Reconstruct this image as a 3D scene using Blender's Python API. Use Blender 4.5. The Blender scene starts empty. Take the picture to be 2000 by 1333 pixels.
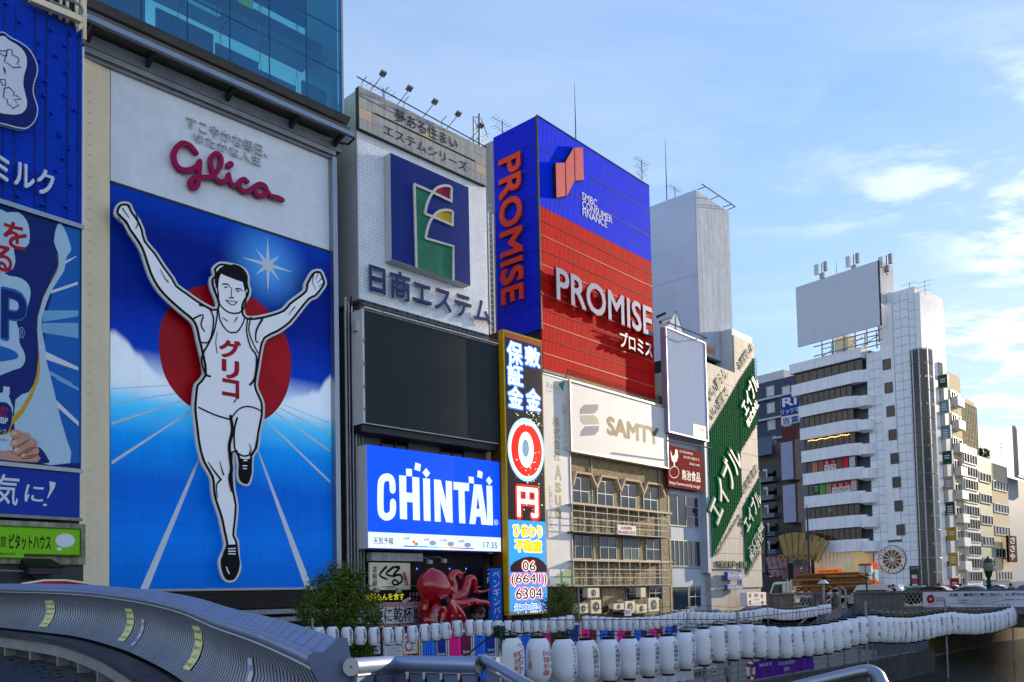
import bpy, bmesh, math, random
from mathutils import Vector, Matrix, noise
random.seed(7)
sc = bpy.context.scene
COL = sc.collection
R = math.radians
# ---------------------------------------------------------------- camera
FPX, ROLL, PITCH, PY = 1650.0, 0.021, 0.0467, 1081.0
cam_d = bpy.data.cameras.new('camera'); cam = bpy.data.objects.new('camera', cam_d); COL.objects.link(cam); sc.camera = cam
cam_d.sensor_width = 36.0; cam_d.lens = FPX / 2000 * 36; cam_d.shift_y = (PY - 666.5) / 2000
cam_d.clip_start = 0.1; cam_d.clip_end = 6000
_f = Vector((0, math.cos(PITCH), math.sin(PITCH))); _r0 = Vector((1, 0, 0)); _u0 = _r0.cross(_f)
_r = _r0 * math.cos(ROLL) - _u0 * math.sin(ROLL); _u = _u0 * math.cos(ROLL) + _r0 * math.sin(ROLL)
cam.matrix_world = Matrix(((_r.x, _u.x, -_f.x, 0), (_r.y, _u.y, -_f.y, 0), (_r.z, _u.z, -_f.z, 0), (0, 0, 0, 1)))
# ---------------------------------------------------------------- light
SUN_EL, SUN_AZ = R(14), R(54)          # azimuth measured from +Y towards +X
w = bpy.data.worlds.new('World'); sc.world = w; w.use_nodes = True
nt = w.node_tree; nt.nodes.clear()
def N(nt, t, **k):
    n = nt.nodes.new(t)
    for a, b in k.items(): setattr(n, a, b)
    return n
out = N(nt, 'ShaderNodeOutputWorld'); bg = N(nt, 'ShaderNodeBackground'); nt.links.new(bg.outputs[0], out.inputs[0])
sky = N(nt, 'ShaderNodeTexSky', sky_type='NISHITA', sun_disc=False, sun_elevation=SUN_EL, sun_rotation=SUN_AZ, altitude=0, air_density=1.0, dust_density=0.3, ozone_density=3.0)
bg.inputs[1].default_value = 0.15
# wispy clouds projected on a high flat layer
tc = N(nt, 'ShaderNodeTexCoord'); sep = N(nt, 'ShaderNodeSeparateXYZ'); nt.links.new(tc.outputs['Generated'], sep.inputs[0])
def M(nt, op, a, b=None, c=None, clamp=False):
    n = N(nt, 'ShaderNodeMath', operation=op, use_clamp=clamp)
    for i, v in enumerate((a, b, c)):
        if v is None: continue
        if isinstance(v, (int, float)): n.inputs[i].default_value = v
        else: nt.links.new(v, n.inputs[i])
    return n.outputs[0]
zc = M(nt, 'ADD', M(nt, 'MAXIMUM', sep.outputs[2], 0.0), 0.10)
cmb = N(nt, 'ShaderNodeCombineXYZ'); nt.links.new(M(nt, 'DIVIDE', sep.outputs[0], zc), cmb.inputs[0]); nt.links.new(M(nt, 'DIVIDE', sep.outputs[1], zc), cmb.inputs[1])
def noi(scale, det, rough, lo, hi, sx=1.0, sy=1.0, rot=0.0, dist=0.0, loc=(0, 0, 0)):
    mp = N(nt, 'ShaderNodeMapping'); mp.inputs['Scale'].default_value = (sx, sy, 1); mp.inputs['Rotation'].default_value = (0, 0, rot); mp.inputs['Location'].default_value = loc
    nt.links.new(cmb.outputs[0], mp.inputs[0])
    n = N(nt, 'ShaderNodeTexNoise'); n.inputs['Scale'].default_value = scale; n.inputs['Detail'].default_value = det; n.inputs['Roughness'].default_value = rough; n.inputs['Distortion'].default_value = dist
    nt.links.new(mp.outputs[0], n.inputs['Vector'])
    m = N(nt, 'ShaderNodeMapRange', interpolation_type='SMOOTHSTEP'); m.inputs[1].default_value = lo; m.inputs[2].default_value = hi
    nt.links.new(n.outputs[0], m.inputs[0]); return m.outputs[0]
mack = noi(3.2, 8, 0.62, 0.47, 0.66, 1.0, 1.5, 0.5, 0.3)
area = noi(0.55, 3, 0.5, 0.44, 0.60, 1, 1, 0.2, 0.0, (1.1, 2.3, 0))
lowz = N(nt, 'ShaderNodeMapRange', interpolation_type='SMOOTHSTEP'); lowz.inputs[1].default_value = 0.62; lowz.inputs[2].default_value = 0.22
nt.links.new(sep.outputs[2], lowz.inputs[0])
veil = noi(0.7, 6, 0.6, 0.30, 0.75, 0.5, 1.6, 0.9, 0.6)
big = noi(0.42, 7, 0.55, 0.50, 0.62, 0.6, 1.2, 0.6, 0.4, (4.4, 0.9, 0))
c1 = M(nt, 'MULTIPLY', M(nt, 'MULTIPLY', mack, area), lowz.outputs[0])
cl = M(nt, 'MAXIMUM', M(nt, 'MULTIPLY', c1, 1.0), M(nt, 'MULTIPLY', M(nt, 'MULTIPLY', big, lowz.outputs[0]), 0.9), clamp=True)
veilf = M(nt, 'MULTIPLY', veil, 0.34)
mixv = N(nt, 'ShaderNodeMix', data_type='RGBA'); nt.links.new(veilf, mixv.inputs[0]); mixv.inputs[7].default_value = (2.5, 2.65, 2.9, 1)
mixc = N(nt, 'ShaderNodeMix', data_type='RGBA'); nt.links.new(cl, mixc.inputs[0]); nt.links.new(sky.outputs[0], mixc.inputs[6])
mixc.inputs[7].default_value = (3.9, 3.85, 3.8, 1)
# soft shoulder: c*k/(c+k), keeps the glow near the sun from clipping
KS = 4.0
va = N(nt, 'ShaderNodeVectorMath', operation='ADD'); va.inputs[1].default_value = (KS, KS, KS); nt.links.new(sky.outputs[0], va.inputs[0])
vd = N(nt, 'ShaderNodeVectorMath', operation='DIVIDE'); nt.links.new(sky.outputs[0], vd.inputs[0]); nt.links.new(va.outputs[0], vd.inputs[1])
vs_ = N(nt, 'ShaderNodeVectorMath', operation='SCALE'); nt.links.new(vd.outputs[0], vs_.inputs[0]); vs_.inputs['Scale'].default_value = KS
hsv = N(nt, 'ShaderNodeHueSaturation'); hsv.inputs['Saturation'].default_value = 1.2; nt.links.new(vs_.outputs[0], hsv.inputs['Color']); tint = N(nt, 'ShaderNodeVectorMath', operation='MULTIPLY'); tint.inputs[1].default_value = (0.82, 0.90, 1.10); nt.links.new(hsv.outputs[0], tint.inputs[0]); nt.links.new(tint.outputs[0], mixv.inputs[6]); nt.links.new(mixv.outputs[2], mixc.inputs[6])
nt.links.new(mixc.outputs[2], bg.inputs[0])
sd = bpy.data.lights.new('sun', 'SUN'); sd.energy = 2.4; sd.angle = R(0.5); sd.color = (1.0, 0.80, 0.56)
so = bpy.data.objects.new('sun', sd); COL.objects.link(so)
sdir = Vector((math.sin(SUN_AZ) * math.cos(SUN_EL), math.cos(SUN_AZ) * math.cos(SUN_EL), math.sin(SUN_EL)))
so.rotation_euler = (-sdir).to_track_quat('-Z', 'Y').to_euler(); so.location = (60, 40, 60)
sc.view_settings.view_transform = 'Standard'; sc.view_settings.look = 'None'; sc.view_settings.gamma = 1; sc.view_settings.use_curve_mapping = False
sc.view_settings.exposure = 1.62
sc.cycles.use_denoising = True; sc.cycles.max_bounces = 5; sc.cycles.transparent_max_bounces = 8
# ---------------------------------------------------------------- core helpers
def ray(u, v): return _r * ((u - 1000) / FPX) + _u * ((PY - v) / FPX) + _f
def at(u, v, dep):
    d = ray(u, v); return d * (dep / d.y)
def horizon(u):
    lo, hi = 900.0, 1400.0
    for _ in range(40):
        m = (lo + hi) / 2
        if ray(u, m).z > 0: lo = m
        else: hi = m
    return lo
class Frame:
    def __init__(s, o, ang):
        s.o = Vector(o); s.X = Vector((math.cos(ang), math.sin(ang), 0)); s.Y = Vector((-math.sin(ang), math.cos(ang), 0)); s.ang = ang
    def w(s, a, b, c): return s.o + s.X * a + s.Y * b + Vector((0, 0, c))
    def loc(s, p): q = p - s.o; return (q.dot(s.X), q.dot(s.Y), q.z)
    def hit(s, u, v, y):
        d = ray(u, v); t = (y + s.o.dot(s.Y)) / d.dot(s.Y); return s.loc(d * t)
    def onY(s, u, v, y=0.0): h = s.hit(u, v, y); return h[0], h[2]
    def onS(s, u, v, x=0.0):
        d = ray(u, v); t = (x + s.o.dot(s.X)) / d.dot(s.X); h = s.loc(d * t); return h[1], h[2]
    def onZ(s, u, v, z):
        d = ray(u, v); h = s.loc(d * (z / d.z)); return h[0], h[1]
def vpframe(u0, dep, vpx):
    d = ray(vpx, horizon(vpx)); o = at(u0, horizon(u0), dep); return Frame((o.x, o.y, 0), math.atan2(d.y, d.x))
W = Frame((0, 0, 0), 0.0)
F1 = vpframe(215, 32.3, 2620)
F0 = vpframe(157, 29.6, 2330)
_p = F1.w(F1.onY(1050, 700)[0], 0, 0)
F2 = vpframe(1050, _p.y, 2480)
# colours: sRGB 0-255 -> linear
def L(c):
    if len(c) == 4 and c[3] == 'lin': return c[:3]
    return tuple(((x / 255) / 12.92 if x / 255 <= 0.04045 else ((x / 255 + 0.055) / 1.055) ** 2.4) for x in c[:3])
MATS = {}
def mat(name, col, rough=0.6, metal=0.0, emit=0.0, vary=0.12, scale=1.5, streak=0.0, bump=0.0, bscale=20.0, wave=None, alpha=1.0, spec=0.15, grid=None):
    """wave=(axis, period_m, depth) corrugation; grid=(sx,sz,width,dark) fine printed joints"""
    if name in MATS: return MATS[name]
    m = bpy.data.materials.new(name); m.use_nodes = True; t = m.node_tree; b = t.nodes['Principled BSDF']
    c = L(col); b.inputs['Roughness'].default_value = rough; b.inputs['Metallic'].default_value = metal
    b.inputs['Specular IOR Level'].default_value = spec
    base = (*c, 1)
    tcn = N(t, 'ShaderNodeTexCoord')
    colout = None
    if vary > 0 or streak > 0:
        geo = N(t, 'ShaderNodeNewGeometry')
        n = N(t, 'ShaderNodeTexNoise'); n.inputs['Scale'].default_value = scale; n.inputs['Detail'].default_value = 5; n.inputs['Roughness'].default_value = 0.62
        t.links.new(geo.outputs['Position'], n.inputs['Vector'])
        r = N(t, 'ShaderNodeMapRange'); r.inputs[1].default_value = 0.3; r.inputs[2].default_value = 0.7; r.inputs[3].default_value = 1 - vary; r.inputs[4].default_value = 1 + vary * 0.6
        t.links.new(n.outputs[0], r.inputs[0]); f = r.outputs[0]
        if streak > 0:
            mp = N(t, 'ShaderNodeMapping'); mp.inputs['Scale'].default_value = (3.0, 3.0, 0.12); t.links.new(geo.outputs['Position'], mp.inputs[0])
            n2 = N(t, 'ShaderNodeTexNoise'); n2.inputs['Scale'].default_value = 1.6; n2.inputs['Detail'].default_value = 6; n2.inputs['Roughness'].default_value = 0.7; t.links.new(mp.outputs[0], n2.inputs['Vector'])
            r2 = N(t, 'ShaderNodeMapRange'); r2.inputs[1].default_value = 0.4; r2.inputs[2].default_value = 0.68; r2.inputs[3].default_value = 1.0; r2.inputs[4].default_value = 1 - streak
            t.links.new(n2.outputs[0], r2.inputs[0]); f = M(t, 'MULTIPLY', f, r2.outputs[0])
        vm = N(t, 'ShaderNodeVectorMath', operation='SCALE'); vm.inputs[0].default_value = c; t.links.new(f, vm.inputs['Scale'])
        colout = vm.outputs[0]; t.links.new(colout, b.inputs['Base Color'])
        rr = N(t, 'ShaderNodeMapRange'); rr.inputs[3].default_value = max(0.02, rough - 0.07); rr.inputs[4].default_value = min(1, rough + 0.1); t.links.new(n.outputs[0], rr.inputs[0]); t.links.new(rr.outputs[0], b.inputs['Roughness'])
    else: b.inputs['Base Color'].default_value = base
    hgt = None
    if wave:
        sx = N(t, 'ShaderNodeSeparateXYZ'); t.links.new(tcn.outputs['Object'], sx.inputs[0])
        ph = M(t, 'MULTIPLY', sx.outputs['xyz'.index(wave[0])], 2 * math.pi / wave[1]); hgt = M(t, 'MULTIPLY', M(t, 'SINE', ph), wave[2])
        bp = N(t, 'ShaderNodeBump'); bp.inputs['Strength'].default_value = 1; bp.inputs['Distance'].default_value = 1.0; t.links.new(hgt, bp.inputs['Height']); t.links.new(bp.outputs[0], b.inputs['Normal'])
    elif bump > 0:
        nb = N(t, 'ShaderNodeTexNoise'); nb.inputs['Scale'].default_value = bscale; nb.inputs['Detail'].default_value = 6
        t.links.new(tcn.outputs['Object'], nb.inputs['Vector'])
        bp = N(t, 'ShaderNodeBump'); bp.inputs['Strength'].default_value = bump; bp.inputs['Distance'].default_value = 0.05; t.links.new(nb.outputs[0], bp.inputs['Height']); t.links.new(bp.outputs[0], b.inputs['Normal'])
    if emit > 0:
        emit *= 0.78
        b.inputs['Emission Color'].default_value = base; b.inputs['Emission Strength'].default_value = emit
    MATS[name] = m; return m
def perf_mat(name, col, axis2, period, r, dark=0.25, rough=0.35, metal=0.6, root=None):
    """sheet metal with rows of punched round holes (holes darker and set back)"""
    m = mat(name, col, rough, metal, vary=0.1); t = m.node_tree; b = t.nodes['Principled BSDF']
    tcn = N(t, 'ShaderNodeTexCoord'); sx = N(t, 'ShaderNodeSeparateXYZ'); t.links.new(tcn.outputs['Object'], sx.inputs[0])
    def cell(o): return M(t, 'SUBTRACT', M(t, 'FRACT', M(t, 'DIVIDE', o, period)), 0.5)
    a = cell(sx.outputs['xyz'.index(axis2[0])]); c = cell(sx.outputs['xyz'.index(axis2[1])])
    d = M(t, 'SQRT', M(t, 'ADD', M(t, 'MULTIPLY', a, a), M(t, 'MULTIPLY', c, c)))
    hole = M(t, 'LESS_THAN', d, r)
    src = b.inputs['Base Color'].links[0].from_socket
    mx = N(t, 'ShaderNodeMix', data_type='RGBA'); t.links.new(hole, mx.inputs[0]); t.links.new(src, mx.inputs[6]); mx.inputs[7].default_value = (*[x * dark for x in L(col)], 1)
    t.links.new(mx.outputs[2], b.inputs['Base Color']); return m
def newobj(name, me, parent=None):
    o = bpy.data.objects.new(name, me); COL.objects.link(o)
    if parent is not None: o.parent = parent
    return o
UNIT = {}
def unit_box(m):
    if m.name in UNIT: return UNIT[m.name]
    me = bpy.data.meshes.new('box_' + m.name); h = 0.5
    v = [(x, y, z) for x in (-h, h) for y in (-h, h) for z in (-h, h)]
    me.from_pydata(v, [], [(0, 1, 3, 2), (4, 6, 7, 5), (0, 4, 5, 1), (2, 3, 7, 6), (0, 2, 6, 4), (1, 5, 7, 3)]); me.materials.append(m); UNIT[m.name] = me; return me
def sweep(path, prof_fn, closed=True, caps=True):
    """path: list of Vectors; prof_fn(i) -> list of Vectors (ring at station i)"""
    vs, fs = [], []; k = None
    for i in range(len(path)):
        r = prof_fn(i); k = len(r); vs += r
    for i in range(len(path) - 1):
        for j in range(k if closed else k - 1):
            a = i * k + j; b = i * k + (j + 1) % k; fs.append((a, b, b + k, a + k))
    if caps and closed: fs.append(tuple(range(k))[::-1]); fs.append(tuple((len(path) - 1) * k + j for j in range(k)))
    return vs, fs
def tubegeo(path, rad, n=8):
    path = [Vector(p) for p in path]
    rads = rad if isinstance(rad, (list, tuple)) else [rad] * len(path)
    ref = Vector((0, 0, 1)); rings = []
    for i, p in enumerate(path):
        t = (path[min(i + 1, len(path) - 1)] - path[max(i - 1, 0)]); t = t.normalized() if t.length > 1e-9 else Vector((0, 0, 1))
        a = t.cross(ref)
        if a.length < 0.05: a = t.cross(Vector((1, 0, 0.3)))
        a.normalize(); b = t.cross(a).normalized()
        if i and rings:
            pa = lasta - t * lasta.dot(t)
            if pa.length > 1e-3: a = pa.normalized(); b = t.cross(a).normalized()
        lasta = a
        rings.append([p + (a * math.cos(q) + b * math.sin(q)) * rads[i] for q in [2 * math.pi * j / n for j in range(n)]])
    return sweep(path, lambda i: rings[i])
class Thing:
    def __init__(s, name, label, cat, fr=W, base=(0, 0, 0), group=None, kind=None):
        s.fr = fr; s.base = Vector(base)
        o = s.o = bpy.data.objects.new(name, None); COL.objects.link(o); o.empty_display_size = 0.3
        o.location = fr.w(*base); o.rotation_euler = (0, 0, fr.ang)
        if kind: o['kind'] = kind
        else: o['label'] = label; o['category'] = cat
        if label: o['label'] = label
        if group: o['group'] = group
    def mesh(s, name, m, vs, fs, parent=None, smooth=False, kind=None, label=None, weld=False):
        me = bpy.data.meshes.new(name); me.from_pydata([Vector(v) - s.base for v in vs], [], fs)
        bm = bmesh.new(); bm.from_mesh(me)
        if weld: bmesh.ops.remove_doubles(bm, verts=bm.verts, dist=1e-4)
        bmesh.ops.recalc_face_normals(bm, faces=bm.faces); bm.to_mesh(me); bm.free()
        if smooth:
            for p in me.polygons: p.use_smooth = True
            try: me.set_sharp_from_angle(angle=R(40))
            except Exception: pass
        me.materials.append(m); o = newobj(name, me, parent or s.o)
        if kind: o['kind'] = kind
        if label: o['label'] = label
        return o
    def box(s, name, m, x0, x1, y0, y1, z0, z1, parent=None, label=None, raw=False):
        if raw or parent is not None and parent.scale != Vector((1, 1, 1)):
            return s.mesh(name, m, *boxg(x0, x1, y0, y1, z0, z1), parent=(s.o if parent is not None and parent.scale != Vector((1, 1, 1)) else parent), label=label)
        o = newobj(name, unit_box(m), parent or s.o)
        o.location = Vector(((x0 + x1) / 2, (y0 + y1) / 2, (z0 + z1) / 2)) - s.base
        o.scale = (abs(x1 - x0), abs(y1 - y0), abs(z1 - z0))
        if label: o['label'] = label
        return o
    def boxes(s, name, m, lst, parent=None, kind=None, label=None):
        vs, fs = [], []
        for b in lst:
            v, f = boxg(*b); k = len(vs); vs += v; fs += [tuple(i + k for i in q) for q in f]
        return s.mesh(name, m, vs, fs, parent, kind=kind, label=label)
    def tube(s, name, m, path, rad, parent=None, n=8, kind=None):
        return s.mesh(name, m, *tubegeo(path, rad, n), parent=parent, smooth=True, kind=kind)
    def tubes(s, name, m, lst, parent=None, n=6, kind=None):
        vs, fs = [], []
        for path, rad in lst:
            v, f = tubegeo(path, rad, n); k = len(vs); vs += v; fs += [tuple(i + k for i in q) for q in f]
        return s.mesh(name, m, vs, fs, parent, smooth=True, kind=kind)
    # surfaces: ('F', y) front facing -y, (a,b)=(s,z);   ('L', x) facing -x, a = -y ;  ('R', x) facing +x, a = y ; ('T', z) top
    def surf(s, sf, a, b, off):
        k, c = sf
        if k == 'F': return Vector((a, c - off, b))
        if k == 'L': return Vector((c - off, -a, b))
        if k == 'R': return Vector((c + off, a, b))
        if k == 'T': return Vector((a, b, c + off))
    def poly(s, name, m, sf, pts, off=0.004, th=0.0, parent=None, label=None, kind=None):
        """one or several outlines given in surface coordinates, raised th metres"""
        if not isinstance(pts[0][0], (tuple, list)): pts = [pts]
        bm = bmesh.new()
        for ring in pts:
            from mathutils.geometry import tessellate_polygon
            vv = [Vector((p[0], p[1], 0)) for p in ring]
            tri = tessellate_polygon([vv])
            top = [bm.verts.new(s.surf(sf, p[0], p[1], off + th) - s.base) for p in ring]
            for t3 in tri:
                try: bm.faces.new([top[i] for i in t3])
                except ValueError: pass
            if th > 0:
                bot = [bm.verts.new(s.surf(sf, p[0], p[1], off) - s.base) for p in ring]
                for i in range(len(ring)):
                    j = (i + 1) % len(ring)
                    try: bm.faces.new((top[i], top[j], bot[j], bot[i]))
                    except ValueError: pass
        if th > 0: bmesh.ops.recalc_face_normals(bm, faces=bm.faces)
        else:
            nrm = s.surf(sf, 0, 0, 1) - s.surf(sf, 0, 0, 0)
            for f in bm.faces:
                f.normal_update()
                if f.normal.dot(nrm) < 0: f.normal_flip()
        me = bpy.data.meshes.new(name); bm.to_mesh(me); bm.free(); me.materials.append(m)
        o = newobj(name, me, parent or s.o)
        if label: o['label'] = label
        if kind: o['kind'] = kind
        return o
    def text(s, body, m, sf, a0, a1, b0, b1, off=0.006, th=0.0, bold=0.0, rot=0, slant=0.0, name='lettering', parent=None, vertical=False, shear=0.0, label=None, fn=None, keep=False, res=3):
        vs, fs = textgeo(body, 0.0, vertical, slant, res, th > 0)
        lay = [0.0] * len(vs)
        if bold > 0.004:
            nd = 8 if bold > 0.03 else 4; v0, f0 = list(vs), list(fs); vs, fs, lay = list(v0), list(f0), list(lay)
            for d_ in range(nd):
                q = 2 * math.pi * (d_ + 0.5) / nd; k = len(vs); vs += [(x + bold * math.cos(q), y + bold * math.sin(q), z) for x, y, z in v0]; fs += [tuple(i + k for i in f) for f in f0]; lay += [(d_ + 1) * 0.00012] * len(v0)
        if rot == -90: vs = [(y, -x, z) for x, y, z in vs]
        elif rot == 90: vs = [(-y, x, z) for x, y, z in vs]
        xs = [v[0] for v in vs]; ys = [v[1] for v in vs]; x0, x1, y0, y1 = min(xs), max(xs), min(ys), max(ys)
        sx = (a1 - a0) / max(1e-6, x1 - x0); sy = (b1 - b0) / max(1e-6, y1 - y0)
        if keep: sx = sy = min(sx, sy)
        if keep: a0 += ((a1 - a0) - sx * (x1 - x0)) / 2; b0 += ((b1 - b0) - sy * (y1 - y0)) / 2
        o2 = []
        for (x, y, z), ly in zip(vs, lay):
            a = a0 + (x - x0) * sx; b = b0 + (y - y0) * sy
            b += shear * (a - a0)
            if fn: o2.append(fn(a, b, off + z * (th + ly) + (ly if th == 0 else 0)))
            else: o2.append(s.surf(sf, a, b, off + z * (th + ly) + (ly if th == 0 else 0)))
        return s.mesh(name, m, o2, fs, parent, label=label)
def boxg(x0, x1, y0, y1, z0, z1):
    v = [(x, y, z) for x in (x0, x1) for y in (y0, y1) for z in (z0, z1)]
    return v, [(0, 1, 3, 2), (4, 6, 7, 5), (0, 4, 5, 1), (2, 3, 7, 6), (0, 2, 6, 4), (1, 5, 7, 3)]
TXT = {}
_tc = bpy.data.curves.new('txt', 'FONT'); _to = bpy.data.objects.new('txt', _tc); COL.objects.link(_to)
def textgeo(body, bold, vertical, slant, res, ext):
    key = (body, bold, vertical, slant, res, ext)
    if key in TXT: return TXT[key]
    vs, fs = [], []
    chunks = list(body) if vertical else [body]
    y = 0
    for ch in chunks:
        if vertical and ch == 'ー': ch = '｜' if False else 'ー'
        _tc.body = ch; _tc.offset = bold; _tc.shear = slant; _tc.resolution_u = res; _tc.extrude = 0.5 if ext else 0.0; _tc.align_x = 'LEFT'; _tc.space_line = 0.95
        dg = bpy.context.evaluated_depsgraph_get(); dg.update()
        me = bpy.data.meshes.new_from_object(_to.evaluated_get(dg), depsgraph=dg)
        k = len(vs); co = [v.co.copy() for v in me.vertices]
        if vertical and co:
            cx = (max(c.x for c in co) + min(c.x for c in co)) / 2
            if ch == 'ー': my = sum(c.y for c in co) / len(co); co = [Vector((-(c.y - my), (c.x - cx) + 0.4, c.z)) for c in co]
            else: co = [Vector((c.x - cx, c.y, c.z)) for c in co]
        vs += [(c.x, c.y - y, c.z + (0.5 if ext else 0)) for c in co]
        fs += [tuple(i + k for i in p.vertices) for p in me.polygons]
        bpy.data.meshes.remove(me); y += 1.0
    TXT[key] = (vs, fs); return vs, fs
def tag(o, label, cat, group=None):
    o['label'] = label; o['category'] = cat
    if group: o['group'] = group
    return o
def stroke(pts, w0, w1=None, close=False):
    """tapered brush line through 2D points -> outline polygon"""
    n = len(pts); lft, rgt = [], []
    for i, p in enumerate(pts):
        a = pts[max(0, i - 1)]; b = pts[min(n - 1, i + 1)]; dx, dy = b[0] - a[0], b[1] - a[1]; l = math.hypot(dx, dy) or 1
        if isinstance(w0, (list, tuple)): ww = w0[i]
        else:
            t = i / max(1, n - 1); ww = w0 if w1 is None else w0 + (w1 - w0) * t
        lft.append((p[0] - dy / l * ww / 2, p[1] + dx / l * ww / 2)); rgt.append((p[0] + dy / l * ww / 2, p[1] - dx / l * ww / 2))
    return lft + rgt[::-1]
def ribbon(T, name, m, sf, items, off=0.004, th=0.004, parent=None, kind=None, cap=True):
    """items: (points, w0, w1) in surface coordinates; quads, each a hair above the last so loops never share a plane"""
    vs, fs = [], []; q = 0
    for pts, w0, w1 in items:
        n = len(pts); o = stroke(pts, w0, w1); l, r = o[:n], o[n:][::-1]
        segs = [(l[i], r[i], r[i + 1], l[i + 1]) for i in range(n - 1)]
        if cap: segs += [circ(pts[0][0], pts[0][1], w0 / 2 * 0.98, n=10), circ(pts[-1][0], pts[-1][1], w1 / 2 * 0.98, n=10)]
        for sg in segs:
            k = len(vs); e = off + th + q * 0.00007; q += 1; c = len(sg)
            vs += [T.surf(sf, a, b, e) for a, b in sg]; fs.append(tuple(range(k, k + c)))
            if th > 0.01:
                vs += [T.surf(sf, a, b, off) for a, b in sg]
                fs += [(k + i, k + (i + 1) % c, k + c + (i + 1) % c, k + c + i) for i in range(c)]
    nrm = T.surf(sf, 0, 0, 1) - T.surf(sf, 0, 0, 0)
    f2 = []
    for f in fs:
        if len(f) >= 4 and th <= 0.01:
            a, b, c = (Vector(vs[f[i]]) for i in (0, 1, 2))
            if (b - a).cross(c - a).dot(nrm) < 0: f = f[::-1]
        f2.append(f)
    me = bpy.data.meshes.new(name); me.from_pydata([Vector(v) - T.base for v in vs], [], f2); me.materials.append(m)
    o = newobj(name, me, parent or T.o)
    if kind: o['kind'] = kind
    return o
def smooth(pts, k=4, close=False):
    """Catmull-Rom through 2D or 3D points"""
    n = len(pts); o = []
    for i in range(n if close else n - 1):
        p = [pts[(i + j) % n] if close else pts[min(n - 1, max(0, i + j))] for j in (-1, 0, 1, 2)]
        for q in range(k):
            t = q / k
            o.append(tuple(0.5 * (2 * p[1][c] + (p[2][c] - p[0][c]) * t + (2 * p[0][c] - 5 * p[1][c] + 4 * p[2][c] - p[3][c]) * t * t + (3 * p[1][c] - p[0][c] - 3 * p[2][c] + p[3][c]) * t ** 3) for c in range(len(p[1]))))
    if not close: o.append(tuple(pts[-1]))
    return o
def inset(pts, d):
    n = len(pts); A = sum(pts[i][0] * pts[(i + 1) % n][1] - pts[(i + 1) % n][0] * pts[i][1] for i in range(n)); sg = 1 if A > 0 else -1; o = []
    for i in range(n):
        a, p, b = pts[i - 1], pts[i], pts[(i + 1) % n]
        e1 = (p[0] - a[0], p[1] - a[1]); e2 = (b[0] - p[0], b[1] - p[1]); l1 = math.hypot(*e1) or 1; l2 = math.hypot(*e2) or 1
        nx = -(e1[1] / l1 + e2[1] / l2) * sg; ny = (e1[0] / l1 + e2[0] / l2) * sg; l = math.hypot(nx, ny) or 1
        o.append((p[0] + nx / l * d, p[1] + ny / l * d))
    return o
def circ(cx, cy, rx, ry=None, n=28, a0=0, a1=2 * math.pi):
    ry = ry or rx; return [(cx + rx * math.cos(a0 + (a1 - a0) * i / n), cy + ry * math.sin(a0 + (a1 - a0) * i / n)) for i in range(n if a1 - a0 > 6.2 else n + 1)]
# common materials
m_conc = mat('concrete', (150, 148, 140), 0.85, vary=0.25, streak=0.25, bump=0.2)
m_conc_d = mat('dark_concrete', (84, 84, 82), 0.85, vary=0.3, streak=0.3, bump=0.2)
m_white = mat('white_paint', (222, 222, 220), 0.45, vary=0.06, streak=0.05)
m_alu = mat('brushed_aluminium', (150, 154, 162), 0.36, 0.8, vary=0.1)
m_steel = mat('dark_steel', (58, 60, 64), 0.45, 0.6, vary=0.15)
m_galv = mat('galvanised_steel', (140, 144, 148), 0.5, 0.5, vary=0.2)
m_black = mat('black_paint', (20, 20, 22), 0.5, vary=0.1)
m_glass = mat('window_glass', (16, 20, 24), 0.06, 0.0, vary=0.25, scale=0.6, spec=0.35)
m_glass_b = mat('bluish_window_glass', (28, 44, 60), 0.06, vary=0.3, scale=0.5, spec=0.45)
m_txt_d = mat('dark_grey_lettering', (52, 54, 60), 0.5, vary=0.0)
m_txt_w = mat('white_lettering', (228, 228, 228), 0.5, vary=0.0)
m_ink = mat('black_ink', (18, 18, 20), 0.7, vary=0.0)
m_red = mat('red_ink', (170, 20, 30), 0.6, vary=0.0)
def window(T, x0, x1, y, z0, z1, fm, gm, nx=2, nz=1, fw=0.06, dep=0.08, parent=None, name='window'):
    """frame proud of the wall plane y, glass a little behind its face; returns the frame"""
    bars = [(x0, x1, y - dep, y + 0.02, z0, z0 + fw), (x0, x1, y - dep, y + 0.02, z1 - fw, z1)]
    bars += [(a - fw / 2, a + fw / 2, y - dep + 0.003, y + 0.02, z0 + fw, z1 - fw) for a in [x0 + fw / 2 + (x1 - x0 - fw) * i / nx for i in range(nx + 1)]]
    bars += [(x0 + fw, x1 - fw, y - dep + 0.008, y + 0.018, zz - fw / 2, zz + fw / 2) for zz in [z0 + (z1 - z0) * i / nz for i in range(1, nz)]]
    f = T.boxes(name, fm, bars, parent)
    for i in range(nx):
        a = x0 + (x1 - x0) * i / nx + fw / 2; b = x0 + (x1 - x0) * (i + 1) / nx - fw / 2
        tl = random.uniform(-0.006, 0.006)
        T.mesh('pane', gm, [(a, y - 0.02 + tl, z0 + fw), (b, y - 0.02 - tl, z0 + fw), (b, y - 0.02 - tl, z1 - fw), (a, y - 0.02 + tl, z1 - fw)], [(0, 1, 2, 3)], f if parent is None else parent)
    return f
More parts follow.
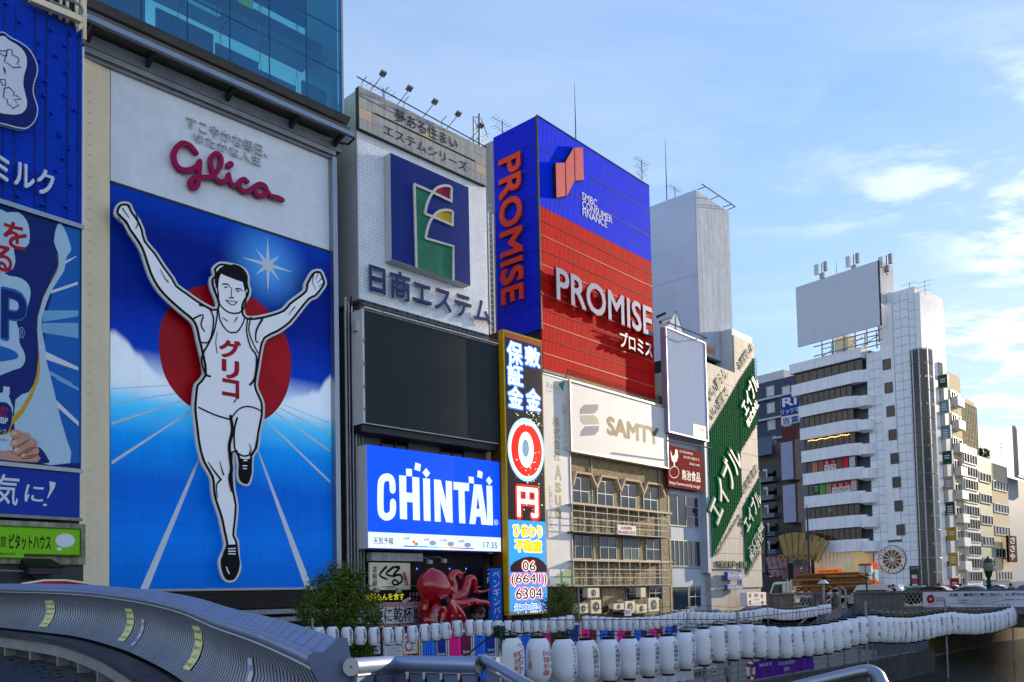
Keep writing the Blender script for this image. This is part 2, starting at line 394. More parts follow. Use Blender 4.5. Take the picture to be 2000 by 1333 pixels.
# ================================================================ helpers in picture space (only to measure where things stand)
def Z(x0, y0, k):
    return lambda pts: [(x0 + x * k, y0 + y * k) for x, y in pts]
def px(T, sf, u, v):
    k, c = sf
    if k == 'F': return T.fr.onY(u, v, c)
    if k in 'LR':
        y, z = T.fr.onS(u, v, c); return (-y if k == 'L' else y, z)
    return T.fr.onZ(u, v, c)
def ppoly(T, name, m, sf, pts, off=0.004, th=0.0, parent=None, label=None, sm=0, close=True, kind=None):
    rings = pts if isinstance(pts[0][0], (tuple, list)) else [pts]
    if sm: rings = [smooth(r, sm, close) for r in rings]
    return T.poly(name, m, sf, [[px(T, sf, *p) for p in r] for r in rings], off, th, parent, label, kind)
def pstroke(T, name, m, sf, pts, w0, w1=None, off=0.004, th=0.0, sm=3, parent=None, label=None):
    """several brush lines: pts = list of point lists in picture px, widths in picture px"""
    k = abs(px(T, sf, *pts[0][0])[1] - px(T, sf, pts[0][0][0], pts[0][0][1] + 10)[1]) / 10
    w1 = w0 if w1 is None else w1
    return ribbon(T, name, m, sf, [([px(T, sf, *p) for p in (smooth(q, sm) if sm else q)], w0 * k, w1 * k) for q in pts], off, th, parent)
def rect(fr, y, uL, vT, vB, uR):
    s0, zt = fr.onY(uL, vT, y); _, zb = fr.onY(uL, vB, y); s1, _ = fr.onY(uR, vT, y); return s0, s1, zb, zt
def ptext(T, body, m, sf, u0, vt, vb, u1, **k):
    """text between two uprights, top and bottom read at its left edge"""
    a0, b1 = px(T, sf, u0, vt); _, b0 = px(T, sf, u0, vb); a1, _ = px(T, sf, u1, vt); return T.text(body, m, sf, a0, a1, b0, b1, **k)
GZ = -4.3      # promenade level
CZ = -1.95     # street level behind and on the far bridge
# ================================================================ materials for the left signs
m_blue_rib = mat('corrugated_blue_sheet', (4, 62, 200), 0.42, vary=0.15, wave=('z', 0.105, 0.012), streak=0.15)
m_blue_deep = mat('printed_deep_blue', (10, 36, 112), 0.4, vary=0.1)
m_blue_mid = mat('printed_mid_blue', (22, 100, 186), 0.4, vary=0.1)
m_blue_lt = mat('printed_light_blue', (120, 176, 216), 0.4, vary=0.1)
m_blue_pale = mat('printed_pale_blue', (176, 206, 226), 0.4, vary=0.05)
m_blue_flag = mat('printed_royal_blue', (12, 52, 158), 0.4, vary=0.06)
m_white_p = mat('printed_white', (216, 222, 230), 0.5, vary=0.04)
m_yellow_p = mat('printed_gold', (206, 160, 30), 0.5, vary=0.05)
m_red_p = mat('printed_red', (172, 26, 40), 0.5, vary=0.05)
m_skin_p = mat('printed_skin', (196, 148, 124), 0.5, vary=0.12, scale=4)
m_skin_d = mat('printed_skin_fold', (142, 92, 76), 0.5, vary=0.1, scale=4)
m_green_p = mat('printed_lime_green', (126, 196, 24), 0.4, vary=0.05)
m_cream = mat('cream_cladding', (246, 228, 192), 0.45, vary=0.06, streak=0.05)
# ================================================================ blue dairy sign building at the far left
T = Thing('blue_sign_building', 'left edge building with blue ribbed sign, white snowflake badge and milk drink poster', 'building', F0, (0, 0, GZ))
s0, s1, zb, zt = rect(F0, 0, 157, 60, 440, 157); sL = -9.0
T.box('wall', m_conc_d, sL, -0.15, 0.5, 9, GZ, zt - 0.5)
_, zpb = F0.onY(157, 917); _, zsb = F0.onY(157, 1013); _, zgt = F0.onY(160, 1030); _, zgb = F0.onY(160, 1084)
rib = T.mesh('ribbed_sheet', m_blue_rib, *boxg(sL, 0, 0, 0.18, zb, zt))
sf = ('F', 0.0)
zz = Z(0, 0, 0.2)
outer = [(0, 340), (80, 395), (170, 440), (250, 500), (300, 570), (338, 660), (338, 750), (312, 830), (300, 920), (320, 1000), (343, 1080), (332, 1170), (292, 1240), (220, 1285), (100, 1268), (0, 1240)]
mir = [(-x, y + x * 0.0) for x, y in outer[1:-1]][::-1]
def shear(pts): return [(x, y + (0 if x > 0 else -x * -0.36)) for x, y in pts]
full = outer + shear(mir)
bd = ppoly(T, 'badge', m_white_p, sf, zz(full), 0.02, 0.22, sm=3)
ppoly(T, 'badge_rim', m_blue_deep, sf, inset(smooth(zz(full), 3, True), 2.4), 0.245, 0.01, parent=bd)
inner = [(0, 385), (60, 430), (130, 470), (190, 520), (226, 590), (228, 680), (205, 760), (195, 850), (210, 930), (230, 1010), (226, 1080), (190, 1130), (120, 1150), (0, 1140)]
full2 = inner + shear([(-x, y) for x, y in inner[1:-1]][::-1])
ppoly(T, 'badge_face', m_white_p, sf, zz(full2), 0.26, 0.01, parent=bd, sm=3)
fl = [[(-60, 530), (35, 535), (35, 575), (0, 580)], [(40, 520), (85, 520), (85, 575), (100, 575), (148, 600), (148, 640), (130, 655), (175, 690), (95, 695), (60, 665), (10, 640)], [(0, 690), (20, 720), (20, 760)],
      [(-40, 810), (20, 810), (20, 870), (0, 872)], [(10, 895), (55, 885), (105, 935), (100, 968), (130, 968), (175, 1000), (105, 1005), (150, 1060), (85, 1095), (78, 1062), (48, 1058), (35, 1000), (0, 985)]]
pstroke(T, 'snowflake', m_blue_flag, sf, [zz(q + q[:1]) for q in fl], 1.8, off=0.275, th=0.006, sm=0, parent=bd)['kind'] = 'stuff'
ptext(T, 'ミルク', m_white_p, sf, -18, 300, 352, 101, off=0.14, th=0.1, bold=0.022, name='lettering')
for (a, b) in [(10, 8), (67, 22), (37, 45), (99, 61), (136, 67), (125, 91), (76, 85), (108, 110), (75, 120), (126, 142), (84, 189), (87, 160), (125, 187), (99, 222), (144, 216), (115, 262), (108, 335), (138, 362), (122, 311), (81, 402), (128, 405), (115, 267), (133, 292), (34, 384)]:
    s_, z_ = F0.onY(a, b)
    T.tube('sign_lamp', m_blue_rib, [(s_, 0.0, z_), (s_, -0.13, z_)], 0.055, n=8)
for a in (18, 79, 142):
    s_, _ = F0.onY(a, 200)
    T.boxes('cable_ladder', m_steel, [(s_ - 0.18 + k * 0.36, s_ - 0.165 + k * 0.36, -0.03, -0.002, zb, zt - 0.2) for k in (0, 1)])
T.boxes('sign_edge', m_white, [(0.0, 0.06, -0.06, 0.3, zpb - 0.06, zt - 0.6)])
T.box('dividing_rail', m_alu, sL, 0.05, -0.1, 0.1, zb - 0.16, zb)
# poster
zp1 = zb - 0.16
ps = T.box('poster_board', m_blue_deep, sL, 0, 0, 0.12, zpb, zp1)
def PP(name, m, pts, off=0.004, sm=0, z=None): return ppoly(T, name, m, sf, (z or Z(0, 0, 1))(pts), off, 0, sm=sm)
PP('light_field', m_blue_mid, [(112, 440), (156, 448), (156, 905), (120, 905), (113, 850), (100, 790), (86, 700), (88, 620), (114, 540), (127, 500), (110, 450)], 0.004)
q = Z(0, 500, 0.1875)
for k, r in enumerate([[(540, 360), (810, 270), (810, 300), (530, 395)], [(455, 570), (815, 570), (815, 630), (440, 690)], [(435, 700), (815, 700), (815, 860), (440, 800)], [(470, 995), (815, 1160), (815, 1195), (480, 1080)], [(510, 1195), (760, 1330), (720, 1333), (520, 1240)], [(680, 55), (800, 0), (795, 10), (680, 85)]]):
    PP('light_ray', m_blue_lt if k in (2, 4, 1) else m_white_p, r, 0.006, z=q)
q = Z(0, 740, 0.3)
PP('light_ray', m_white_p, [(345, 120), (512, 280), (512, 310), (360, 175)], 0.006, z=q)
PP('light_ray', m_blue_lt, [(360, 0), (395, 0), (512, 60), (512, 80)], 0.006, z=q)
q = Z(0, 500, 0.1875)
band = [(600, -330), (660, -300), (720, -150), (740, -60), (700, 0), (680, 60), (670, 150), (600, 260), (520, 400), (460, 560), (432, 690), (440, 800), (470, 960), (480, 1080), (520, 1240), (560, 1400), (630, 1700), (690, 1900), (730, 2160), (300, 2140), (160, 1900), (160, 1500), (300, 1420), (380, 1260), (410, 1060), (388, 800), (395, 650), (450, 440), (560, 230), (608, 120), (608, -20), (560, -150)]
PP('pale_swoosh', m_blue_pale, band, 0.008, 2, q)
PP('gold_swoosh', m_yellow_p, [(388, 820), (412, 1050), (415, 1200), (395, 1310), (330, 1480), (240, 1640), (110, 1780), (112, 1690), (210, 1600), (300, 1450), (350, 1330), (380, 1240), (400, 1050)], 0.012, 1, q)
PP('gold_swoosh', m_yellow_p, [(600, -20), (612, 60), (604, 130), (540, 260), (450, 440), (396, 640), (390, 800), (384, 800), (390, 640), (444, 440), (534, 256), (598, 126), (606, 60), (594, -20)], 0.012, 0, q)
q2 = Z(0, 260, 0.225)
PP('glow', m_blue_pale, [(-200, 640), (60, 690), (160, 690), (230, 760), (255, 850), (250, 960), (200, 1000), (120, 990), (130, 1080), (125, 1150), (60, 1210), (-200, 1200)], 0.01, 2, q2)
ptext(T, 'を', m_red_p, sf, 6, 428, 480, 53, off=0.014, bold=0.03)
ptext(T, 'る', m_red_p, sf, -14, 474, 526, 24, off=0.014, bold=0.03)
PP('glow', m_blue_pale, [(-200, 190), (100, 210), (230, 240), (300, 310), (318, 400), (290, 520), (250, 620), (170, 690), (195, 760), (200, 900), (230, 960), (262, 1050), (240, 1140), (140, 1190), (-200, 1200)], 0.01, 2, q)
PP('cyan_band', m_blue_mid, [(-100, 930), (60, 955), (160, 1000), (190, 1045), (150, 1080), (-100, 1100)], 0.013, 2, q)
ptext(T, 'BP', m_blue_mid, sf, -62, 543, 652, 54, off=0.015, bold=0.035)
ptext(T, 'BP', m_blue_deep, sf, -60, 549, 647, 51, off=0.018, bold=0.012)
ptext(T, '®', m_blue_lt, sf, 36, 638, 660, 48, off=0.015)
q = Z(0, 740, 0.3)
PP('sleeve', m_blue_deep, [(240, 445), (280, 470), (310, 520), (318, 548), (230, 545)], 0.016, 2, q)
PP('bottle', m_blue_pale, [(-40, 100), (0, 95), (18, 90), (20, 50), (62, 55), (62, 100), (55, 110), (85, 190), (78, 270), (60, 330), (80, 400), (82, 470), (-40, 470)], 0.018, 0, q)
PP('bottle_label', m_blue_deep, [(-40, 150), (40, 155), (70, 185), (80, 230), (72, 290), (50, 350), (0, 365), (-40, 365)], 0.021, 1, q)
PP('bottle_label', m_yellow_p, [(0, 365), (50, 350), (72, 290), (76, 300), (56, 358), (0, 374)], 0.022, 0, q)
ptext(T, '密度を', m_red_p, sf, -6, 793, 803, 16, off=0.024, bold=0.03); ptext(T, '高める', m_red_p, sf, -10, 804, 813, 12, off=0.024, bold=0.03)
ptext(T, 'MBP', m_white_p, sf, -8, 814, 826, 15, off=0.024, bold=0.03); ptext(T, 'ドリンク', m_white_p, sf, -18, 835, 843, 12, off=0.024)
ptext(T, '清涼飲料', m_red_p, sf, -12, 856, 860, 14, off=0.024)
for r in ([(62, 360), (75, 335), (110, 332), (138, 345), (130, 365), (100, 378), (78, 388)], [(66, 415), (90, 385), (150, 350), (190, 360), (200, 385), (150, 420), (100, 448), (72, 440)], [(80, 475), (110, 440), (190, 390), (230, 395), (242, 430), (180, 470), (120, 495), (88, 490)], [(128, 505), (150, 470), (200, 445), (245, 450), (248, 490), (190, 515), (140, 518)], [(-40, 475), (80, 475), (130, 510), (240, 490), (240, 545), (-40, 520)]):
    PP('finger', m_skin_p, r, 0.024, 2, q)
for r in ([(75, 398), (120, 382), (140, 366), (134, 372), (115, 388), (80, 404)], [(88, 452), (150, 424), (200, 388), (196, 396), (152, 431), (92, 460)], [(110, 500), (180, 474), (238, 434), (234, 444), (184, 482), (114, 506)], [(140, 520), (200, 514), (246, 494), (240, 503), (200, 522), (142, 526)]):
    PP('finger_fold', m_skin_d, r, 0.028, 0, q)
for r in ([(74, 360), (84, 346), (104, 348), (106, 360), (88, 370)], [(72, 422), (88, 402), (108, 406), (108, 420), (88, 436)], [(82, 470), (98, 450), (120, 452), (120, 466), (100, 482)], [(134, 504), (146, 488), (160, 490), (160, 502), (148, 512)]):
    PP('fingernail', m_white_p if False else mat('printed_nail', (222, 178, 160), 0.4, vary=0), r, 0.029, 2, q)
T.boxes('poster_frame', m_alu, [(sL, 0.05, -0.07, 0.1, zpb - 0.14, zpb), (-0.02, 0.05, -0.05, 0.1, zpb, zp1)])
st = T.box('lower_sign_board', m_blue_flag, sL, -0.03, 0.0, 0.12, zsb, zpb - 0.16)
ptext(T, '気', m_white_p, sf, -10, 925, 986, 38, off=0.01, bold=0.012, slant=0.15)
ptext(T, 'に', m_white_p, sf, 48, 946, 980, 85, off=0.01, bold=0.015, slant=0.1)
ppoly(T, 'brush_mark', m_white_p, sf, [Z(0, 740, 0.3)([(320, 670), (362, 675), (355, 710), (310, 782), (306, 775), (325, 720)]), Z(0, 740, 0.3)(circ(292, 822, 13, 8, 12))], 0.01)
T.box('bottom_rail', m_conc, sL, 0.0, -0.15, 0.15, zsb - 0.1, zsb)
m_lichen = mat('stained_mortar', (168, 164, 140), 0.9, vary=0.4, scale=3, streak=0.55)
T.box('parapet_wall', m_lichen, sL, 0.12, -0.12, 0.5, zgb - 0.35, zgt + 0.1)
T.box('lower_wall', m_conc_d, sL, 0.1, 0.0, 0.5, GZ, zgb - 0.35)
# green house agent sign
G = Thing('green_sign', 'lime green shop sign with black katakana and white speech bubble at left edge', 'sign', F0, (-4, -0.3, zgb))
s0, z1 = F0.onY(156, 1035, -0.3); _, z0 = F0.onY(156, 1084, -0.3)
G.box('sign_board', m_green_p, -8.5, s0, -0.3, -0.13, z0, z1); sg = ('F', -0.3)
s_, z_ = F0.onY(47, 1090, -0.3); G.box('sign_board_step', m_green_p, -8.5, s_, -0.298, -0.14, z_, z0)
G.boxes('frame', mat('green_frame', (60, 110, 24), 0.5), [(-8.5, s0 + 0.03, -0.33, -0.12, z1, z1 + 0.04), (s_, s0 + 0.03, -0.33, -0.12, z0 - 0.04, z0), (s0, s0 + 0.04, -0.33, -0.12, z0, z1)])
ptext(G, 'ピタットハウス', m_ink, sg, 18, 1043, 1073, 99, off=0.01, bold=0.02)
ptext(G, '賃貸 売買', m_ink, sg, -42, 1046, 1069, 12, off=0.01)
ptext(G, 'pitat.com/', m_ink, sg, -14, 1078, 1085, 30, off=0.01)
ppoly(G, 'speech_bubble', m_white_p, sg, [circ(127, 1056, 19, 13.5), circ(116, 1073, 5.5, 3.5, 12)], 0.01)
# flood light box below it
FL = Thing('floodlight_housing', 'black boxy floodlight under the lime green sign', 'floodlight', F0, (-2, -1.2, zgb - 1))
a0, zt_ = F0.onY(50, 1088, -1.1); a1, zb_ = F0.onY(121, 1128, -1.1); sl = 0.16
FL.mesh('housing', m_black, [(a0 + 0.1, -0.5, zt_ - 0.02), (a1 - 0.1, -0.5, zt_ - 0.02), (a0, -1.3, zt_ - 0.3), (a1, -1.3, zt_ - 0.3), (a0, -0.5, zb_ + 0.3), (a1, -0.5, zb_ + 0.3), (a0, -1.3, zb_ + 0.3), (a1, -1.3, zb_ + 0.3)], [(0, 1, 3, 2), (2, 3, 7, 6), (0, 2, 6, 4), (1, 3, 7, 5), (4, 5, 7, 6), (0, 1, 5, 4)])
FL.box('lens_frame', m_steel, a0 + 0.05, a1 - 0.05, -1.25, -0.5, zb_ + 0.1, zb_ + 0.297); FL.box('bracket', m_steel, a0 + 0.3, a1 - 0.3, -0.9, 0.0, zb_, zb_ + 0.097)
FL.tube('conduit', m_galv, [(a0, -0.9, zb_ + 0.2), (a0 - 3, -0.8, zb_ + 0.28)], 0.03)
AW = Thing('red_awning', 'red shop awning edge just above the bridge railing at the left', 'awning', F0, (-4, -1, zb_ - 0.3))
aw = [F0.onY(u, v, -1.6) for u, v in [(-40, 1146), (40, 1143), (85, 1136), (128, 1136), (172, 1142), (172, 1152), (-40, 1158)]]
AW.poly('canopy', mat('red_canvas', (188, 22, 26), 0.6), ('F', -1.6), aw, 0, 0.06)
AW.tube('front_pipe', m_cream, [(a, -1.68, b + 0.03) for a, b in aw[1:5]], 0.035)
# roof truss with curved pipe at the top of the building
RT = Thing('rooftop_gantry', 'white curved service walkway with pipes on top of the blue ribbed sign', 'gantry', F0, (-2, 0, zt))
q = Z(0, 0, 0.2)
def P3(pts, y, z=q): return [(lambda h: (h[0], y, h[1]))(F0.onY(u, v, y)) for u, v in z(pts)]
rail = smooth(P3([(290, -10), (450, 60), (620, 130), (740, 180), (790, 210), (795, 250), (760, 285)], -0.35), 4)
RT.mesh('walkway_edge', m_cream, *sweep([Vector(p) for p in rail], lambda i: [Vector(rail[i]) + Vector((0, a, b)) for a, b in ((-0.1, -0.1), (0.1, -0.1), (0.1, 0.12), (-0.1, 0.12))]))
RT.tubes('pipe', m_galv, [(smooth(P3([(560, -20), (660, 0), (760, 40), (800, 90), (800, 130), (770, 150)], -0.4), 3), 0.05), (smooth(P3([(480, 10), (600, 60), (680, 100), (700, 140)], -0.3), 3), 0.05)])
RT.boxes('post', m_cream, [(F0.onY(u, 50, -0.1)[0], F0.onY(u, 50, -0.1)[0] + 0.08, -0.1, 0, zt + 0.02, zt + 2.2) for u in (98, 117, 130, 148, 158)])
RT.boxes('dark_louvre', m_steel, [(-4, -0.1, 0.1, 0.3, zt, zt + 1.6)])
sc_, _ = F0.onY(160, 60, 0.1); RT.box('corner_post', m_cream, -0.02, 0.1, -0.14, 0.2, F0.onY(158, 78, 0)[1], F0.onY(158, -10, 0)[1])
# ================================================================ running athlete sign building
T = Thing('tall_runner_sign_building', 'tall building with blue runner picture board, white header and teal glass tower above', 'building', F1, (0, 0, GZ))
SR = F1.onY(641, 300)[0]; BT = F1.onY(215, 130)[1]; BD = F1.onY(215, 355)[1]; BB = F1.onY(215, 1152)[1]
m_side = mat('dark_side_brick', (60, 62, 64), 0.9, vary=0.3)
T.box('wall', m_side, -1.2, SR + 0.28, 0.7, 12, GZ, BT + 1.4)
# cream flared jamb left of the board
jl = F1.onY(161, 500, -1.0)[0]; prof = [(jl, -0.75), (jl + 0.02, -0.45), (jl + 0.1, -0.25), (jl + 0.28, -0.12), (jl + 0.6, -0.05), (-0.02, 0.02)]
prof = smooth(prof, 3)
vs = [(a, b, z) for z in (GZ, BT + 0.55) for a, b in prof]; n = len(prof)
T.mesh('cream_jamb', m_cream, vs, [(i, i + 1, n + i + 1, n + i) for i in range(n - 1)], smooth=True)
T.boxes('jamb_joint', mat('joint_line', (206, 194, 172), 0.8, vary=0), [(jl + 0.36, jl + 0.62, -0.075, -0.055, z, z + 0.015) for z in [BB + 0.3 + i * 0.42 for i in range(46)]], kind='stuff')
T.box('jamb_end', m_side, jl - 0.3, jl, -0.7, 1, GZ, BT + 0.5)
m_rwhite = mat('white_ribbed_panel', (232, 238, 246), 0.38, vary=0.08, wave=('x', 0.12, 0.0012), streak=0.03)
hb = T.mesh('header_board', m_rwhite, *boxg(0, SR, 0.0, 0.2, BD + 0.05, BT))
T.box('board_joint', m_steel, 0, SR, -0.02, 0.2, BD - 0.05, BD + 0.05)
# printed picture: gradient sky, clouds, glowing star
mp_ = bpy.data.materials.new('printed_sky_picture'); mp_.use_nodes = True; t = mp_.node_tree; b = t.nodes['Principled BSDF']; b.inputs['Roughness'].default_value = 0.4; b.inputs['Specular IOR Level'].default_value = 0.08
tcn = N(t, 'ShaderNodeTexCoord', object=T.o); sx = N(t, 'ShaderNodeSeparateXYZ'); t.links.new(tcn.outputs['Object'], sx.inputs[0])
H = BD - BB; zn = M(t, 'DIVIDE', M(t, 'SUBTRACT', sx.outputs[2], BB - GZ), H); xn = M(t, 'DIVIDE', sx.outputs[0], SR)
cr = N(t, 'ShaderNodeValToRGB'); t.links.new(zn, cr.inputs[0]); e = cr.color_ramp
stops = [(0.0, (0, 84, 180)), (0.12, (0, 100, 202)), (0.26, (0, 86, 190)), (0.38, (4, 128, 216)), (0.46, (70, 184, 236)), (0.52, (190, 216, 236)), (0.60, (2, 52, 170)), (0.74, (0, 26, 124)), (0.9, (0, 24, 112)), (1.0, (0, 48, 156))]
e.elements[0].position = stops[0][0]; e.elements[0].color = (*L(stops[0][1]), 1); e.elements[1].position = 1.0; e.elements[1].color = (*L(stops[-1][1]), 1)
for p, c in stops[1:-1]:
    k = e.elements.new(p); k.color = (*L(c), 1)
nz = N(t, 'ShaderNodeTexNoise', noise_dimensions='1D'); nz.inputs['Scale'].default_value = 6.0; nz.inputs['Detail'].default_value = 2; t.links.new(xn, nz.inputs['W'])
side = M(t, 'ABSOLUTE', M(t, 'SUBTRACT', xn, 0.50))
top = M(t, 'ADD', M(t, 'MULTIPLY', M(t, 'POWER', side, 1.3), 0.47), M(t, 'ADD', M(t, 'MULTIPLY', nz.outputs[0], 0.10), 0.385))
cf = N(t, 'ShaderNodeMapRange', interpolation_type='SMOOTHSTEP'); t.links.new(M(t, 'SUBTRACT', top, zn), cf.inputs[0]); cf.inputs[1].default_value = -0.012; cf.inputs[2].default_value = 0.012
cb = N(t, 'ShaderNodeMapRange', interpolation_type='SMOOTHSTEP'); t.links.new(zn, cb.inputs[0]); cb.inputs[1].default_value = 0.47; cb.inputs[2].default_value = 0.53
cc = M(t, 'MULTIPLY', cf.outputs[0], cb.outputs[0])
mx = N(t, 'ShaderNodeMix', data_type='RGBA'); t.links.new(cc, mx.inputs[0]); t.links.new(cr.outputs[0], mx.inputs[6]); mx.inputs[7].default_value = (*L((196, 212, 230)), 1)
sx0, sz0 = F1.onY(523, 518); dx = M(t, 'SUBTRACT', sx.outputs[0], sx0); dz = M(t, 'SUBTRACT', sx.outputs[2], sz0 - GZ)
dd = M(t, 'SQRT', M(t, 'ADD', M(t, 'MULTIPLY', dx, dx), M(t, 'MULTIPLY', dz, dz)))
gl = N(t, 'ShaderNodeMapRange', interpolation_type='SMOOTHSTEP'); t.links.new(dd, gl.inputs[0]); gl.inputs[1].default_value = 2.4; gl.inputs[2].default_value = 0.1; gl.inputs[4].default_value = 0.75
mx2 = N(t, 'ShaderNodeMix', data_type='RGBA'); t.links.new(gl.outputs[0], mx2.inputs[0]); t.links.new(mx.outputs[2], mx2.inputs[6]); mx2.inputs[7].default_value = (*L((70, 150, 226)), 1)
nn = N(t, 'ShaderNodeTexNoise'); nn.inputs['Scale'].default_value = 0.8; nn.inputs['Detail'].default_value = 5; t.links.new(tcn.outputs['Object'], nn.inputs['Vector'])
rr = N(t, 'ShaderNodeMapRange'); t.links.new(nn.outputs[0], rr.inputs[0]); rr.inputs[3].default_value = 0.85; rr.inputs[4].default_value = 1.12
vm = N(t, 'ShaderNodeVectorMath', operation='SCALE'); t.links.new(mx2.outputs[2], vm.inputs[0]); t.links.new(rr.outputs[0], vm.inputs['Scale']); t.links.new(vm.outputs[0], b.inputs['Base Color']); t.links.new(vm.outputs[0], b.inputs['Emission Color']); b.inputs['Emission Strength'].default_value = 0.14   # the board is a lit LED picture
T.box('board_backing', mat('navy_backing', (8, 40, 110), 0.6), 0, SR, 0.05, 0.2, BB, BD - 0.05)
NC, NR = 16, 18
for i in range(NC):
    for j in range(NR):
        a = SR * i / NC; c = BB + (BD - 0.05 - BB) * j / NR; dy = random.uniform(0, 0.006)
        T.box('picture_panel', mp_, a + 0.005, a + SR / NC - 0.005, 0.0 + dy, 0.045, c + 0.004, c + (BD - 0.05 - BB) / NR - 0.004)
sf = ('F', 0.0)
zt7 = Z(200, 780, 0.345); zt6 = Z(200, 360, 0.345)
lines = [zt7(r) for r in ([(212, 1078), (258, 1078), (560, 325), (545, 325)], [(1150, 1075), (1192, 1075), (884, 290), (874, 285)], [(52, 350), (52, 372), (500, 72), (500, 62)], [(52, 132), (52, 146), (460, 8), (455, 4)], [(925, 112), (918, 118), (1290, 478), (1290, 462)], [(1285, 286), (1285, 298), (975, 78), (985, 76)], [(1285, 190), (1285, 200), (1000, 52), (1008, 50)], [(1283, 132), (1283, 138), (1020, 30), (1030, 30)], [(52, 20), (52, 26), (430, -32), (430, -38)], [(52, -62), (52, -56), (395, -76), (395, -80)])]
ppoly(T, 'track_lines', m_white_p, sf, lines, 0.004)
dcx, dcz = F1.onY(440, 691); disc = []
m_disc = mat('printed_crimson_disc', (190, 8, 26), 0.4, vary=0.35, scale=0.35)
ppoly(T, 'red_disc', m_disc, sf, circ(439, 691, 129, 131, 64) if False else [(lambda q: q)(p) for p in zt6([(320, 900), (330, 800), (370, 710), (430, 640), (520, 585), (600, 575), (720, 590), (850, 645), (930, 710), (1000, 790), (1045, 880), (1066, 980), (1062, 1100), (1035, 1200), (980, 1285), (910, 1335), (840, 1340), (760, 1330), (640, 1320), (500, 1260), (420, 1190), (360, 1100), (330, 1000)])], 0.007, sm=4)
star = []
for k in range(16):
    a = math.pi / 2 + k * math.pi / 8; r = (1.28 if k % 4 == 0 else 0.85) if k % 2 == 0 else 0.24; star.append((sx0 + r * math.cos(a) * 1.0, sz0 + r * math.sin(a)))
T.poly('star', m_white_p, sf, star, 0.01)
# ---- generic athlete figure, a thick cut-out standing off the board
RN = Thing('runner_figure', 'giant flat white cut-out of a finishing runner with raised arms mounted on the blue board', 'figure sign', F1, (SR / 2, -0.4, BB))
halo = [(65, 185), (62, 150), (75, 122), (97, 106), (135, 105), (158, 120), (172, 155), (207, 205), (232, 262), (247, 322), (300, 385), (350, 462), (402, 532), (424, 572), (480, 612), (532, 650), (600, 690), (634, 700), (628, 660), (606, 605), (596, 560), (603, 528), (618, 518), (610, 488), (628, 460), (662, 442), (720, 450), (762, 460), (802, 482), (826, 522), (826, 568), (836, 605), (828, 645), (805, 682), (800, 722), (816, 750), (880, 745), (950, 728), (1010, 705), (1042, 668), (1090, 632), (1130, 600), (1132, 572), (1152, 530), (1182, 490), (1230, 486), (1252, 522), (1264, 570), (1240, 612), (1205, 652), (1170, 668), (1110, 742), (1060, 802), (990, 852), (922, 886), (902, 950), (886, 1050), (872, 1140), (890, 1190), (910, 1240), (912, 1300), (905, 1345), (890, 1420), (880, 1500), (850, 1548), (848, 1620), (838, 1680), (822, 1708), (792, 1710), (762, 1688), (750, 1648), (753, 1600), (746, 1550), (740, 1530), (742, 1660), (748, 1735), (764, 1820), (757, 1920), (750, 1988), (766, 2020), (772, 2120), (780, 2168), (764, 2220), (738, 2252), (690, 2252), (664, 2216), (650, 2158), (652, 2118), (672, 2078), (680, 2036), (666, 1970), (652, 1900), (632, 1838), (613, 1778), (605, 1720), (600, 1668), (560, 1598), (540, 1548), (522, 1468), (510, 1368), (500, 1280), (505, 1200), (516, 1132), (560, 1080), (546, 980), (522, 880), (510, 822), (488, 782), (440, 742), (382, 692), (330, 642), (290, 592), (252, 522), (222, 432), (200, 372), (162, 312), (132, 270), (112, 230)]
hz = smooth(zt6(halo), 2, True)
sfr = ('F', -0.35)
SH = F1.onY(65, 500)[0]
base_ = ppoly(RN, 'cut_out', m_white, sfr, hz, 0.0, 0.12)
ppoly(RN, 'black_outline', m_ink, sfr, inset(hz, 4.2), 0.122, 0.01)
ins = inset(hz, 8.6)
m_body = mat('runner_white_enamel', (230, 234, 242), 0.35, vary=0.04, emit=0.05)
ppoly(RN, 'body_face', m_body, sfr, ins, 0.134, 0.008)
o3 = 0.146
def S6(pts): return zt6(pts)
def S7(pts): return zt7(pts)
blk = [S6([(625, 520), (640, 500), (655, 480), (690, 462), (715, 465), (735, 458), (770, 470), (795, 490), (810, 530), (808, 600), (798, 620), (792, 590), (786, 560), (740, 545), (690, 525), (662, 512), (650, 545), (646, 600), (634, 590), (628, 560)]),
       S7([(768, 335), (800, 345), (838, 335), (836, 420), (822, 468), (795, 478), (770, 455), (760, 410), (765, 370)]),
       S7([(695, 825), (755, 823), (760, 870), (770, 930), (755, 990), (735, 1020), (695, 1020), (672, 985), (665, 930), (675, 870)])]
ppoly(RN, 'hair', m_ink, sfr, blk[0], o3, 0.004); ppoly(RN, 'running_shoe', m_ink, sfr, blk[1], o3, 0.004); ppoly(RN, 'running_shoe', m_ink, sfr, blk[2], o3, 0.004)
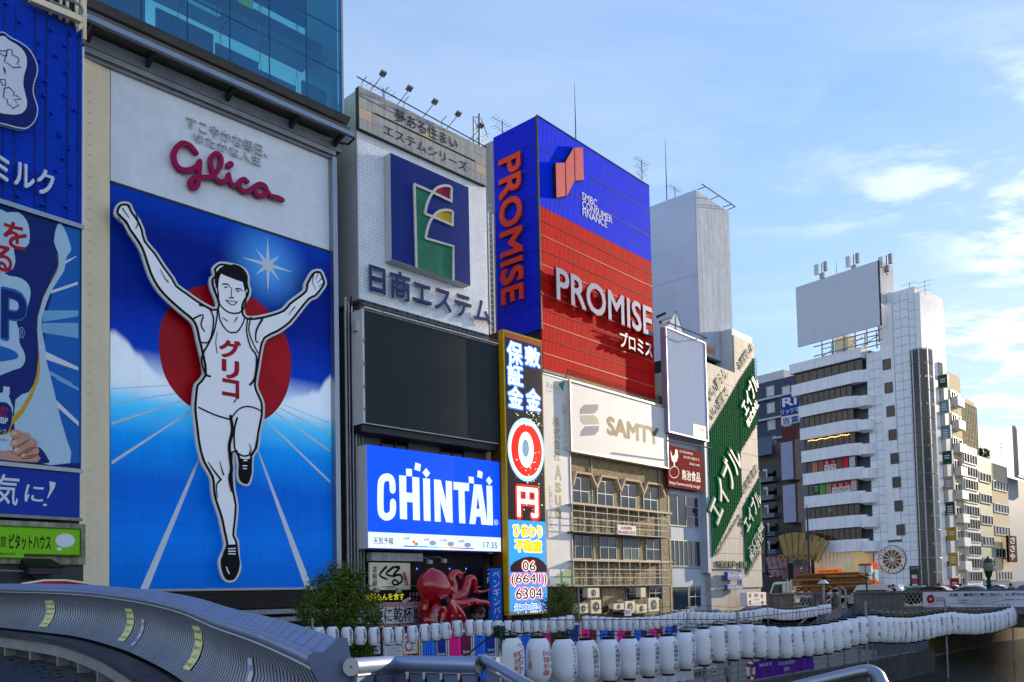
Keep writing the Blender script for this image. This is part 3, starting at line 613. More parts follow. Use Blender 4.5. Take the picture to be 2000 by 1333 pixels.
k_ = [(S6([(634, 560), (646, 620), (652, 680), (700, 728), (760, 735), (795, 700), (806, 620)]), 3.4, 3.4), (S6([(672, 572), (700, 572), (712, 590)]), 3.4, 2), (S6([(745, 600), (770, 598), (782, 612)]), 3.4, 2), (S6([(684, 590), (696, 588)]), 3.2, 2.6), (S6([(752, 612), (764, 611)]), 3.0, 2.4), (S6([(80, 195), (108, 245), (130, 280)]), 1.5, 2.2), (S6([(640, 840), (632, 900), (640, 960)]), 1.2, 2.2), (S6([(722, 590), (720, 640), (735, 650), (708, 648)]), 1.6, 2.4), (S6([(690, 662), (725, 690), (755, 672)]), 2.6, 1.6), (S6([(690, 662), (722, 668), (755, 672)]), 1.4, 1.4),
      (S6([(640, 715), (638, 760), (622, 840), (590, 910), (562, 960), (552, 1010), (575, 1080), (600, 1092)]), 3.2, 4.5), (S6([(648, 720), (658, 780), (700, 838), (750, 842), (782, 800), (795, 760)]), 3.4, 2.8), (S6([(812, 765), (806, 840), (830, 930), (862, 980), (852, 1100), (825, 1140)]), 3.2, 5), (S6([(500, 770), (560, 745), (548, 800), (568, 838)]), 3.5, 3), (S6([(895, 770), (862, 830), (858, 890), (872, 900)]), 5, 2.5),
      (S6([(540, 690), (590, 705), (618, 760), (612, 840), (590, 900), (545, 900)]), 4, 3), (S6([(830, 760), (818, 830), (840, 900), (870, 960)]), 3.4, 3), (S6([(318, 488), (345, 540), (362, 560)]), 1.2, 3), (S6([(1045, 745), (1065, 715), (1080, 700)]), 1.2, 2.6), (S6([(668, 760), (695, 778)]), 1, 3), (S6([(735, 790), (752, 760)]), 1, 3),
      (S7([(535, 50), (620, 90), (700, 115), (720, 120)]), 3.2, 3.6), (S7([(718, 112), (760, 62), (810, 45), (870, 60), (892, 80)]), 3.2, 3), (S7([(735, 20), (750, 0), (760, -20)]), 3, 1), (S7([(865, -20), (885, 10), (890, 60)]), 1, 3), (S7([(715, 100), (725, 180), (708, 260), (712, 330), (720, 400), (710, 450), (725, 520)]), 7, 8), (S7([(752, 110), (735, 180), (738, 280), (760, 312), (800, 325), (845, 300), (862, 240), (888, 120)]), 4.5, 3), (S7([(655, 355), (665, 400), (675, 430)]), 1.4, 4), (S7([(590, 360), (615, 400), (660, 458)]), 2, 4.5), (S7([(660, 458), (635, 490), (640, 560)]), 4, 2), (S7([(820, 255), (830, 285), (822, 310)]), 1.4, 3.5),
      (S6([(90, 180), (125, 235)]), 2.4, 1.2), (S6([(105, 145), (142, 200)]), 2.6, 1.4), (S6([(128, 125), (160, 175)]), 2.6, 1.4), (S6([(180, 180), (192, 225), (178, 260)]), 2.8, 1.6), (S6([(1185, 515), (1178, 560), (1196, 600)]), 2.6, 1.4), (S6([(1215, 505), (1196, 545)]), 2.2, 1.2), (S6([(1238, 530), (1206, 565)]), 2.2, 1.2), (S6([(1248, 560), (1212, 588)]), 2.2, 1.2), (S6([(622, 555), (632, 575), (630, 600)]), 1.6, 1.6)]
kk = 0.0195
ribbon(RN, 'ink_lines', m_ink, sfr, [([px(RN, sfr, *p) for p in smooth(q, 3)], a * kk, b_ * kk) for q, a, b_ in k_], o3 + 0.005, 0.004, kind='stuff')
ppoly(RN, 'shoe_lace', m_body, sfr, [stroke(S7(p), 2.0) for p in ([(788, 352), (810, 350)], [(783, 380), (810, 380)], [(785, 395), (808, 396)], [(702, 848), (745, 846)], [(702, 862), (745, 862)], [(702, 876), (745, 878)], [(692, 950), (700, 975), (710, 990)])], o3 + 0.006, 0.004)
for ch, r in zip('グリコ', (((650, 870, 980, 775)), ((665, 990, 1098, 765)), ((667, 1100, 1205, 765)))):
    ptext(RN, ch, m_red_p, sfr, 200 + r[0] * .345, 360 + r[1] * .345, 360 + r[2] * .345, 200 + r[3] * .345, off=o3 + 0.004, th=0.004, bold=0.045)
# header wordmarks
m_letterm = mat('silver_channel_letter', (196, 196, 192), 0.4, 0.2, vary=0.1)
a0, b1 = F1.onY(362, 226); _, b0 = F1.onY(362, 250); a1 = F1.onY(520, 300)[0]
T.text('すこやかな毎日、', m_letterm, sf, a0, a1, b0, b1, off=0.05, th=0.07)
a0, b1 = F1.onY(377, 258); _, b0 = F1.onY(377, 278); a1 = F1.onY(508, 320)[0]
T.text('ゆたかな人生', m_letterm, sf, a0, a1, b0, b1, off=0.05, th=0.07)
m_mag = mat('magenta_letter', (158, 12, 74), 0.35, vary=0.05)
zg = Z(160, 90, 0.3)
g1 = [(728, 710), (690, 665), (640, 648), (600, 680), (582, 730), (600, 790), (640, 820), (690, 820), (735, 795), (752, 765)]
g2 = [(752, 765), (748, 830), (742, 900), (725, 935), (700, 930), (690, 900), (720, 868), (780, 868), (830, 862), (870, 820), (890, 770), (885, 730), (855, 715), (825, 745), (825, 800), (850, 870), (895, 898), (930, 880), (940, 850)]
g3 = [(940, 850), (945, 880), (962, 915), (990, 918), (1015, 890), (1040, 880), (1060, 895)]; g4 = [(1015, 890), (1005, 920), (1030, 955), (1070, 955), (1105, 930), (1140, 912), (1175, 925), (1185, 960), (1165, 985), (1130, 985), (1112, 960), (1125, 925), (1170, 930), (1210, 985), (1260, 1000), (1290, 1015)]
for k, (g, wd) in enumerate(((g1, 0.215), (g2, 0.2), (g3, 0.19), (g4, 0.2))):
    ribbon(T, 'script_letter', m_mag, sf, [([px(T, sf, *p) for p in smooth(zg(g), 4)], wd, wd)], 0.12, 0.14 + 0.003 * k)
ppoly(T, 'script_letter', m_mag, sf, zg(circ(947, 787, 24, 24, 16)), 0.12, 0.14)
# frame around the board
T.box('frame_post', m_alu, SR, SR + 0.25, -0.35, 0.5, BB - 1.0, BT - 0.1)
T.box('frame_sill', m_alu, jl, SR + 0.2, -0.12, 0.3, BB - 0.1, BB)
m_louv = mat('louvre_bronze', (66, 62, 58), 0.5, 0.4)
for i in range(14):
    z = BB - 0.16 - i * 0.052
    T.box('louvre_slat', m_louv, jl + 0.1, SR + 0.1, -0.05 + i * 0.035, 0.0 + i * 0.035, z - 0.03, z)
T.box('louvre_backing', m_black, jl, SR, 0.45, 0.6, BB - 1.2, BB - 0.1)
T.box('beam', m_galv, 0, SR + 0.1, -0.3, 0.2, BB - 1.15, BB - 0.95); T.box('beam', m_galv, 0, SR + 0.1, -0.1, 0.4, BB - 1.5, BB - 1.3)
T.tube('gutter_pipe', m_cream, [(0, -0.2, BB - 1.85), (SR, -0.2, BB - 1.85)], 0.09)
T.box('blue_awning', mat('blue_awning_cloth', (50, 120, 170), 0.6), 0, SR, -0.6, 0.3, BB - 2.6, BB - 2.05)
T.box('shop_front', m_black, 0, SR, 0.3, 0.6, GZ, BB - 2.6)
# canopy above the board
CS, CE = F1.onY(168, 60, -1.1)[0], SR + 0.55
m_soff = mat('soffit_metal', (128, 128, 126), 0.4, 0.5, vary=0.15)
T.boxes('head_frame', m_galv, [(CS + 0.2, SR + 0.25, -0.28, 0.2, BT + 0.02, BT + 0.24), (CS + 0.2, SR + 0.2, -0.14, 0.2, BT - 0.12, BT + 0.017)])
T.box('soffit', m_soff, CS, CE, -0.3, 0.6, BT + 0.26, BT + 0.75)
zr = BT + 0.72
T.box('canopy_rail', m_alu, CS, CE + 0.1, -1.25, -1.05, zr - 0.02, zr + 0.18)
T.mesh('cornice', m_soff, [(a, y, z) for a in (CS, CE) for y, z in ((0.3, zr + 0.1), (-0.85, zr + 0.25), (-1.0, zr + 0.5), (-0.8, zr + 0.6), (0.3, zr + 0.6))], [(0, 1, 6, 5), (1, 2, 7, 6), (2, 3, 8, 7), (3, 4, 9, 8), (0, 4, 3, 2, 1), (5, 6, 7, 8, 9)])
T.mesh('cornice', m_soff, [(a, y, z) for a in (CS + 0.1, CE + 0.05) for y, z in ((0.3, zr + 0.62), (-0.8, zr + 0.78), (-1.05, zr + 1.0), (-0.9, zr + 1.08), (0.3, zr + 1.08))], [(0, 1, 6, 5), (1, 2, 7, 6), (2, 3, 8, 7), (3, 4, 9, 8), (0, 4, 3, 2, 1), (5, 6, 7, 8, 9)])
for u in (172, 290, 446, 570, 655):
    a = F1.onY(u, 100, -0.6)[0]; T.mesh('bracket', m_steel, [(a + k, y, z) for k in (0, 0.16) for y, z in ((-0.2, BT + 0.35), (-1.06, zr - 0.01), (-1.06, zr + 0.1), (-0.2, BT + 0.7))], [(0, 1, 2, 3), (4, 5, 6, 7), (0, 1, 5, 4), (1, 2, 6, 5), (2, 3, 7, 6), (0, 3, 7, 4)])
T.tube('rail_end', m_steel, [(CE + 0.05, -1.15, zr + 0.1), (CE + 0.28, -1.0, zr + 0.1), (CE + 0.28, -0.5, zr), (CE - 0.1, -0.3, zr)], 0.05)
# glass tower
m_tg = bpy.data.materials.new('teal_tinted_glass'); m_tg.use_nodes = True; t = m_tg.node_tree; t.nodes.clear()
o_ = N(t, 'ShaderNodeOutputMaterial'); gl_ = N(t, 'ShaderNodeBsdfGlossy'); gl_.inputs['Roughness'].default_value = 0.03; gl_.inputs['Color'].default_value = (0.7, 0.9, 1, 1); tr = N(t, 'ShaderNodeBsdfTransparent'); tr.inputs['Color'].default_value = (0.36, 0.72, 0.84, 1)
lw = N(t, 'ShaderNodeLayerWeight'); lw.inputs['Blend'].default_value = 0.25; ms = N(t, 'ShaderNodeMixShader'); t.links.new(M(t, 'ADD', M(t, 'MULTIPLY', lw.outputs['Fresnel'], 0.5), 0.09), ms.inputs[0]); t.links.new(tr.outputs[0], ms.inputs[1]); t.links.new(gl_.outputs[0], ms.inputs[2]); t.links.new(ms.outputs[0], o_.inputs[0])
yg = -0.75; gz0 = zr + 1.1; GL = F1.onY(180, 10, yg)[0]; GR = F1.onY(666, 100, yg)[0]
us = [276, 366.6, 449.7, 527, 599]; cuts = [GL] + [F1.onY(u, 100, yg)[0] for u in us] + [GR]
rows = [gz0 + k * 2.05 for k in range(6)]
for i in range(len(cuts) - 1):
    for j in range(len(rows) - 1):
        T.box('glass_pane', m_tg, cuts[i] + 0.012, cuts[i + 1] - 0.012, yg, yg + 0.02, rows[j] + 0.012, rows[j + 1] - 0.012)
for c in cuts: T.box('mullion', m_black, c - 0.02, c + 0.02, yg + 0.021, yg + 0.07, gz0, rows[-1])
for r_ in rows[1:]: T.box('transom', m_black, GL, GR, yg + 0.022, yg + 0.06, r_ - 0.02, r_ + 0.02)
T.box('corner_column', m_alu, GR + 0.01, GR + 0.12, yg - 0.02, yg + 0.25, gz0 - 0.1, rows[-1]); T.box('corner_column', m_cream, GL - 0.14, GL - 0.01, yg - 0.02, 1.0, gz0, rows[-1])
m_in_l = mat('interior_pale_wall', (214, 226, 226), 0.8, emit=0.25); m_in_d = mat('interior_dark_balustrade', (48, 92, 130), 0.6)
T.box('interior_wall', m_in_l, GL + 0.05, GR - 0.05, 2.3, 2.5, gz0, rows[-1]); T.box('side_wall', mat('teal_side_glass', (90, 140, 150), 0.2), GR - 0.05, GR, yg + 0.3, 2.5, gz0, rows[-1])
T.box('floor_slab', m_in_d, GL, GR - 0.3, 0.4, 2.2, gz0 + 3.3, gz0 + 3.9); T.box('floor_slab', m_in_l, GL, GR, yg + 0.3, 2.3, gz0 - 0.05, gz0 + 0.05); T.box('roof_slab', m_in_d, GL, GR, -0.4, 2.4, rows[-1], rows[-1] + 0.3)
for a, b_, h in ((0.05, 0.21, 1.75), (0.25, 0.47, 1.6), (0.48, 0.66, 1.3), (0.66, 0.83, 1.0), (0.86, 0.98, 1.45)):
    T.box('balustrade_panel', m_in_d, GL + (GR - GL) * a, GL + (GR - GL) * b_, 0.15, 0.25, gz0, gz0 + h)
for k in (3, 5): T.box('balustrade_panel', m_in_d, GL + (GR - GL) * 0.45, GL + (GR - GL) * 0.88, 0.15, 0.25, gz0 + 2.0 * k - 1.9, gz0 + 2.0 * k - 0.2)
T.box('light_fitting', m_white, cuts[3] - 1.2, cuts[3] + 0.3, 0.6, 0.9, gz0 + 3.05, gz0 + 3.3)
T.box('yellow_poster', mat('yellow_poster_paint', (196, 190, 60), 0.6, emit=0.15), F1.onY(465, 0, 0)[0], F1.onY(492, 0, 0)[0], -0.1, -0.06, F1.onY(480, 14, 0)[1], F1.onY(480, 14, 0)[1] + 1.2)
for c in cuts[1:-1]:
    for r_ in rows[1:3]:
        T.tubes('spider_fitting', m_steel, [([(c, yg + 0.08, r_), (c - 0.1, yg + 0.75, r_ - 0.35)], 0.022), ([(c - 0.25, yg + 0.8, r_ - 1.9), (c - 0.05, yg + 0.6, r_ + 0.2), (c + 0.1, yg + 0.85, r_ + 2.0)], 0.01), ([(c + 0.1, yg + 0.8, r_ - 1.9), (c - 0.1, yg + 0.7, r_ - 0.3)], 0.01)], n=5)
# ================================================================ residential sign building (grey header, E emblem, blank screen, blue LED screen)
def board(T, name, m, y, uL, vT, vB, uR, dep=0.15, parent=None, **k):
    a, b, c, d = rect(T.fr, y, uL, vT, vB, uR); T.box(name, m, a, b, y, y + dep, c, d, parent, **k); return a, b, c, d
def emis(name, col, e=0.9): return mat(name, col, 0.4, emit=e, vary=0)
T = Thing('emblem_sign_building', 'grey headed building with blue E emblem board, blank dark screen and bright blue LED screen', 'building', F1, (10, 0, GZ))
sE = F1.onY(698, 300)[0]; sR = F1.onY(949, 365)[0]; EH = F1.onY(701, 167, -0.25)[1]; EM = F1.onY(701, 250, -0.25)[1]; EB = F1.onY(705, 584)[1]
m_pale = mat('pale_grey_cladding', (200, 204, 208), 0.55, vary=0.08, streak=0.12)
m_head = mat('weathered_grey_panel', (168, 172, 174), 0.8, vary=0.14, streak=0.3)
m_head2 = mat('beige_repair_panel', (184, 172, 150), 0.7, vary=0.1)
T.box('wall', m_pale, sE, sR, 0.06, 9, EB, EH - 0.1)
T.box('lower_wall', mat('grey_render', (112, 114, 114), 0.85, vary=0.2, streak=0.3), sE + 0.3, sR + 1.0, 0.4, 9, GZ, EB)
s0h = F1.onY(701, 167, -0.25)[0]; s1h = F1.onY(949, 290, -0.25)[0]
T.box('header_backing', m_conc_d, s0h, s1h, -0.2, 0.05, EM + 0.01, EH - 0.02)
for i in range(11):
    for j in range(4):
        w_ = (s1h - s0h) / 11; h_ = (EH - EM) / 4
        T.box('header_panel', m_head2 if (i, j) in ((0, 1), (5, 2), (10, 1)) else m_head, s0h + i * w_ + 0.008, s0h + (i + 1) * w_ - 0.008, -0.25 + random.uniform(0, 0.006), -0.205, EM + j * h_ + 0.008, EM + (j + 1) * h_ - 0.008)
sh = ('F', -0.25)
ptext(T, '夢ある住まい', m_txt_d, sh, 771, 211, 236, 892, off=0.012, bold=0.014)
ptext(T, 'エステムシリーズ', m_txt_d, sh, 749, 241, 262, 911, off=0.012, bold=0.014)
a, b = F1.onY(732, 221, -0.25); a2 = F1.onY(926, 221, -0.25)[0]; T.box('rule_line', m_txt_d, a, a2, -0.28, -0.26, b - 0.045, b + 0.01)
m_dots = perf_mat('white_bulb_board', (230, 236, 244), 'xz', 0.17, 0.17, dark=0.55, rough=0.4, metal=0.0)
T.mesh('bulb_board', m_dots, *boxg(sE, sR, 0.0, 0.055, EB, EM))
st = []
for i in range(int((sR - sE) / 0.17)):
    for j in range(int((EM - EB) / 0.17)):
        if (i * 7 + j * 3) % 2 == 0: st.append((sE + 0.085 + i * 0.17 - 0.012, sE + 0.085 + i * 0.17 + 0.012, -0.045, 0.0, EB + 0.085 + j * 0.17 - 0.012, EB + 0.085 + j * 0.17 + 0.012))
T.boxes('bulb', m_white, st, kind='stuff')
# emblem
yE = -0.55; a, b, c, d = rect(F1, yE, 761.5, 298, 506, 914)
eb = T.box('emblem_box', m_pale, a, b, yE, 0, c, d, raw=True); se = ('F', yE)
m_eblue = mat('emblem_blue', (8, 40, 126), 0.45, vary=0.25, scale=0.7); T.box('emblem_face', m_eblue, a + 0.02, b - 0.02, yE - 0.01, yE, c + 0.02, d - 0.02)
z1 = Z(660, 140, 0.255); z2 = Z(660, 460, 0.3)
m_eg = mat('emblem_green', (46, 122, 92), 0.4, vary=0.25, scale=1); m_er = mat('emblem_crimson', (150, 26, 60), 0.4, vary=0.1); m_ey = mat('emblem_yellow', (206, 170, 30), 0.4, vary=0.1)
ppoly(T, 'emblem_green_field', m_eg, se, z1([(590, 885), (700, 935), (672, 1010), (660, 1095), (712, 1118), (680, 1180), (664, 1280)]) + z2([(580, 20), (742, 80), (742, 288), (510, 208)]), 0.012)
r_arc = [(715, 928), (745, 895), (790, 880), (830, 880), (862, 895), (862, 1000)]; y_arc = [(716, 1112), (750, 1080), (790, 1066), (835, 1066), (870, 1080), (870, 1182)]
ppoly(T, 'emblem_red_field', m_er, se, z1(r_arc), 0.012); ppoly(T, 'emblem_yellow_field', m_ey, se, z1(y_arc), 0.012)
m_tube = mat('cream_tube_frame', (212, 208, 196), 0.35, vary=0.08)
kE = 0.025
paths = [(z1([(578, 868)]) + z2([(505, 208)]), 0), (z1([(578, 868), (715, 928), (862, 1000)]), 0), (smooth(z1([(862, 1000), (862, 940), (862, 895), (830, 880), (790, 882), (745, 900), (700, 960), (672, 1030), (660, 1095)]), 3), 1), (z1([(660, 1095), (716, 1115), (870, 1182)]), 0), (smooth(z1([(870, 1182), (870, 1120), (870, 1080), (835, 1066), (790, 1068), (750, 1085), (705, 1140), (678, 1210), (664, 1282)]), 3), 1), (z1([(664, 1282)]) + z2([(745, 75), (745, 292)]), 0)]
ribbon(T, 'emblem_tube', m_tube, se, [([px(T, se, *p) for p in q], 0.13, 0.13) for q, _ in paths], 0.014, 0.09)
st_ = ('F', -0.1); m_navy = mat('navy_letter_face', (34, 50, 110), 0.35, vary=0.05)
for k, (m_, o_, t_, bo) in enumerate(((m_white, 0.06, 0.1, 0.03), (m_navy, 0.165, 0.02, 0.02))):
    ptext(T, '日商エステム', m_, st_, 717, 514, 570, 952, off=o_, th=t_, bold=bo)
# header frame and rooftop lamps
T.tube('roof_rail', m_steel, [F3(u, v) if False else (F1.onY(u, v, -0.6)[0], -0.6, F1.onY(u, v, -0.6)[1]) for u, v in ((697, 150), (950, 288))], 0.03)
for u, v in ((708, 168), (752, 187), (790, 206), (864, 243)):
    s_, z_ = F1.onY(u, v, -0.25); T.tube('rail_post', m_galv, [(s_, -0.2, z_ - 0.1), (s_, -0.2, z_ + 0.2), (s_, -0.6, z_ + 0.3)], 0.022)
for i, (u, v) in enumerate(((725, 174), (777, 202), (827, 227), (873, 250), (918, 272))):
    s_, z_ = F1.onY(u, v, -0.25)
    LP = Thing('roof_floodlight', '%s floodlight from the left on an arm along the grey sign roof' % ('first', 'second', 'third', 'fourth', 'fifth')[i], 'floodlight', F1, (s_, -0.25, z_), group='floodlights along the grey sign roof')
    LP.tube('arm', m_galv, [(s_, -0.1, z_ - 0.1), (s_ + 0.25, -0.9, z_ + 0.55)], 0.022)
    LP.mesh('lamp_head', m_galv, [(s_ + 0.25 + i_ * 0.16, -0.9 + j_ * 0.12, z_ + 0.6 + k_ * 0.04 - j_ * 0.06) for i_ in (-1, 1) for j_ in (-1, 1) for k_ in (-1, 1)], [(0, 1, 3, 2), (4, 6, 7, 5), (0, 4, 5, 1), (2, 3, 7, 6), (0, 2, 6, 4), (1, 5, 7, 3)])
# lattice mast between the two sign buildings
LM = Thing('lattice_mast', 'small steel lattice mast on the roof between grey header and blue ribbed tower', 'mast', F1, (sR, 1, EH - 3))
pts = [(925, 270), (925, 230), (936, 275), (936, 223), (950, 270)]
def Q(u, v, y=0.6): h = F1.onY(u, v, y); return (h[0], y, h[1])
LM.tubes('lattice_bar', m_galv, [([Q(925, 285), Q(925, 228)], 0.05), ([Q(936, 290), Q(936, 223)], 0.07), ([Q(953, 268), Q(937, 225)], 0.03), ([Q(925, 230), Q(935, 255)], 0.025), ([Q(935, 240), Q(925, 262)], 0.025), ([Q(930, 272), Q(955, 264)], 0.04), ([Q(930, 285), Q(952, 275)], 0.03), ([Q(926, 228), Q(936, 232)], 0.02)])
# cable ladder right of the bulb board
lx = sR + 0.25
CLD = Thing('cable_ladder', 'narrow pale ladder running down beside the white bulb board', 'ladder', F1, (lx, 0, EB - 0.5))
CLD.boxes('rail', m_pale, [(lx, lx + 0.05, 0.1, 0.16, EB - 0.6, EH - 3.4), (lx + 0.35, lx + 0.4, 0.1, 0.16, EB - 0.6, EH - 3.4)])
CLD.boxes('rung', m_head2, [(lx + 0.05, lx + 0.35, 0.12, 0.15, z, z + 0.04) for z in [EB - 0.4 + 0.32 * i for i in range(26)]], kind='stuff')
# blank screen
yS = -0.9; a, b, c, d = rect(F1, yS, 708, 602.5, 826, 970)
yb_ = F1.onS(688, 700, a)[0]
SC = Thing('blank_screen', 'large switched off charcoal video screen under the white bulb board', 'screen', F1, (a, yS, c))
m_scr = mat('off_led_face', (44, 50, 54), 0.55, vary=0.04, bump=0.1, bscale=60)
SC.box('cabinet', m_white, a, b - 0.02, yS + 0.04, yb_, c, d); SC.box('screen_face', m_scr, a + 0.12, b, yS, yS + 0.038, c + 0.05, d - 0.05)
SC.box('vent_box', m_pale, a - 0.12, a, yS + 0.35, yS + 0.65, d - 1.0, d - 0.45); SC.box('catwalk', m_steel, a, b, yS + 0.2, 0.35, c - 0.35, c - 0.05)
for i in range(8):
    w_ = (b - a) / 8; SC.box('top_tray', m_white, a + i * w_ + 0.04, a + (i + 1) * w_ - 0.04, yS - 0.12, yS + 0.1, d + 0.02, d + 0.08)
SC.tube('top_rail', m_galv, [(a - 0.1, yS - 0.1, d + 0.2), (b + 0.1, yS - 0.1, d + 0.2)], 0.025)
SC.boxes('hinge', m_galv, [(a + 0.04, a + 0.1, yS - 0.03, yS + 0.04, c + 0.6 + k * 1.1, c + 0.75 + k * 1.1) for k in range(4)])
SC.boxes('truss', m_steel, [(a, b, 0.0, 0.15, d + 0.05, d + 0.12)] + [(a + k * 0.7, a + k * 0.7 + 0.06, 0, 0.1, d, EB) for k in range(int((b - a) / 0.7))], kind='stuff')
for u0, u1 in ((743, 796), (858, 905)):
    a_ = F1.onY(u0, 850, 0.4)[0]; b_ = F1.onY(u1, 850, 0.4)[0]; zt_ = F1.onY(743, 842, 0.4)[1]; zb_ = F1.onY(743, 880, 0.4)[1]; window(T, a_, b_, 0.4, zb_ - 0.4, zt_, m_steel, m_glass, 2, 1)
# pipes and dark gap between the runner building and this one
PI_ = Thing('pipe_bundle', 'bundle of grey downpipes and conduits in the dark gap beside the blank screen', 'pipes', F1, (sE - 0.5, 0, GZ))
PI_.tubes('pipe', m_galv, [([(sE - 0.9 + k * 0.22, -0.1 + 0.05 * k, GZ), (sE - 0.9 + k * 0.22, -0.1 + 0.05 * k, EB - 0.2 - k * 0.15)], r_) for k, r_ in enumerate((0.07, 0.04, 0.04, 0.06, 0.03, 0.03))])
PI_.box('wall_column', mat('grey_column', (92, 98, 104), 0.6, vary=0.2), sE - 0.35, sE + 0.25, 0.25, 2, GZ, EB - 1)
for k in range(12): PI_.box('dark_window', m_glass, sE - 1.35, sE - 0.95, 0.9, 1.0, GZ + 1 + k * 1.6, GZ + 2.1 + k * 1.6)
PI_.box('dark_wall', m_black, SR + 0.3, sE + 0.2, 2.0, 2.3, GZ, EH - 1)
# bright LED screen
yC = -0.75; a, b, c, d = rect(F1, yC, 716, 868.5, 1071, 975); yb_ = F1.onS(694, 980, a)[0]
LS = Thing('blue_led_screen', 'lit blue video screen with big white capital letters and a weather strip', 'screen', F1, (a, yC, c))
LS.box('cabinet', m_white, a, b, yC + 0.03, yb_, c, d); sl = ('F', yC); m_lb = emis('lit_blue', (6, 66, 226), 0.55); m_lw = emis('lit_white', (214, 228, 240), 0.42); m_ld = emis('lit_dark', (30, 36, 60), 0.3)
LS.box('screen_face', m_lb, a + 0.02, b, yC, yC + 0.025, c, d); zz_ = F1.onY(719, 1039, yC)[1]
LS.poly('weather_strip', m_lw, sl, [(a + 0.02, c + 0.02), (b - 0.01, c + 0.02), (b - 0.01, zz_), (a + 0.02, zz_)], 0.004)
z3 = Z(660, 820, 0.225)
pstroke(LS, 'lettering', m_lw, sl, [z3([(474, 612), (472, 550), (455, 508), (420, 500), (385, 520), (370, 580), (370, 780), (388, 828), (420, 845), (460, 828), (477, 785), (477, 718)])], 14.6, off=0.004, th=0.003, sm=3)
for g in ([(530, 482), (592, 488), (593, 632), (646, 638), (644, 496), (705, 503), (712, 876), (652, 871), (649, 720), (598, 714), (600, 867), (538, 862)], [(738, 508), (798, 515), (804, 882), (745, 877)], [(832, 518), (892, 525), (938, 710), (934, 530), (988, 537), (996, 895), (938, 890), (888, 705), (892, 888), (840, 884)], [(1002, 540), (1138, 552), (1138, 622), (1098, 618), (1106, 902), (1052, 898), (1045, 612), (1003, 608)], [(1180, 560), (1246, 566), (1300, 914), (1245, 912), (1237, 845), (1202, 842), (1192, 908), (1140, 905)], [(1288, 572), (1338, 576), (1346, 918), (1297, 915)], [(590, 425), (642, 430), (642, 494), (592, 488)], [(672, 372), (720, 388), (712, 450), (662, 434)], [(765, 420), (800, 466), (768, 506), (732, 460)], [(1134, 494), (1178, 498), (1180, 556), (1136, 550)], [(1214, 438), (1256, 456), (1250, 512), (1208, 498)], [(1310, 492), (1340, 535), (1314, 570), (1284, 528)]):
    ppoly(LS, 'lettering', m_lw, sl, z3(g), 0.008)
ppoly(LS, 'letter_hole', m_lb, sl, z3([(1213, 665), (1229, 776), (1201, 773)]), 0.012); ptext(LS, '®', m_lw, sl, 964.5, 1015, 1026, 973, off=0.006)
ptext(LS, '天気予報', m_ld, sl, 729, 1049, 1063, 768, off=0.008, bold=0.01)
for tx, u in (('24時', 787), ('6時', 828), ('12時', 860), ('18時', 894)): ptext(LS, tx, m_ld, sl, u, 1049 + (u - 787) * 0.05, 1055 + (u - 787) * 0.05, u + (13 if len(tx) > 2 else 10), off=0.008)
ptext(LS, '17:35', m_ld, sl, 944, 1059, 1071, 971, off=0.008)
ppoly(LS, 'sun_icon', emis('lit_orange', (240, 130, 20), 0.5), sl, [circ(808, 1059, 3.4, n=12)] + [stroke([(808 + 4.5 * math.cos(q), 1059 + 5 * math.sin(q)), (808 + 6.2 * math.cos(q), 1059 + 6.8 * math.sin(q))], 1) for q in [k * 0.785 for k in range(8)]], 0.009)
m_cg = emis('lit_cloud_grey', (130, 150, 170), 0.35)
for u, v in ((813, 1063), (845, 1061), (880, 1063), (913, 1065)): ppoly(LS, 'cloud_icon', m_cg, sl, circ(u, v, 4.0 if u == 813 else 7, 3.4 if u == 813 else 5, 8), 0.011)
cols = [(30, 30, 120), (30, 120, 200), (40, 190, 180), (210, 200, 40), (220, 60, 30), (150, 30, 110)]
for k, cc_ in enumerate(cols):
    u0, u1 = 788 + k * 22.8, 788 + (k + 1) * 22.8; ppoly(LS, 'colour_bar', emis('lit_bar_%d' % k, cc_, 0.4), sl, [(u0, 1066 + k * 0.85), (u1, 1066.8 + k * 0.85), (u1, 1068.8 + k * 0.85), (u0, 1068 + k * 0.85)], 0.009)
# ================================================================ dark restaurant front with octopus
m_dk = mat('dark_purple_render', (40, 34, 50), 0.8, vary=0.4, scale=4, bump=0.4)
DF = Thing('restaurant_front', 'dark restaurant front below the lit blue screen with signs and a red octopus', 'shop front', F1, (12, 0, GZ))
a, b, c, d = rect(F1, 0.2, 716, 1076, 1240, 990); DF.box('wall', m_dk, a, b + 0.3, 0.2, 0.39, GZ, d); DF.box('ledge', m_head, a, a + 3.2, -0.2, 0.2, d - 0.5, d - 0.1)
for k in range(4):
    u = 815 + k * 32; s_, z_ = F1.onY(u, 1115, 0.15); DF.poly('arch_panel', m_black, ('F', 0.2), circ(s_, z_, 0.42, 0.8, 20), 0.004)
    DF.poly('blue_lamp', emis('lit_blue_lamp', (60, 110, 255), 1.2), ('F', 0.2), circ(s_, z_ + 0.1, 0.05, n=8), 0.02)
zo = Z(680, 1060, 0.2049)
def sign(name, label, m, y, uL, vT, vB, uR, cat='sign', fr=F1, dep=0.12, group=None):
    a, b, c, d = rect(fr, y, uL, vT, vB, uR); S = Thing(name, label, cat, fr, (a, y, c), group=group); S.box('board', m, a, b, y, y + dep, c, d); S.r = (a, b, c, d); return S
m_crm = mat('cream_board', (214, 206, 178), 0.6, vary=0.08)
S = sign('calligraphy_sign', 'cream signboard with black brush calligraphy left of the red octopus', m_crm, -0.1, 722, 1099, 1153, 801); s_ = ('F', -0.1)
ptext(S, '道頓堀', m_ink, s_, 727, 1106, 1146, 736, off=0.01, vertical=True, bold=0.01); ptext(S, 'KUKURU', m_ink, s_, 754, 1147, 1150, 771, off=0.01)
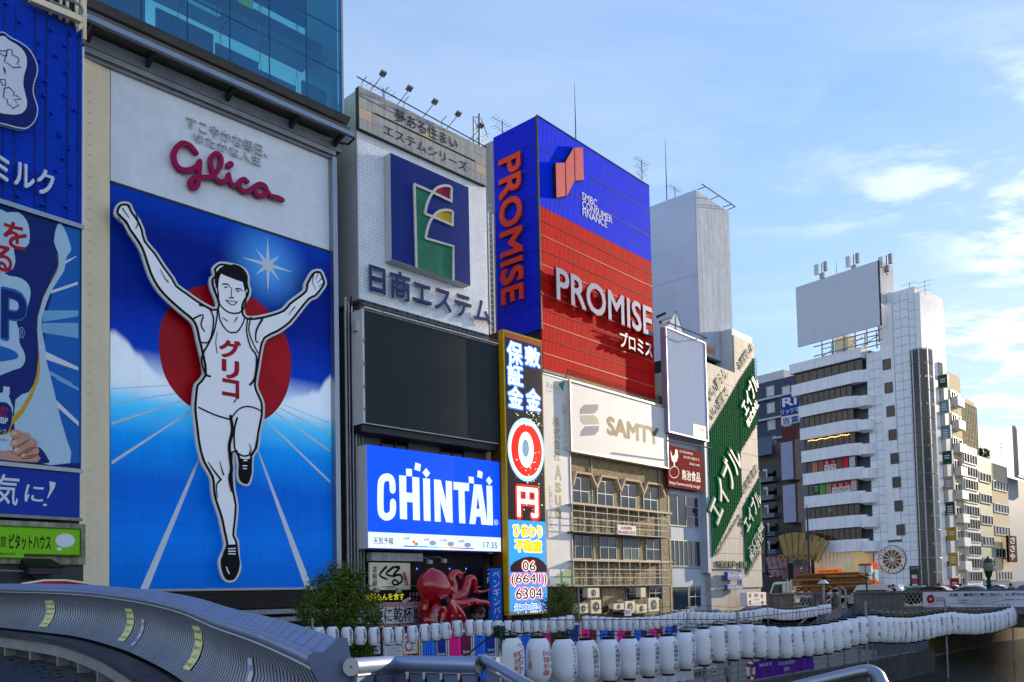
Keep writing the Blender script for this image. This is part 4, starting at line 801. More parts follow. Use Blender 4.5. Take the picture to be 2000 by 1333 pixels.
pstroke(S, 'brush_lettering', m_ink, s_, [zo([(360, 235), (300, 310), (370, 350)]), zo([(430, 235), (360, 300), (440, 325)]), zo([(450, 235), (490, 240), (430, 310), (500, 310), (510, 370), (450, 405), (420, 385), (440, 355), (475, 380)])], 5.4, 3.6, off=0.012)
ppoly(S, 'red_seal', m_red, s_, zo([(518, 285), (548, 283), (572, 405), (540, 410)]), 0.012); ptext(S, 'たこ家', m_crm, s_, 788.5, 1120, 1142, 794.5, off=0.018, vertical=True)
S = sign('black_food_sign', 'black signboard with yellow Japanese text under the cream calligraphy sign', m_black, -0.15, 700, 1154.5, 1178, 820); s_ = ('F', -0.15)
ptext(S, '大阪もんを食す', emis('lit_yellow', (216, 206, 30), 0.3), s_, 712, 1160, 1174, 789, off=0.01, bold=0.01)
ptext(S, 'くくる', m_white, s_, 799, 1157, 1165, 816, off=0.01, bold=0.02); ptext(S, '2F', mat('mauve_ink', (160, 110, 150), 0.6, vary=0), s_, 805, 1168, 1175, 817, off=0.01)
ppoly(S, 'sticker', m_pale, s_, zo([(512, 555), (590, 515), (602, 540), (524, 580)]), 0.012)
S = sign('toast_banner', 'white board with red stripes and large black brush characters behind the leafy shrub', m_white, -0.12, 700, 1179, 1230, 821); s_ = ('F', -0.12); a, b, c, d = S.r
n_ = 44
S.boxes('red_stripe', m_red_p, [(a + (b - a) * (i + 0.25) / n_, a + (b - a) * (i + 0.75) / n_, -0.135, -0.121, z0_, z1_) for i in range(n_) for z0_, z1_ in ((d - 0.22, d - 0.02), (c + 0.02, c + 0.2))], kind='stuff')
S.box('text_panel', m_pale, a + 0.1, b - 0.12, -0.15, -0.136, c + 0.22, d - 0.24)
ptext(S, '大阪に乾杯', m_ink, ('F', -0.15), 709, 1188, 1219, 805, off=0.006, bold=0.012); ppoly(S, 'search_tag', m_galv, ('F', -0.15), [(807, 1186), (817, 1187), (819, 1216), (808, 1219)], 0.006); ptext(S, '検索', m_ink, ('F', -0.15), 809, 1190, 1212, 816, off=0.01, vertical=True)
S = sign('penguin_bar_sign', 'tall narrow blue vertical sign with white katakana beside the yellow framed screen', mat('bar_sign_blue', (16, 72, 168), 0.5, emit=0.15, vary=0.1), -0.9, 960, 1110, 1225, 979, dep=0.3); s_ = ('F', -0.9)
ptext(S, 'ペンギンバー', m_white, s_, 962.5, 1116, 1218, 976, off=0.01, vertical=True)
S = sign('floor_marker_sign', 'black arrow shaped sign reading 2F left of the blue vertical sign', m_black, -0.7, 944, 1109, 1150, 959, dep=0.2); s_ = ('F', -0.7)
ppoly(S, 'arrow_roof', m_black, s_, zo([(1268, 245), (1325, 190), (1375, 245)]), 0, 0.05); ptext(S, '2', m_white, s_, 951.5, 1112, 1123, 957.5, off=0.01); ptext(S, 'F', m_white, s_, 951.5, 1128, 1140, 956.5, off=0.01)
for i, (u, v) in enumerate(((839, 1098), (867, 1096), (735, 1153), (778, 1154), (835, 1152))):
    s_, z_ = F1.onY(u, v, -0.9); L_ = Thing('spot_lamp', ['silver spot lamp on a bent arm above the octopus head', 'silver box lamp above the octopus, right of the bent arm lamp', 'small lamp under the cream sign, left one', 'small lamp under the cream sign, right one', 'small lamp in front of the octopus head'][i], 'lamp', F1, (s_, -0.9, z_))
    L_.box('lamp_head', m_galv, s_ - 0.12, s_ + 0.12, -1.0, -0.8, z_ - 0.1, z_ + 0.1); L_.tube('arm', m_galv, [(s_, -0.85, z_ + 0.1), (s_ - 0.1, -0.7, z_ + 0.2), (s_ - 0.5, 0.15, z_ + 0.22)], 0.018)
# octopus
oc = F1.onY(846, 1152, -1.0); OX, OZ = oc; kq = 0.2049 * (F1.onY(847, 1150, -1)[0] - F1.onY(837, 1150, -1)[0]) / 10
OC = Thing('octopus_sculpture', 'giant glossy red octopus sculpture on the dark restaurant front', 'octopus', F1, (OX, -1, OZ - 1.5))
m_oct = mat('glossy_red_fibreglass', (170, 12, 24), 0.16, spec=0.8, vary=0.3, scale=3, bump=0.25, bscale=5)
def oz(x, y, yy=-1.0): h = F1.onY(680 + x * 0.2049, 1060 + y * 0.2049, yy); return Vector((h[0], yy, h[1]))
vs, fs = [], []; nu, nv = 28, 20; cO = oz(820, 440, -1.1)
for i in range(nv + 1):
    th_ = math.pi * i / nv
    for j in range(nu):
        ph = 2 * math.pi * j / nu; x = math.sin(th_) * math.cos(ph); y = math.sin(th_) * math.sin(ph); z = math.cos(th_)
        d_ = Vector((x, y, z)); k = 1 + 0.07 * noise.noise(d_ * 1.8) + 0.03 * noise.noise(d_ * 4)
        sx_ = 1.0 if z > -0.1 else 1.0 - 0.25 * (-z)
        vs.append(cO + Vector((x * 0.98 * sx_ + z * -0.12, y * 0.72 * sx_, z * 1.02)) * k)
for i in range(nv):
    for j in range(nu): fs.append((i * nu + j, i * nu + (j + 1) % nu, (i + 1) * nu + (j + 1) % nu, (i + 1) * nu + j))
OC.mesh('head', m_oct, vs, fs, smooth=True)
TEN = [([(980, 560), (1000, 430), (980, 350), (1000, 300), (1050, 290), (1070, 320), (1055, 345)], 46, 16, -1.2), ([(1040, 320), (1075, 300), (1120, 278)], 14, 3, -1.25), ([(960, 540), (1080, 500), (1120, 420), (1140, 355), (1190, 345), (1205, 400), (1215, 460), (1280, 470), (1350, 445)], 50, 6, -1.3), ([(950, 570), (1060, 590), (1180, 560), (1250, 570), (1310, 570), (1340, 600), (1350, 645)], 44, 8, -1.4), ([(730, 575), (710, 640), (740, 700), (800, 690)], 38, 30, -1.3), ([(800, 760), (810, 680), (850, 620), (900, 650), (890, 740), (880, 800)], 42, 30, -1.7), ([(920, 570), (970, 650), (980, 720), (990, 830)], 60, 50, -1.5), ([(950, 570), (1040, 660), (1090, 740), (1095, 830)], 50, 30, -1.4), ([(1150, 400), (1220, 425), (1265, 420)], 12, 3, -1.2), ([(700, 760), (740, 740), (790, 770), (800, 830)], 34, 34, -1.6), ([(860, 560), (900, 540), (930, 545)], 40, 34, -1.8), ([(935, 440), (965, 455), (985, 475)], 40, 34, -1.4), ([(730, 540), (735, 590), (720, 650)], 34, 26, -1.7), ([(880, 580), (900, 660), (900, 760), (905, 830)], 46, 40, -1.2)]
for p, r0, r1, yy in TEN:
    q = smooth([tuple(oz(x, y, yy)) for x, y in p], 5); n_ = len(q)
    OC.tube('tentacle', m_oct, q, [(r0 + (r1 - r0) * i / (n_ - 1)) * kq for i in range(n_)], n=10)
SK = [(oz(x, y, yy), r_) for x, y, yy, r_ in ((1150, 372, -1.68, .05), (1120, 440, -1.75, .06), (1090, 500, -1.8, .06), (1030, 300, -1.5, .04), (1205, 470, -1.5, .04), (1150, 590, -1.75, .05), (1230, 575, -1.7, .045), (990, 700, -1.95, .06), (985, 760, -1.95, .06), (1060, 700, -1.8, .06), (900, 700, -1.75, .05), (850, 690, -2.1, .05))]
for p, r_ in SK: OC.tube('sucker', mat('faded_pink_sucker', (206, 130, 120), 0.5), [p, p + Vector((0, -.05, 0))], r_, n=9)
OC.tube('eye', m_black, [oz(935, 545, -1.95), oz(912, 575, -2.15)], 28 * kq, n=12)
gB = F1.onY(933, 1196, -1.2); GB = Thing('takoyaki_ball', 'brown dumpling ball sculpture with white drips right of the octopus', 'sculpture', F1, (gB[0], -1.2, gB[1]))
for nm, m_, z0_, z1_, sc_ in (('ball', mat('baked_brown', (170, 130, 104), 0.5, vary=0.3, scale=6), -1, 1, 1.0), ('sauce', mat('dark_sauce', (40, 26, 22), 0.3, vary=0.2), 0.05, 1, 1.03)):
    vs, fs = [], []
    for i in range(13):
        for j in range(24):
            z = z0_ + (z1_ - z0_) * i / 12
            if i == 0 and z0_ > 0: z -= 0.3 * abs(math.sin(j * 2.1)) + 0.1
            r_ = math.sqrt(max(0, 1 - z * z)); vs.append(Vector((gB[0], -1.2, gB[1])) + Vector((r_ * math.cos(j * math.pi / 12), r_ * math.sin(j * math.pi / 12), z)) * 0.42 * sc_)
    for i in range(12):
        for j in range(24): fs.append((i * 24 + j, i * 24 + (j + 1) % 24, (i + 1) * 24 + (j + 1) % 24, (i + 1) * 24 + j))
    GB.mesh(nm, m_, vs, fs, smooth=True)
# ================================================================ yellow framed LED column
yL = -1.3; a, b, c, d = rect(F1, yL, 982, 643, 1203, 1058); b = F1.onY(1058, 670, yL)[0]
LC = Thing('yellow_led_column', 'tall narrow lit LED sign in a yellow frame with red zero and yen character', 'screen', F1, (a, yL, c))
m_yel = mat('yellow_enamel', (206, 164, 10), 0.4, vary=0.15, streak=0.2); ym = F1.onS(973.5, 660, a)[0]; yb_ = F1.onS(967.5, 660, a)[0]
LC.box('frame', m_yel, a, b, yL, ym, c, d); LC.box('cabinet', mat('brown_cabinet', (96, 58, 30), 0.5, vary=0.2), a + 0.05, b, ym, yb_ + 0.6, c + 0.1, d - 0.05)
sl = ('F', yL); a_ = a + 0.12; b_ = b - 0.06
m_k = emis('lit_black', (18, 14, 20), 0.5); m_cy = emis('lit_sky_blue', (40, 130, 235), 0.6); m_rd = emis('lit_red', (236, 20, 14), 0.65); m_hb = emis('lit_halo_blue', (40, 100, 250), 0.6); m_wh = emis('lit_warm_white', (226, 240, 226), 0.5); m_yy = emis('lit_yellow_text', (250, 230, 20), 0.6); m_bl = emis('lit_pale_halo', (160, 200, 230), 0.45); m_br = emis('lit_brown', (120, 60, 20), 0.4)
z15 = F1.onY(993, 1015, yL)[1]
LC.poly('screen_face', m_k, sl, [(a_, z15), (b_, z15), (b_, d - 0.12), (a_, d - 0.12)], 0.004); LC.poly('screen_face', m_cy, sl, [(a_, c + 0.12), (b_, c + 0.12), (b_, z15), (a_, z15)], 0.004)
LC.poly('amber_strip', m_br, sl, [(a_, d - 0.4), (b_, d - 0.4), (b_, d - 0.13), (a_, d - 0.13)], 0.007)
for tx, r_ in (('保', (990, 664, 708, 1019)), ('証', (991, 709, 750, 1020)), ('金', (992, 752, 794, 1020)), ('敷', (1025, 675, 712, 1053)), ('金', (1027, 757, 798, 1054))):
    ptext(LC, tx, m_hb, sl, r_[0] - 2.5, r_[1] - 3, r_[2] + 3, r_[3] + 2.5, off=0.01, bold=0.085); ptext(LC, tx, m_bl, sl, r_[0] - 1, r_[1] - 1, r_[2] + 1, r_[3] + 1, off=0.014, bold=0.045); ptext(LC, tx, m_wh, sl, *r_, off=0.018, bold=0.02)
def ell(u, v, rx, ry, n=40): return [(u + rx * math.cos(q), v + ry * math.sin(q) + 0.16 * rx * math.cos(q)) for q in [2 * math.pi * i / n for i in range(n)]]
ppoly(LC, 'glow_ring', m_bl, sl, ell(1027, 879, 36, 62), 0.010); ppoly(LC, 'glow_ring', m_wh, sl, ell(1027, 879, 33, 56), 0.013)
ppoly(LC, 'numeral_zero', m_rd, sl, ell(1028, 880, 30, 51), 0.016); ppoly(LC, 'numeral_hole', m_wh, sl, ell(1027, 879, 15, 35), 0.02); ppoly(LC, 'numeral_core', m_cg, sl, ell(1026, 876, 7, 18, 9), 0.024)
rs = random.Random(3); sp = [circ(rs.gauss(1040, 14), rs.choice((rs.uniform(800, 835), rs.uniform(880, 1005))), rs.uniform(0.5, 1.7), n=6) for _ in range(110)]
ppoly(LC, 'sparkle', emis('lit_sparkle', (230, 225, 190), 0.6), sl, [q for q in sp if max(p[0] for p in q) < 1062 and min(p[0] for p in q) > 992], 0.028, kind='stuff')
ptext(LC, '円', m_rd, sl, 1006, 945, 1015, 1053, off=0.01, bold=0.1); ptext(LC, '円', m_wh, sl, 1009, 950, 1010, 1050, off=0.015, bold=0.035)
for tx, r_ in (('ひまわり', (1003, 1025, 1047, 1057)), ('不動産', (1006, 1054, 1077, 1056))):
    ptext(LC, tx, m_wh, sl, r_[0] - 2.5, r_[1] - 3, r_[2] + 3, r_[3] + 2.5, off=0.010, bold=0.12); ptext(LC, tx, m_rd, sl, r_[0] - 1, r_[1] - 1, r_[2] + 1, r_[3] + 1, off=0.014, bold=0.075); ptext(LC, tx, m_yy, sl, *r_, off=0.018, bold=0.03)
ppoly(LC, 'dark_arch', m_k, sl, Z(960, 940, 0.225)([(162, 790), (162, 740), (200, 700), (270, 665), (330, 655), (400, 665), (450, 700), (478, 740), (480, 790)]), 0.007)
for tx, r_ in (('06', (1020, 1096, 1115, 1045)), ('(6641)', (998, 1121, 1145, 1067)), ('6304', (1007, 1149, 1171, 1058)), ('年中無休', (1004, 1179, 1198, 1064))):
    g = tx.startswith('年'); ptext(LC, tx, m_k if g else m_rd, sl, r_[0] - 2.5, r_[1] - 3, r_[2] + 3, r_[3] + 2.5, off=0.010, bold=0.13); ptext(LC, tx, m_wh, sl, r_[0] - 1.2, r_[1] - 1.4, r_[2] + 1.4, r_[3] + 1.2, off=0.014, bold=0.06); ptext(LC, tx, m_hb if g else m_k, sl, *r_, off=0.018, bold=0.008)
# ================================================================ blue and red finance tower
CX = F2.onY(1048, 226)[0]; PT = F2.onY(1048, 226)[1]; PM = F2.onY(1053, 401)[1]; PB = F2.onY(1060, 719)[1]; PR = F2.onY(1269, 400)[0]
T = Thing('finance_tower', 'blue and red ribbed tower with tall red side letters and grey front letters', 'building', F2, (CX, 0, GZ))
yBk = F2.onS(963.5, 268, CX)[0]; PLB = F2.onS(1057, 643, CX)[1]
m_rb = mat('royal_blue_rib', (8, 30, 214), 0.6, spec=0.15, vary=0.12, wave=('y', 0.13, 0.012)); m_rbf = mat('royal_blue_front_rib', (0, 50, 236), 0.75, spec=0.05, vary=0.12, wave=('x', 0.13, 0.004)); m_rr = mat('brick_red_rib', (206, 30, 26), 0.75, spec=0.05, vary=0.2, wave=('x', 0.13, 0.004), streak=0.25)
T.mesh('side_cladding', m_rb, *boxg(CX, CX + 0.1, 0.1, yBk, PLB, PT - 0.003)); T.mesh('front_cladding_blue', m_rbf, *boxg(CX, PR, 0.0, 0.1, PM, PT)); T.mesh('front_cladding_red', m_rr, *boxg(CX + 0.06, PR, 0.0, 0.1, PB, PM - 0.01))
T.box('core', m_pale, CX + 0.11, PR - 0.05, 0.11, 8, PB - 1.0, PT - 0.1)
g0 = F2.onS(951, 284, CX + 0.03)[0]; T.box('grey_side_wall', mat('lilac_grey_wall', (168, 164, 166), 0.6, vary=0.15, streak=0.3), CX + 0.03, CX + 1, yBk, g0 + 3, F2.onS(965, 640, CX)[1] - 2, PT - 0.15)
T.box('corner_trim', m_steel, CX - 0.03, CX + 0.09, -0.03, 0.09, PLB, PT); T.box('roof_trim', m_steel, CX, PR, -0.04, 0.05, PT, PT + 0.06)
T.box('side_underside', m_steel, CX + 0.1, CX + 0.8, 0.1, yBk, GZ, PLB)
nb = 8
for i in range(1, nb):
    z = PLB + (PT - PLB) * i / nb; T.box('cladding_joint', m_eblue, CX - 0.02, CX, 0.1, yBk, z - 0.025, z + 0.025)
for i, v in enumerate((285, 342)): z = F2.onY(1049, v)[1]; T.box('cladding_joint', m_eblue, CX + 0.1, PR, -0.02, 0, z - 0.025, z + 0.025)
m_rj = mat('dusty_red_flashing', (196, 92, 74), 0.5, vary=0.3)
for i in range(1, 11):
    z = PM + (PB - PM) * i / 11; T.box('cladding_joint', m_rj if i % 2 == 0 else mat('dark_red_joint', (110, 24, 26), 0.6), CX + 0.1, PR, -0.025, 0, z - 0.02, z + (0.05 if i % 2 == 0 else 0.01))
T.box('red_underside', m_steel, CX + 0.1, PR, 0.02, 0.6, PB - 0.2, PB - 0.01)
slf = ('L', CX); m_or = mat('vermilion_letter', (232, 64, 34), 0.4, vary=0.08)
a0 = px(T, slf, 978, 330)[0]; a1 = px(T, slf, 1021, 297)[0]; b1 = px(T, slf, 1019, 298)[1]; b0 = px(T, slf, 1029, 585)[1]
T.text('PROMISE', m_or, slf, a0, a1, b0, b1, off=0.12, th=0.12, bold=0.03, rot=-90)
spf = ('F', -0.42); m_sl = mat('silver_blue_letter_face', (104, 120, 158), 0.5, 0.2, vary=0.1); m_lr = mat('letter_side_red', (176, 22, 18), 0.45, vary=0.05)
ptext(T, 'PROMISE', m_lr, spf, 1084, 520, 586, 1270, off=-0.1, th=0.14, bold=0.028); ptext(T, 'PROMISE', m_sl, spf, 1084.6, 521.5, 584.5, 1269.5, off=0.045, th=0.02, bold=0.018)
ptext(T, 'プロミス', m_lr, spf, 1209, 646, 677, 1271, off=-0.1, th=0.14, bold=0.03); ptext(T, 'プロミス', m_white, spf, 1209, 646, 677, 1271, off=0.045, th=0.02, bold=0.025)
T.boxes('letter_rail', m_lr, [(px(T, spf, 1088, 550)[0], px(T, spf, 1268, 550)[0], -0.3, -0.26, z, z + 0.05) for z in (px(T, spf, 1084, 540)[1], px(T, spf, 1084, 570)[1])])
sf2 = ('F', 0.0)
for tx, r_ in (('SMBC', (1136, 375, 390, 1165)), ('CONSUMER', (1136.5, 391, 406, 1194)), ('FINANCE', (1137, 406, 421, 1184))): ptext(T, tx, m_white, sf2, *r_, off=0.03, bold=0.008)
z5 = Z(940, 210, 0.21); m_sal = mat('salmon_emblem', (206, 96, 96), 0.45, vary=0.08)
for k, g in enumerate(([(660, 535), (745, 530), (750, 838), (668, 850)], [(752, 522), (828, 385), (835, 695), (762, 842)], [(836, 392), (912, 388), (922, 688), (843, 692)])):
    e = ppoly(T, 'emblem_bar', m_steel, sf2, inset(z5(g), -0.8), 0.05, 0.22); ppoly(T, 'emblem_bar_face', m_sal, sf2, z5(g), 0.275, 0.01, parent=e)
def mast(label, fr, y, u, vt, vb, yagi=0, cat='antenna'):
    s_, z1_ = fr.onY(u, vt, y); _, z0_ = fr.onY(u, vb, y); A = Thing('antenna' if yagi else 'lightning_rod', label, cat, fr, (s_, y, z0_))
    A.tube('pole', m_steel, [(s_, y, z0_ - 0.4), (s_, y, (z0_ + z1_) / 2), (s_, y, z1_)], [0.05, 0.035, 0.012] if not yagi else 0.03)
    for k in range(yagi):
        zz_ = z1_ - 0.15 - k * 0.5; l = 0.9 - 0.15 * k
        A.tubes('element_boom', m_steel, [([(s_ - l, y, zz_), (s_ + l, y + 0.2 * k, zz_)], 0.014)] + [([(s_ + x, y - 0.35, zz_), (s_ + x, y + 0.35, zz_ + 0.02)], 0.009) for x in [-l + i * 0.3 for i in range(int(2 * l / 0.3))]], n=5, kind='stuff')
    return A
mast('tall thin lightning rod rising from the blue tower roof', F2, 3, 1122, 163, 290, cat='lightning rod')
mast('many armed television antenna near the right end of the blue tower roof', F2, 2, 1253, 313, 360, 3)
mast('television antenna behind the left edge of the blue tower', F2, 4.5, 981, 236, 262, 2)
mast('slim television antenna behind the grey header roof rail', F1, 2, 748, 172, 205, 1)
# ================================================================ white tall banner sign and beige sign
S = sign('white_banner_sign', 'tall white vertical banner sign with pale gold lettering right of the LED column', m_white, -0.3, 1059.5, 728, 1146, 1110, fr=F2, dep=0.25); s_ = ('F', -0.3); a, b, c, d = S.r
m_gold = mat('pale_gold_ink', (176, 162, 118), 0.5, vary=0.0)
S.boxes('frame', m_alu, [(a, b, -0.34, -0.301, d - 0.08, d), (b - 0.09, b, -0.34, -0.302, c, d - 0.08), (a, b - 0.09, -0.34, -0.303, c, c + 0.06)])
for tx, u, col in (('A', 1067, (150, 170, 200)), ('s', 1075, (160, 180, 200)), ('u', 1081.5, (180, 190, 150)), ('e', 1088, (200, 190, 120))): ptext(S, tx, mat('pastel_' + tx, col, 0.5, vary=0), s_, u, 745 + (u - 1067) * .3 + (0 if tx == 'A' else 3), 757 + (u - 1067) * .3, u + 5.5, off=0.006, bold=0.02)
ppoly(S, 'green_corner', mat('leaf_green_print', (60, 140, 110), 0.5, vary=0.1), s_, [(1090, 750), (1103, 744), (1099, 766)], 0.006); ptext(S, 'いい明日へ、つなぐ。', m_gold, s_, 1065, 760, 764, 1098, off=0.006)
ptext(S, '株式会社', m_gold, s_, 1079, 813, 899, 1093, off=0.006, vertical=True, bold=0.01)
for tx, v0, v1 in (('A', 908, 937), ('s', 942, 962), ('u', 967, 987), ('e', 993, 1013)): ptext(S, tx, m_gold, s_, 1084, v0, v1, 1096, off=0.006, bold=0.03)
ptext(S, '丸善インテックは、', m_gold, s_, 1097, 787, 892, 1106, off=0.006, vertical=True); ptext(S, 'に変わりました。', m_gold, s_, 1071, 949, 1045, 1079, off=0.006, vertical=True)
ppoly(S, 'green_triangle', mat('pale_green_print', (150, 180, 140), 0.5, vary=0.15, scale=3), s_, [(1071, 1133), (1116, 1106), (1118, 1143), (1072, 1144)], 0.006); ppoly(S, 'blue_triangle', mat('pale_blue_print', (150, 168, 190), 0.5, vary=0.15), s_, [(1071, 1132), (1090, 1122), (1084, 1144), (1071, 1144)], 0.009)
S = sign('samty_sign', 'large off white rectangular sign with folded S emblem and brown capitals', m_white, -0.5, 1111.5, 742, 881, 1299, fr=F2, dep=0.45); s_ = ('F', -0.5); a, b, c, d = S.r
S.boxes('frame', m_alu, [(a - 0.05, b + 0.05, -0.58, -0.502, d - 0.1, d + 0.02), (a - 0.05, b + 0.05, -0.58, -0.503, c - 0.02, c + 0.08), (a - 0.05, a + 0.07, -0.58, -0.504, c + 0.08, d - 0.1), (b - 0.07, b + 0.05, -0.58, -0.504, c + 0.08, d - 0.1)])
m_brn = mat('brown_letter', (112, 98, 72), 0.5, vary=0.03); zs = Z(1090, 720, 0.165); ptext(S, 'SAMTY', m_brn, s_, 1184.5, 812, 849, 1286, off=0.006, bold=0.045)
for g, c_ in (([(255, 540), (262, 480), (310, 430), (478, 425), (470, 490), (425, 535)], (96, 96, 130)), ([(257, 557), (425, 552), (475, 600), (485, 660), (305, 665), (265, 620)], (150, 146, 138)), ([(262, 803), (272, 740), (320, 685), (485, 680), (478, 740), (430, 790)], (84, 88, 140))):
    ppoly(S, 'emblem_leaf', mat('emblem_%d_%d' % c_[:2], c_, 0.4, vary=0.15, scale=2), s_, zs(g), 0.006)
# ================================================================ brick office block under the beige sign
def dtext(T, body, m, sf, A, B, h, **k):
    """slanted text from picture point A to B on a surface, h = height / length"""
    a = px(T, sf, *A); b = px(T, sf, *B); l = math.hypot(b[0] - a[0], b[1] - a[1]); an = math.atan2(b[1] - a[1], b[0] - a[0]); c_, s_ = math.cos(an), math.sin(an)
    return T.text(body, m, sf, 0, l, 0, l * h, fn=lambda x, y, o: T.surf(sf, a[0] + x * c_ - y * s_, a[1] + x * s_ + y * c_, o), **k)
zb = Z(1090, 900, 0.24)
T = Thing('brick_block', 'narrow tan brick office block with cream zigzag window hoods and white cage balconies', 'building', F2, (F2.onY(1112, 1000)[0], 0, GZ))
a, b, c, d = rect(F2, 0.0, 1106, 720, 1240, 1301)
bm_ = bpy.data.materials.new('tan_brickwork'); bm_.use_nodes = True; t = bm_.node_tree; bs = t.nodes['Principled BSDF']; bs.inputs['Roughness'].default_value = 0.85
tcn = N(t, 'ShaderNodeTexCoord'); mp = N(t, 'ShaderNodeMapping'); mp.inputs['Rotation'].default_value = (R(90), 0, 0); t.links.new(tcn.outputs['Object'], mp.inputs[0])
bk = N(t, 'ShaderNodeTexBrick'); bk.inputs['Scale'].default_value = 1; bk.inputs['Brick Width'].default_value = 0.24; bk.inputs['Row Height'].default_value = 0.1; bk.inputs['Mortar Size'].default_value = 0.014
for k, c_ in (('Color1', (176, 156, 112)), ('Color2', (132, 116, 84)), ('Mortar', (84, 78, 66))): bk.inputs[k].default_value = (*L(c_), 1)
t.links.new(mp.outputs[0], bk.inputs['Vector']); t.links.new(bk.outputs[0], bs.inputs['Base Color'])
T.mesh('brick_wall', bm_, *boxg(a, b, 0.0, 6, GZ, d))
m_hood = mat('cream_hood', (206, 178, 150), 0.7, vary=0.15, streak=0.2); sfb = ('F', 0.0)
hood = zb([(100, 190), (124, 92), (246, 110), (294, 232), (330, 128), (452, 150), (490, 262), (521, 160), (640, 180), (676, 288), (708, 190), (816, 206), (850, 305)])
zt_ = F2.onY(1119, 923)[1]; zl_ = F2.onY(1160, 953)[1]
hp = [(px(T, sfb, u, v)[0], (zt_ if i % 3 in (1, 2) else zl_)) for i, (u, v) in enumerate(hood)]
for k in range(4): ribbon(T, 'window_hood', m_hood, sfb, [(hp[k * 3:k * 3 + 4], 0.15, 0.15)], 0.0, 0.28)
m_wf = mat('window_frame_metal', (150, 154, 156), 0.4, 0.5); m_cur = mat('curtained_glass', (96, 110, 112), 0.25, vary=0.2, scale=2)
for row, (vt, vb, xs) in enumerate(((932, 984, ((112, 248), (313, 445), (505, 630), (690, 803))), (1041, 1092, ((122, 258), (325, 460), (515, 640), (700, 820))), (1148, 1178, ((135, 240), (530, 650), (715, 820))))):
    zt2 = F2.onY(1119, vt)[1]; zb2 = F2.onY(1119, vb)[1]
    for k, (x0, x1) in enumerate(xs):
        a0 = px(T, sfb, 1090 + .24 * x0, 1000)[0]; a1 = px(T, sfb, 1090 + .24 * x1, 1000)[0]; T.box('window_reveal', m_black, a0 - 0.03, a1 + 0.03, -0.015, -0.002, zb2 - 0.02, zt2 + 0.02); window(T, a0, a1, -0.03, zb2, zt2, m_wf, m_cur if (row, k) in ((1, 2),) else m_glass_b, 2, 2, 0.05, 0.05)
m_cage = mat('white_cage_bar', (196, 192, 180), 0.5, vary=0.2)
for k, (vt, vb, nz_) in enumerate(((984, 1038, 4), (1095, 1145, 3))):
    z1_ = F2.onY(1119, vt, -0.7)[1]; z0_ = F2.onY(1119, vb, -0.7)[1]; x0 = px(T, ('F', -0.7), 1117, 1000)[0]; x1 = px(T, ('F', -0.7), 1302, 1000)[0]
    cg = T.box('balcony_floor', m_conc_d, x0, x1, -0.7, 0, z0_ - 0.08, z0_)
    T.boxes('cage_bar', m_cage, [(x0, x1, -0.73, -0.69, z0_ + (z1_ - z0_) * i / nz_ - 0.02, z0_ + (z1_ - z0_) * i / nz_ + 0.02) for i in range(nz_ + 1)] + [(x0 + (x1 - x0) * i / 9, x0 + (x1 - x0) * i / 9 + 0.04, -0.735, -0.7, z0_, z1_) for i in range(10)] + [(x0 + (x1 - x0) * i / 9 + 0.3, x0 + (x1 - x0) * i / 9 + 0.33, -0.2, -0.17, z0_, z1_) for i in range(10)] + [(x0, x1, -0.2, -0.17, (z0_ + z1_) / 2, (z0_ + z1_) / 2 + 0.03), (x0, x1, -0.69, 0, z1_ - 0.03, z1_)], kind='stuff')
T.boxes('ledge', m_hood, [(a, b, -0.15, 0, F2.onY(1119, 985)[1] - 0.03, F2.onY(1119, 985)[1] + 0.12), (a, b, -0.1, 0, F2.onY(1119, 1093)[1] - 0.05, F2.onY(1119, 1093)[1] + 0.05)])
for u in (1155, 1287): s_ = px(T, sfb, u, 1000)[0]; T.tube('drainpipe', m_galv, [(s_, -0.08, GZ), (s_, -0.08, F2.onY(1290, 915)[1])], 0.05)
S = sign('advert_phone_sign', 'small white sign with dark red phone number on the white cage balcony', m_white, -0.8, 1206, 1025, 1044, 1242, fr=F2, dep=0.05); ptext(S, '広告募集', m_red, ('F', -0.8), 1213, 1028, 1034, 1234, off=0.01, bold=0.03); ptext(S, '06-6262-1313', m_red, ('F', -0.8), 1208, 1036, 1042, 1240, off=0.01, bold=0.03)
m_fan = mat('fan_grille_dark', (70, 72, 74), 0.6); AC = None
LB = ['on the upper shelf beside the brick column', 'lowest on the left beside the shrub', 'below the upper shelf unit, large fan', 'with a side vent in the middle', 'small ribbed one near the right', 'large square one at the right end', 'narrow upright box above the ribbed one', 'low one behind planks in the middle']
for i, (x0, y0, x1, y1) in enumerate(((242, 1038, 335, 1115), (170, 1165, 242, 1243), (268, 1135, 350, 1245), (545, 1145, 625, 1240), (635, 1172, 722, 1240), (735, 1118, 820, 1230), (672, 1035, 712, 1112), (452, 1165, 535, 1215))):
    q = zb([(x0, y0), (x1, y1)]); a0, z1_ = F2.onY(q[0][0], q[0][1], -0.9); a1 = F2.onY(q[1][0], q[0][1], -0.9)[0]; z0_ = F2.onY(q[0][0], q[1][1], -0.9)[1]
    A = Thing('air_conditioner', 'beige outdoor air conditioner ' + LB[i], 'air conditioner', F2, (a0, -0.9, z0_), group='air conditioners on the brick block')
    A.box('casing', m_crm, a0, a1, -0.9, -0.5, z0_, z1_); r_ = min(a1 - a0, z1_ - z0_) * 0.36
    if i != 6: A.poly('fan_grille', m_fan, ('F', -0.9), circ((a0 + a1) / 2, (z0_ + z1_) / 2, r_, n=20), 0.006, 0.02); A.poly('fan_hub', m_pale, ('F', -0.9), circ((a0 + a1) / 2, (z0_ + z1_) / 2, r_ * 0.25, n=10), 0.03, 0.01)
    A.box('bracket', m_steel, a0 - 0.1, a1 + 0.1, -0.88, 0.0, z0_ - 0.08, z0_ - 0.01)
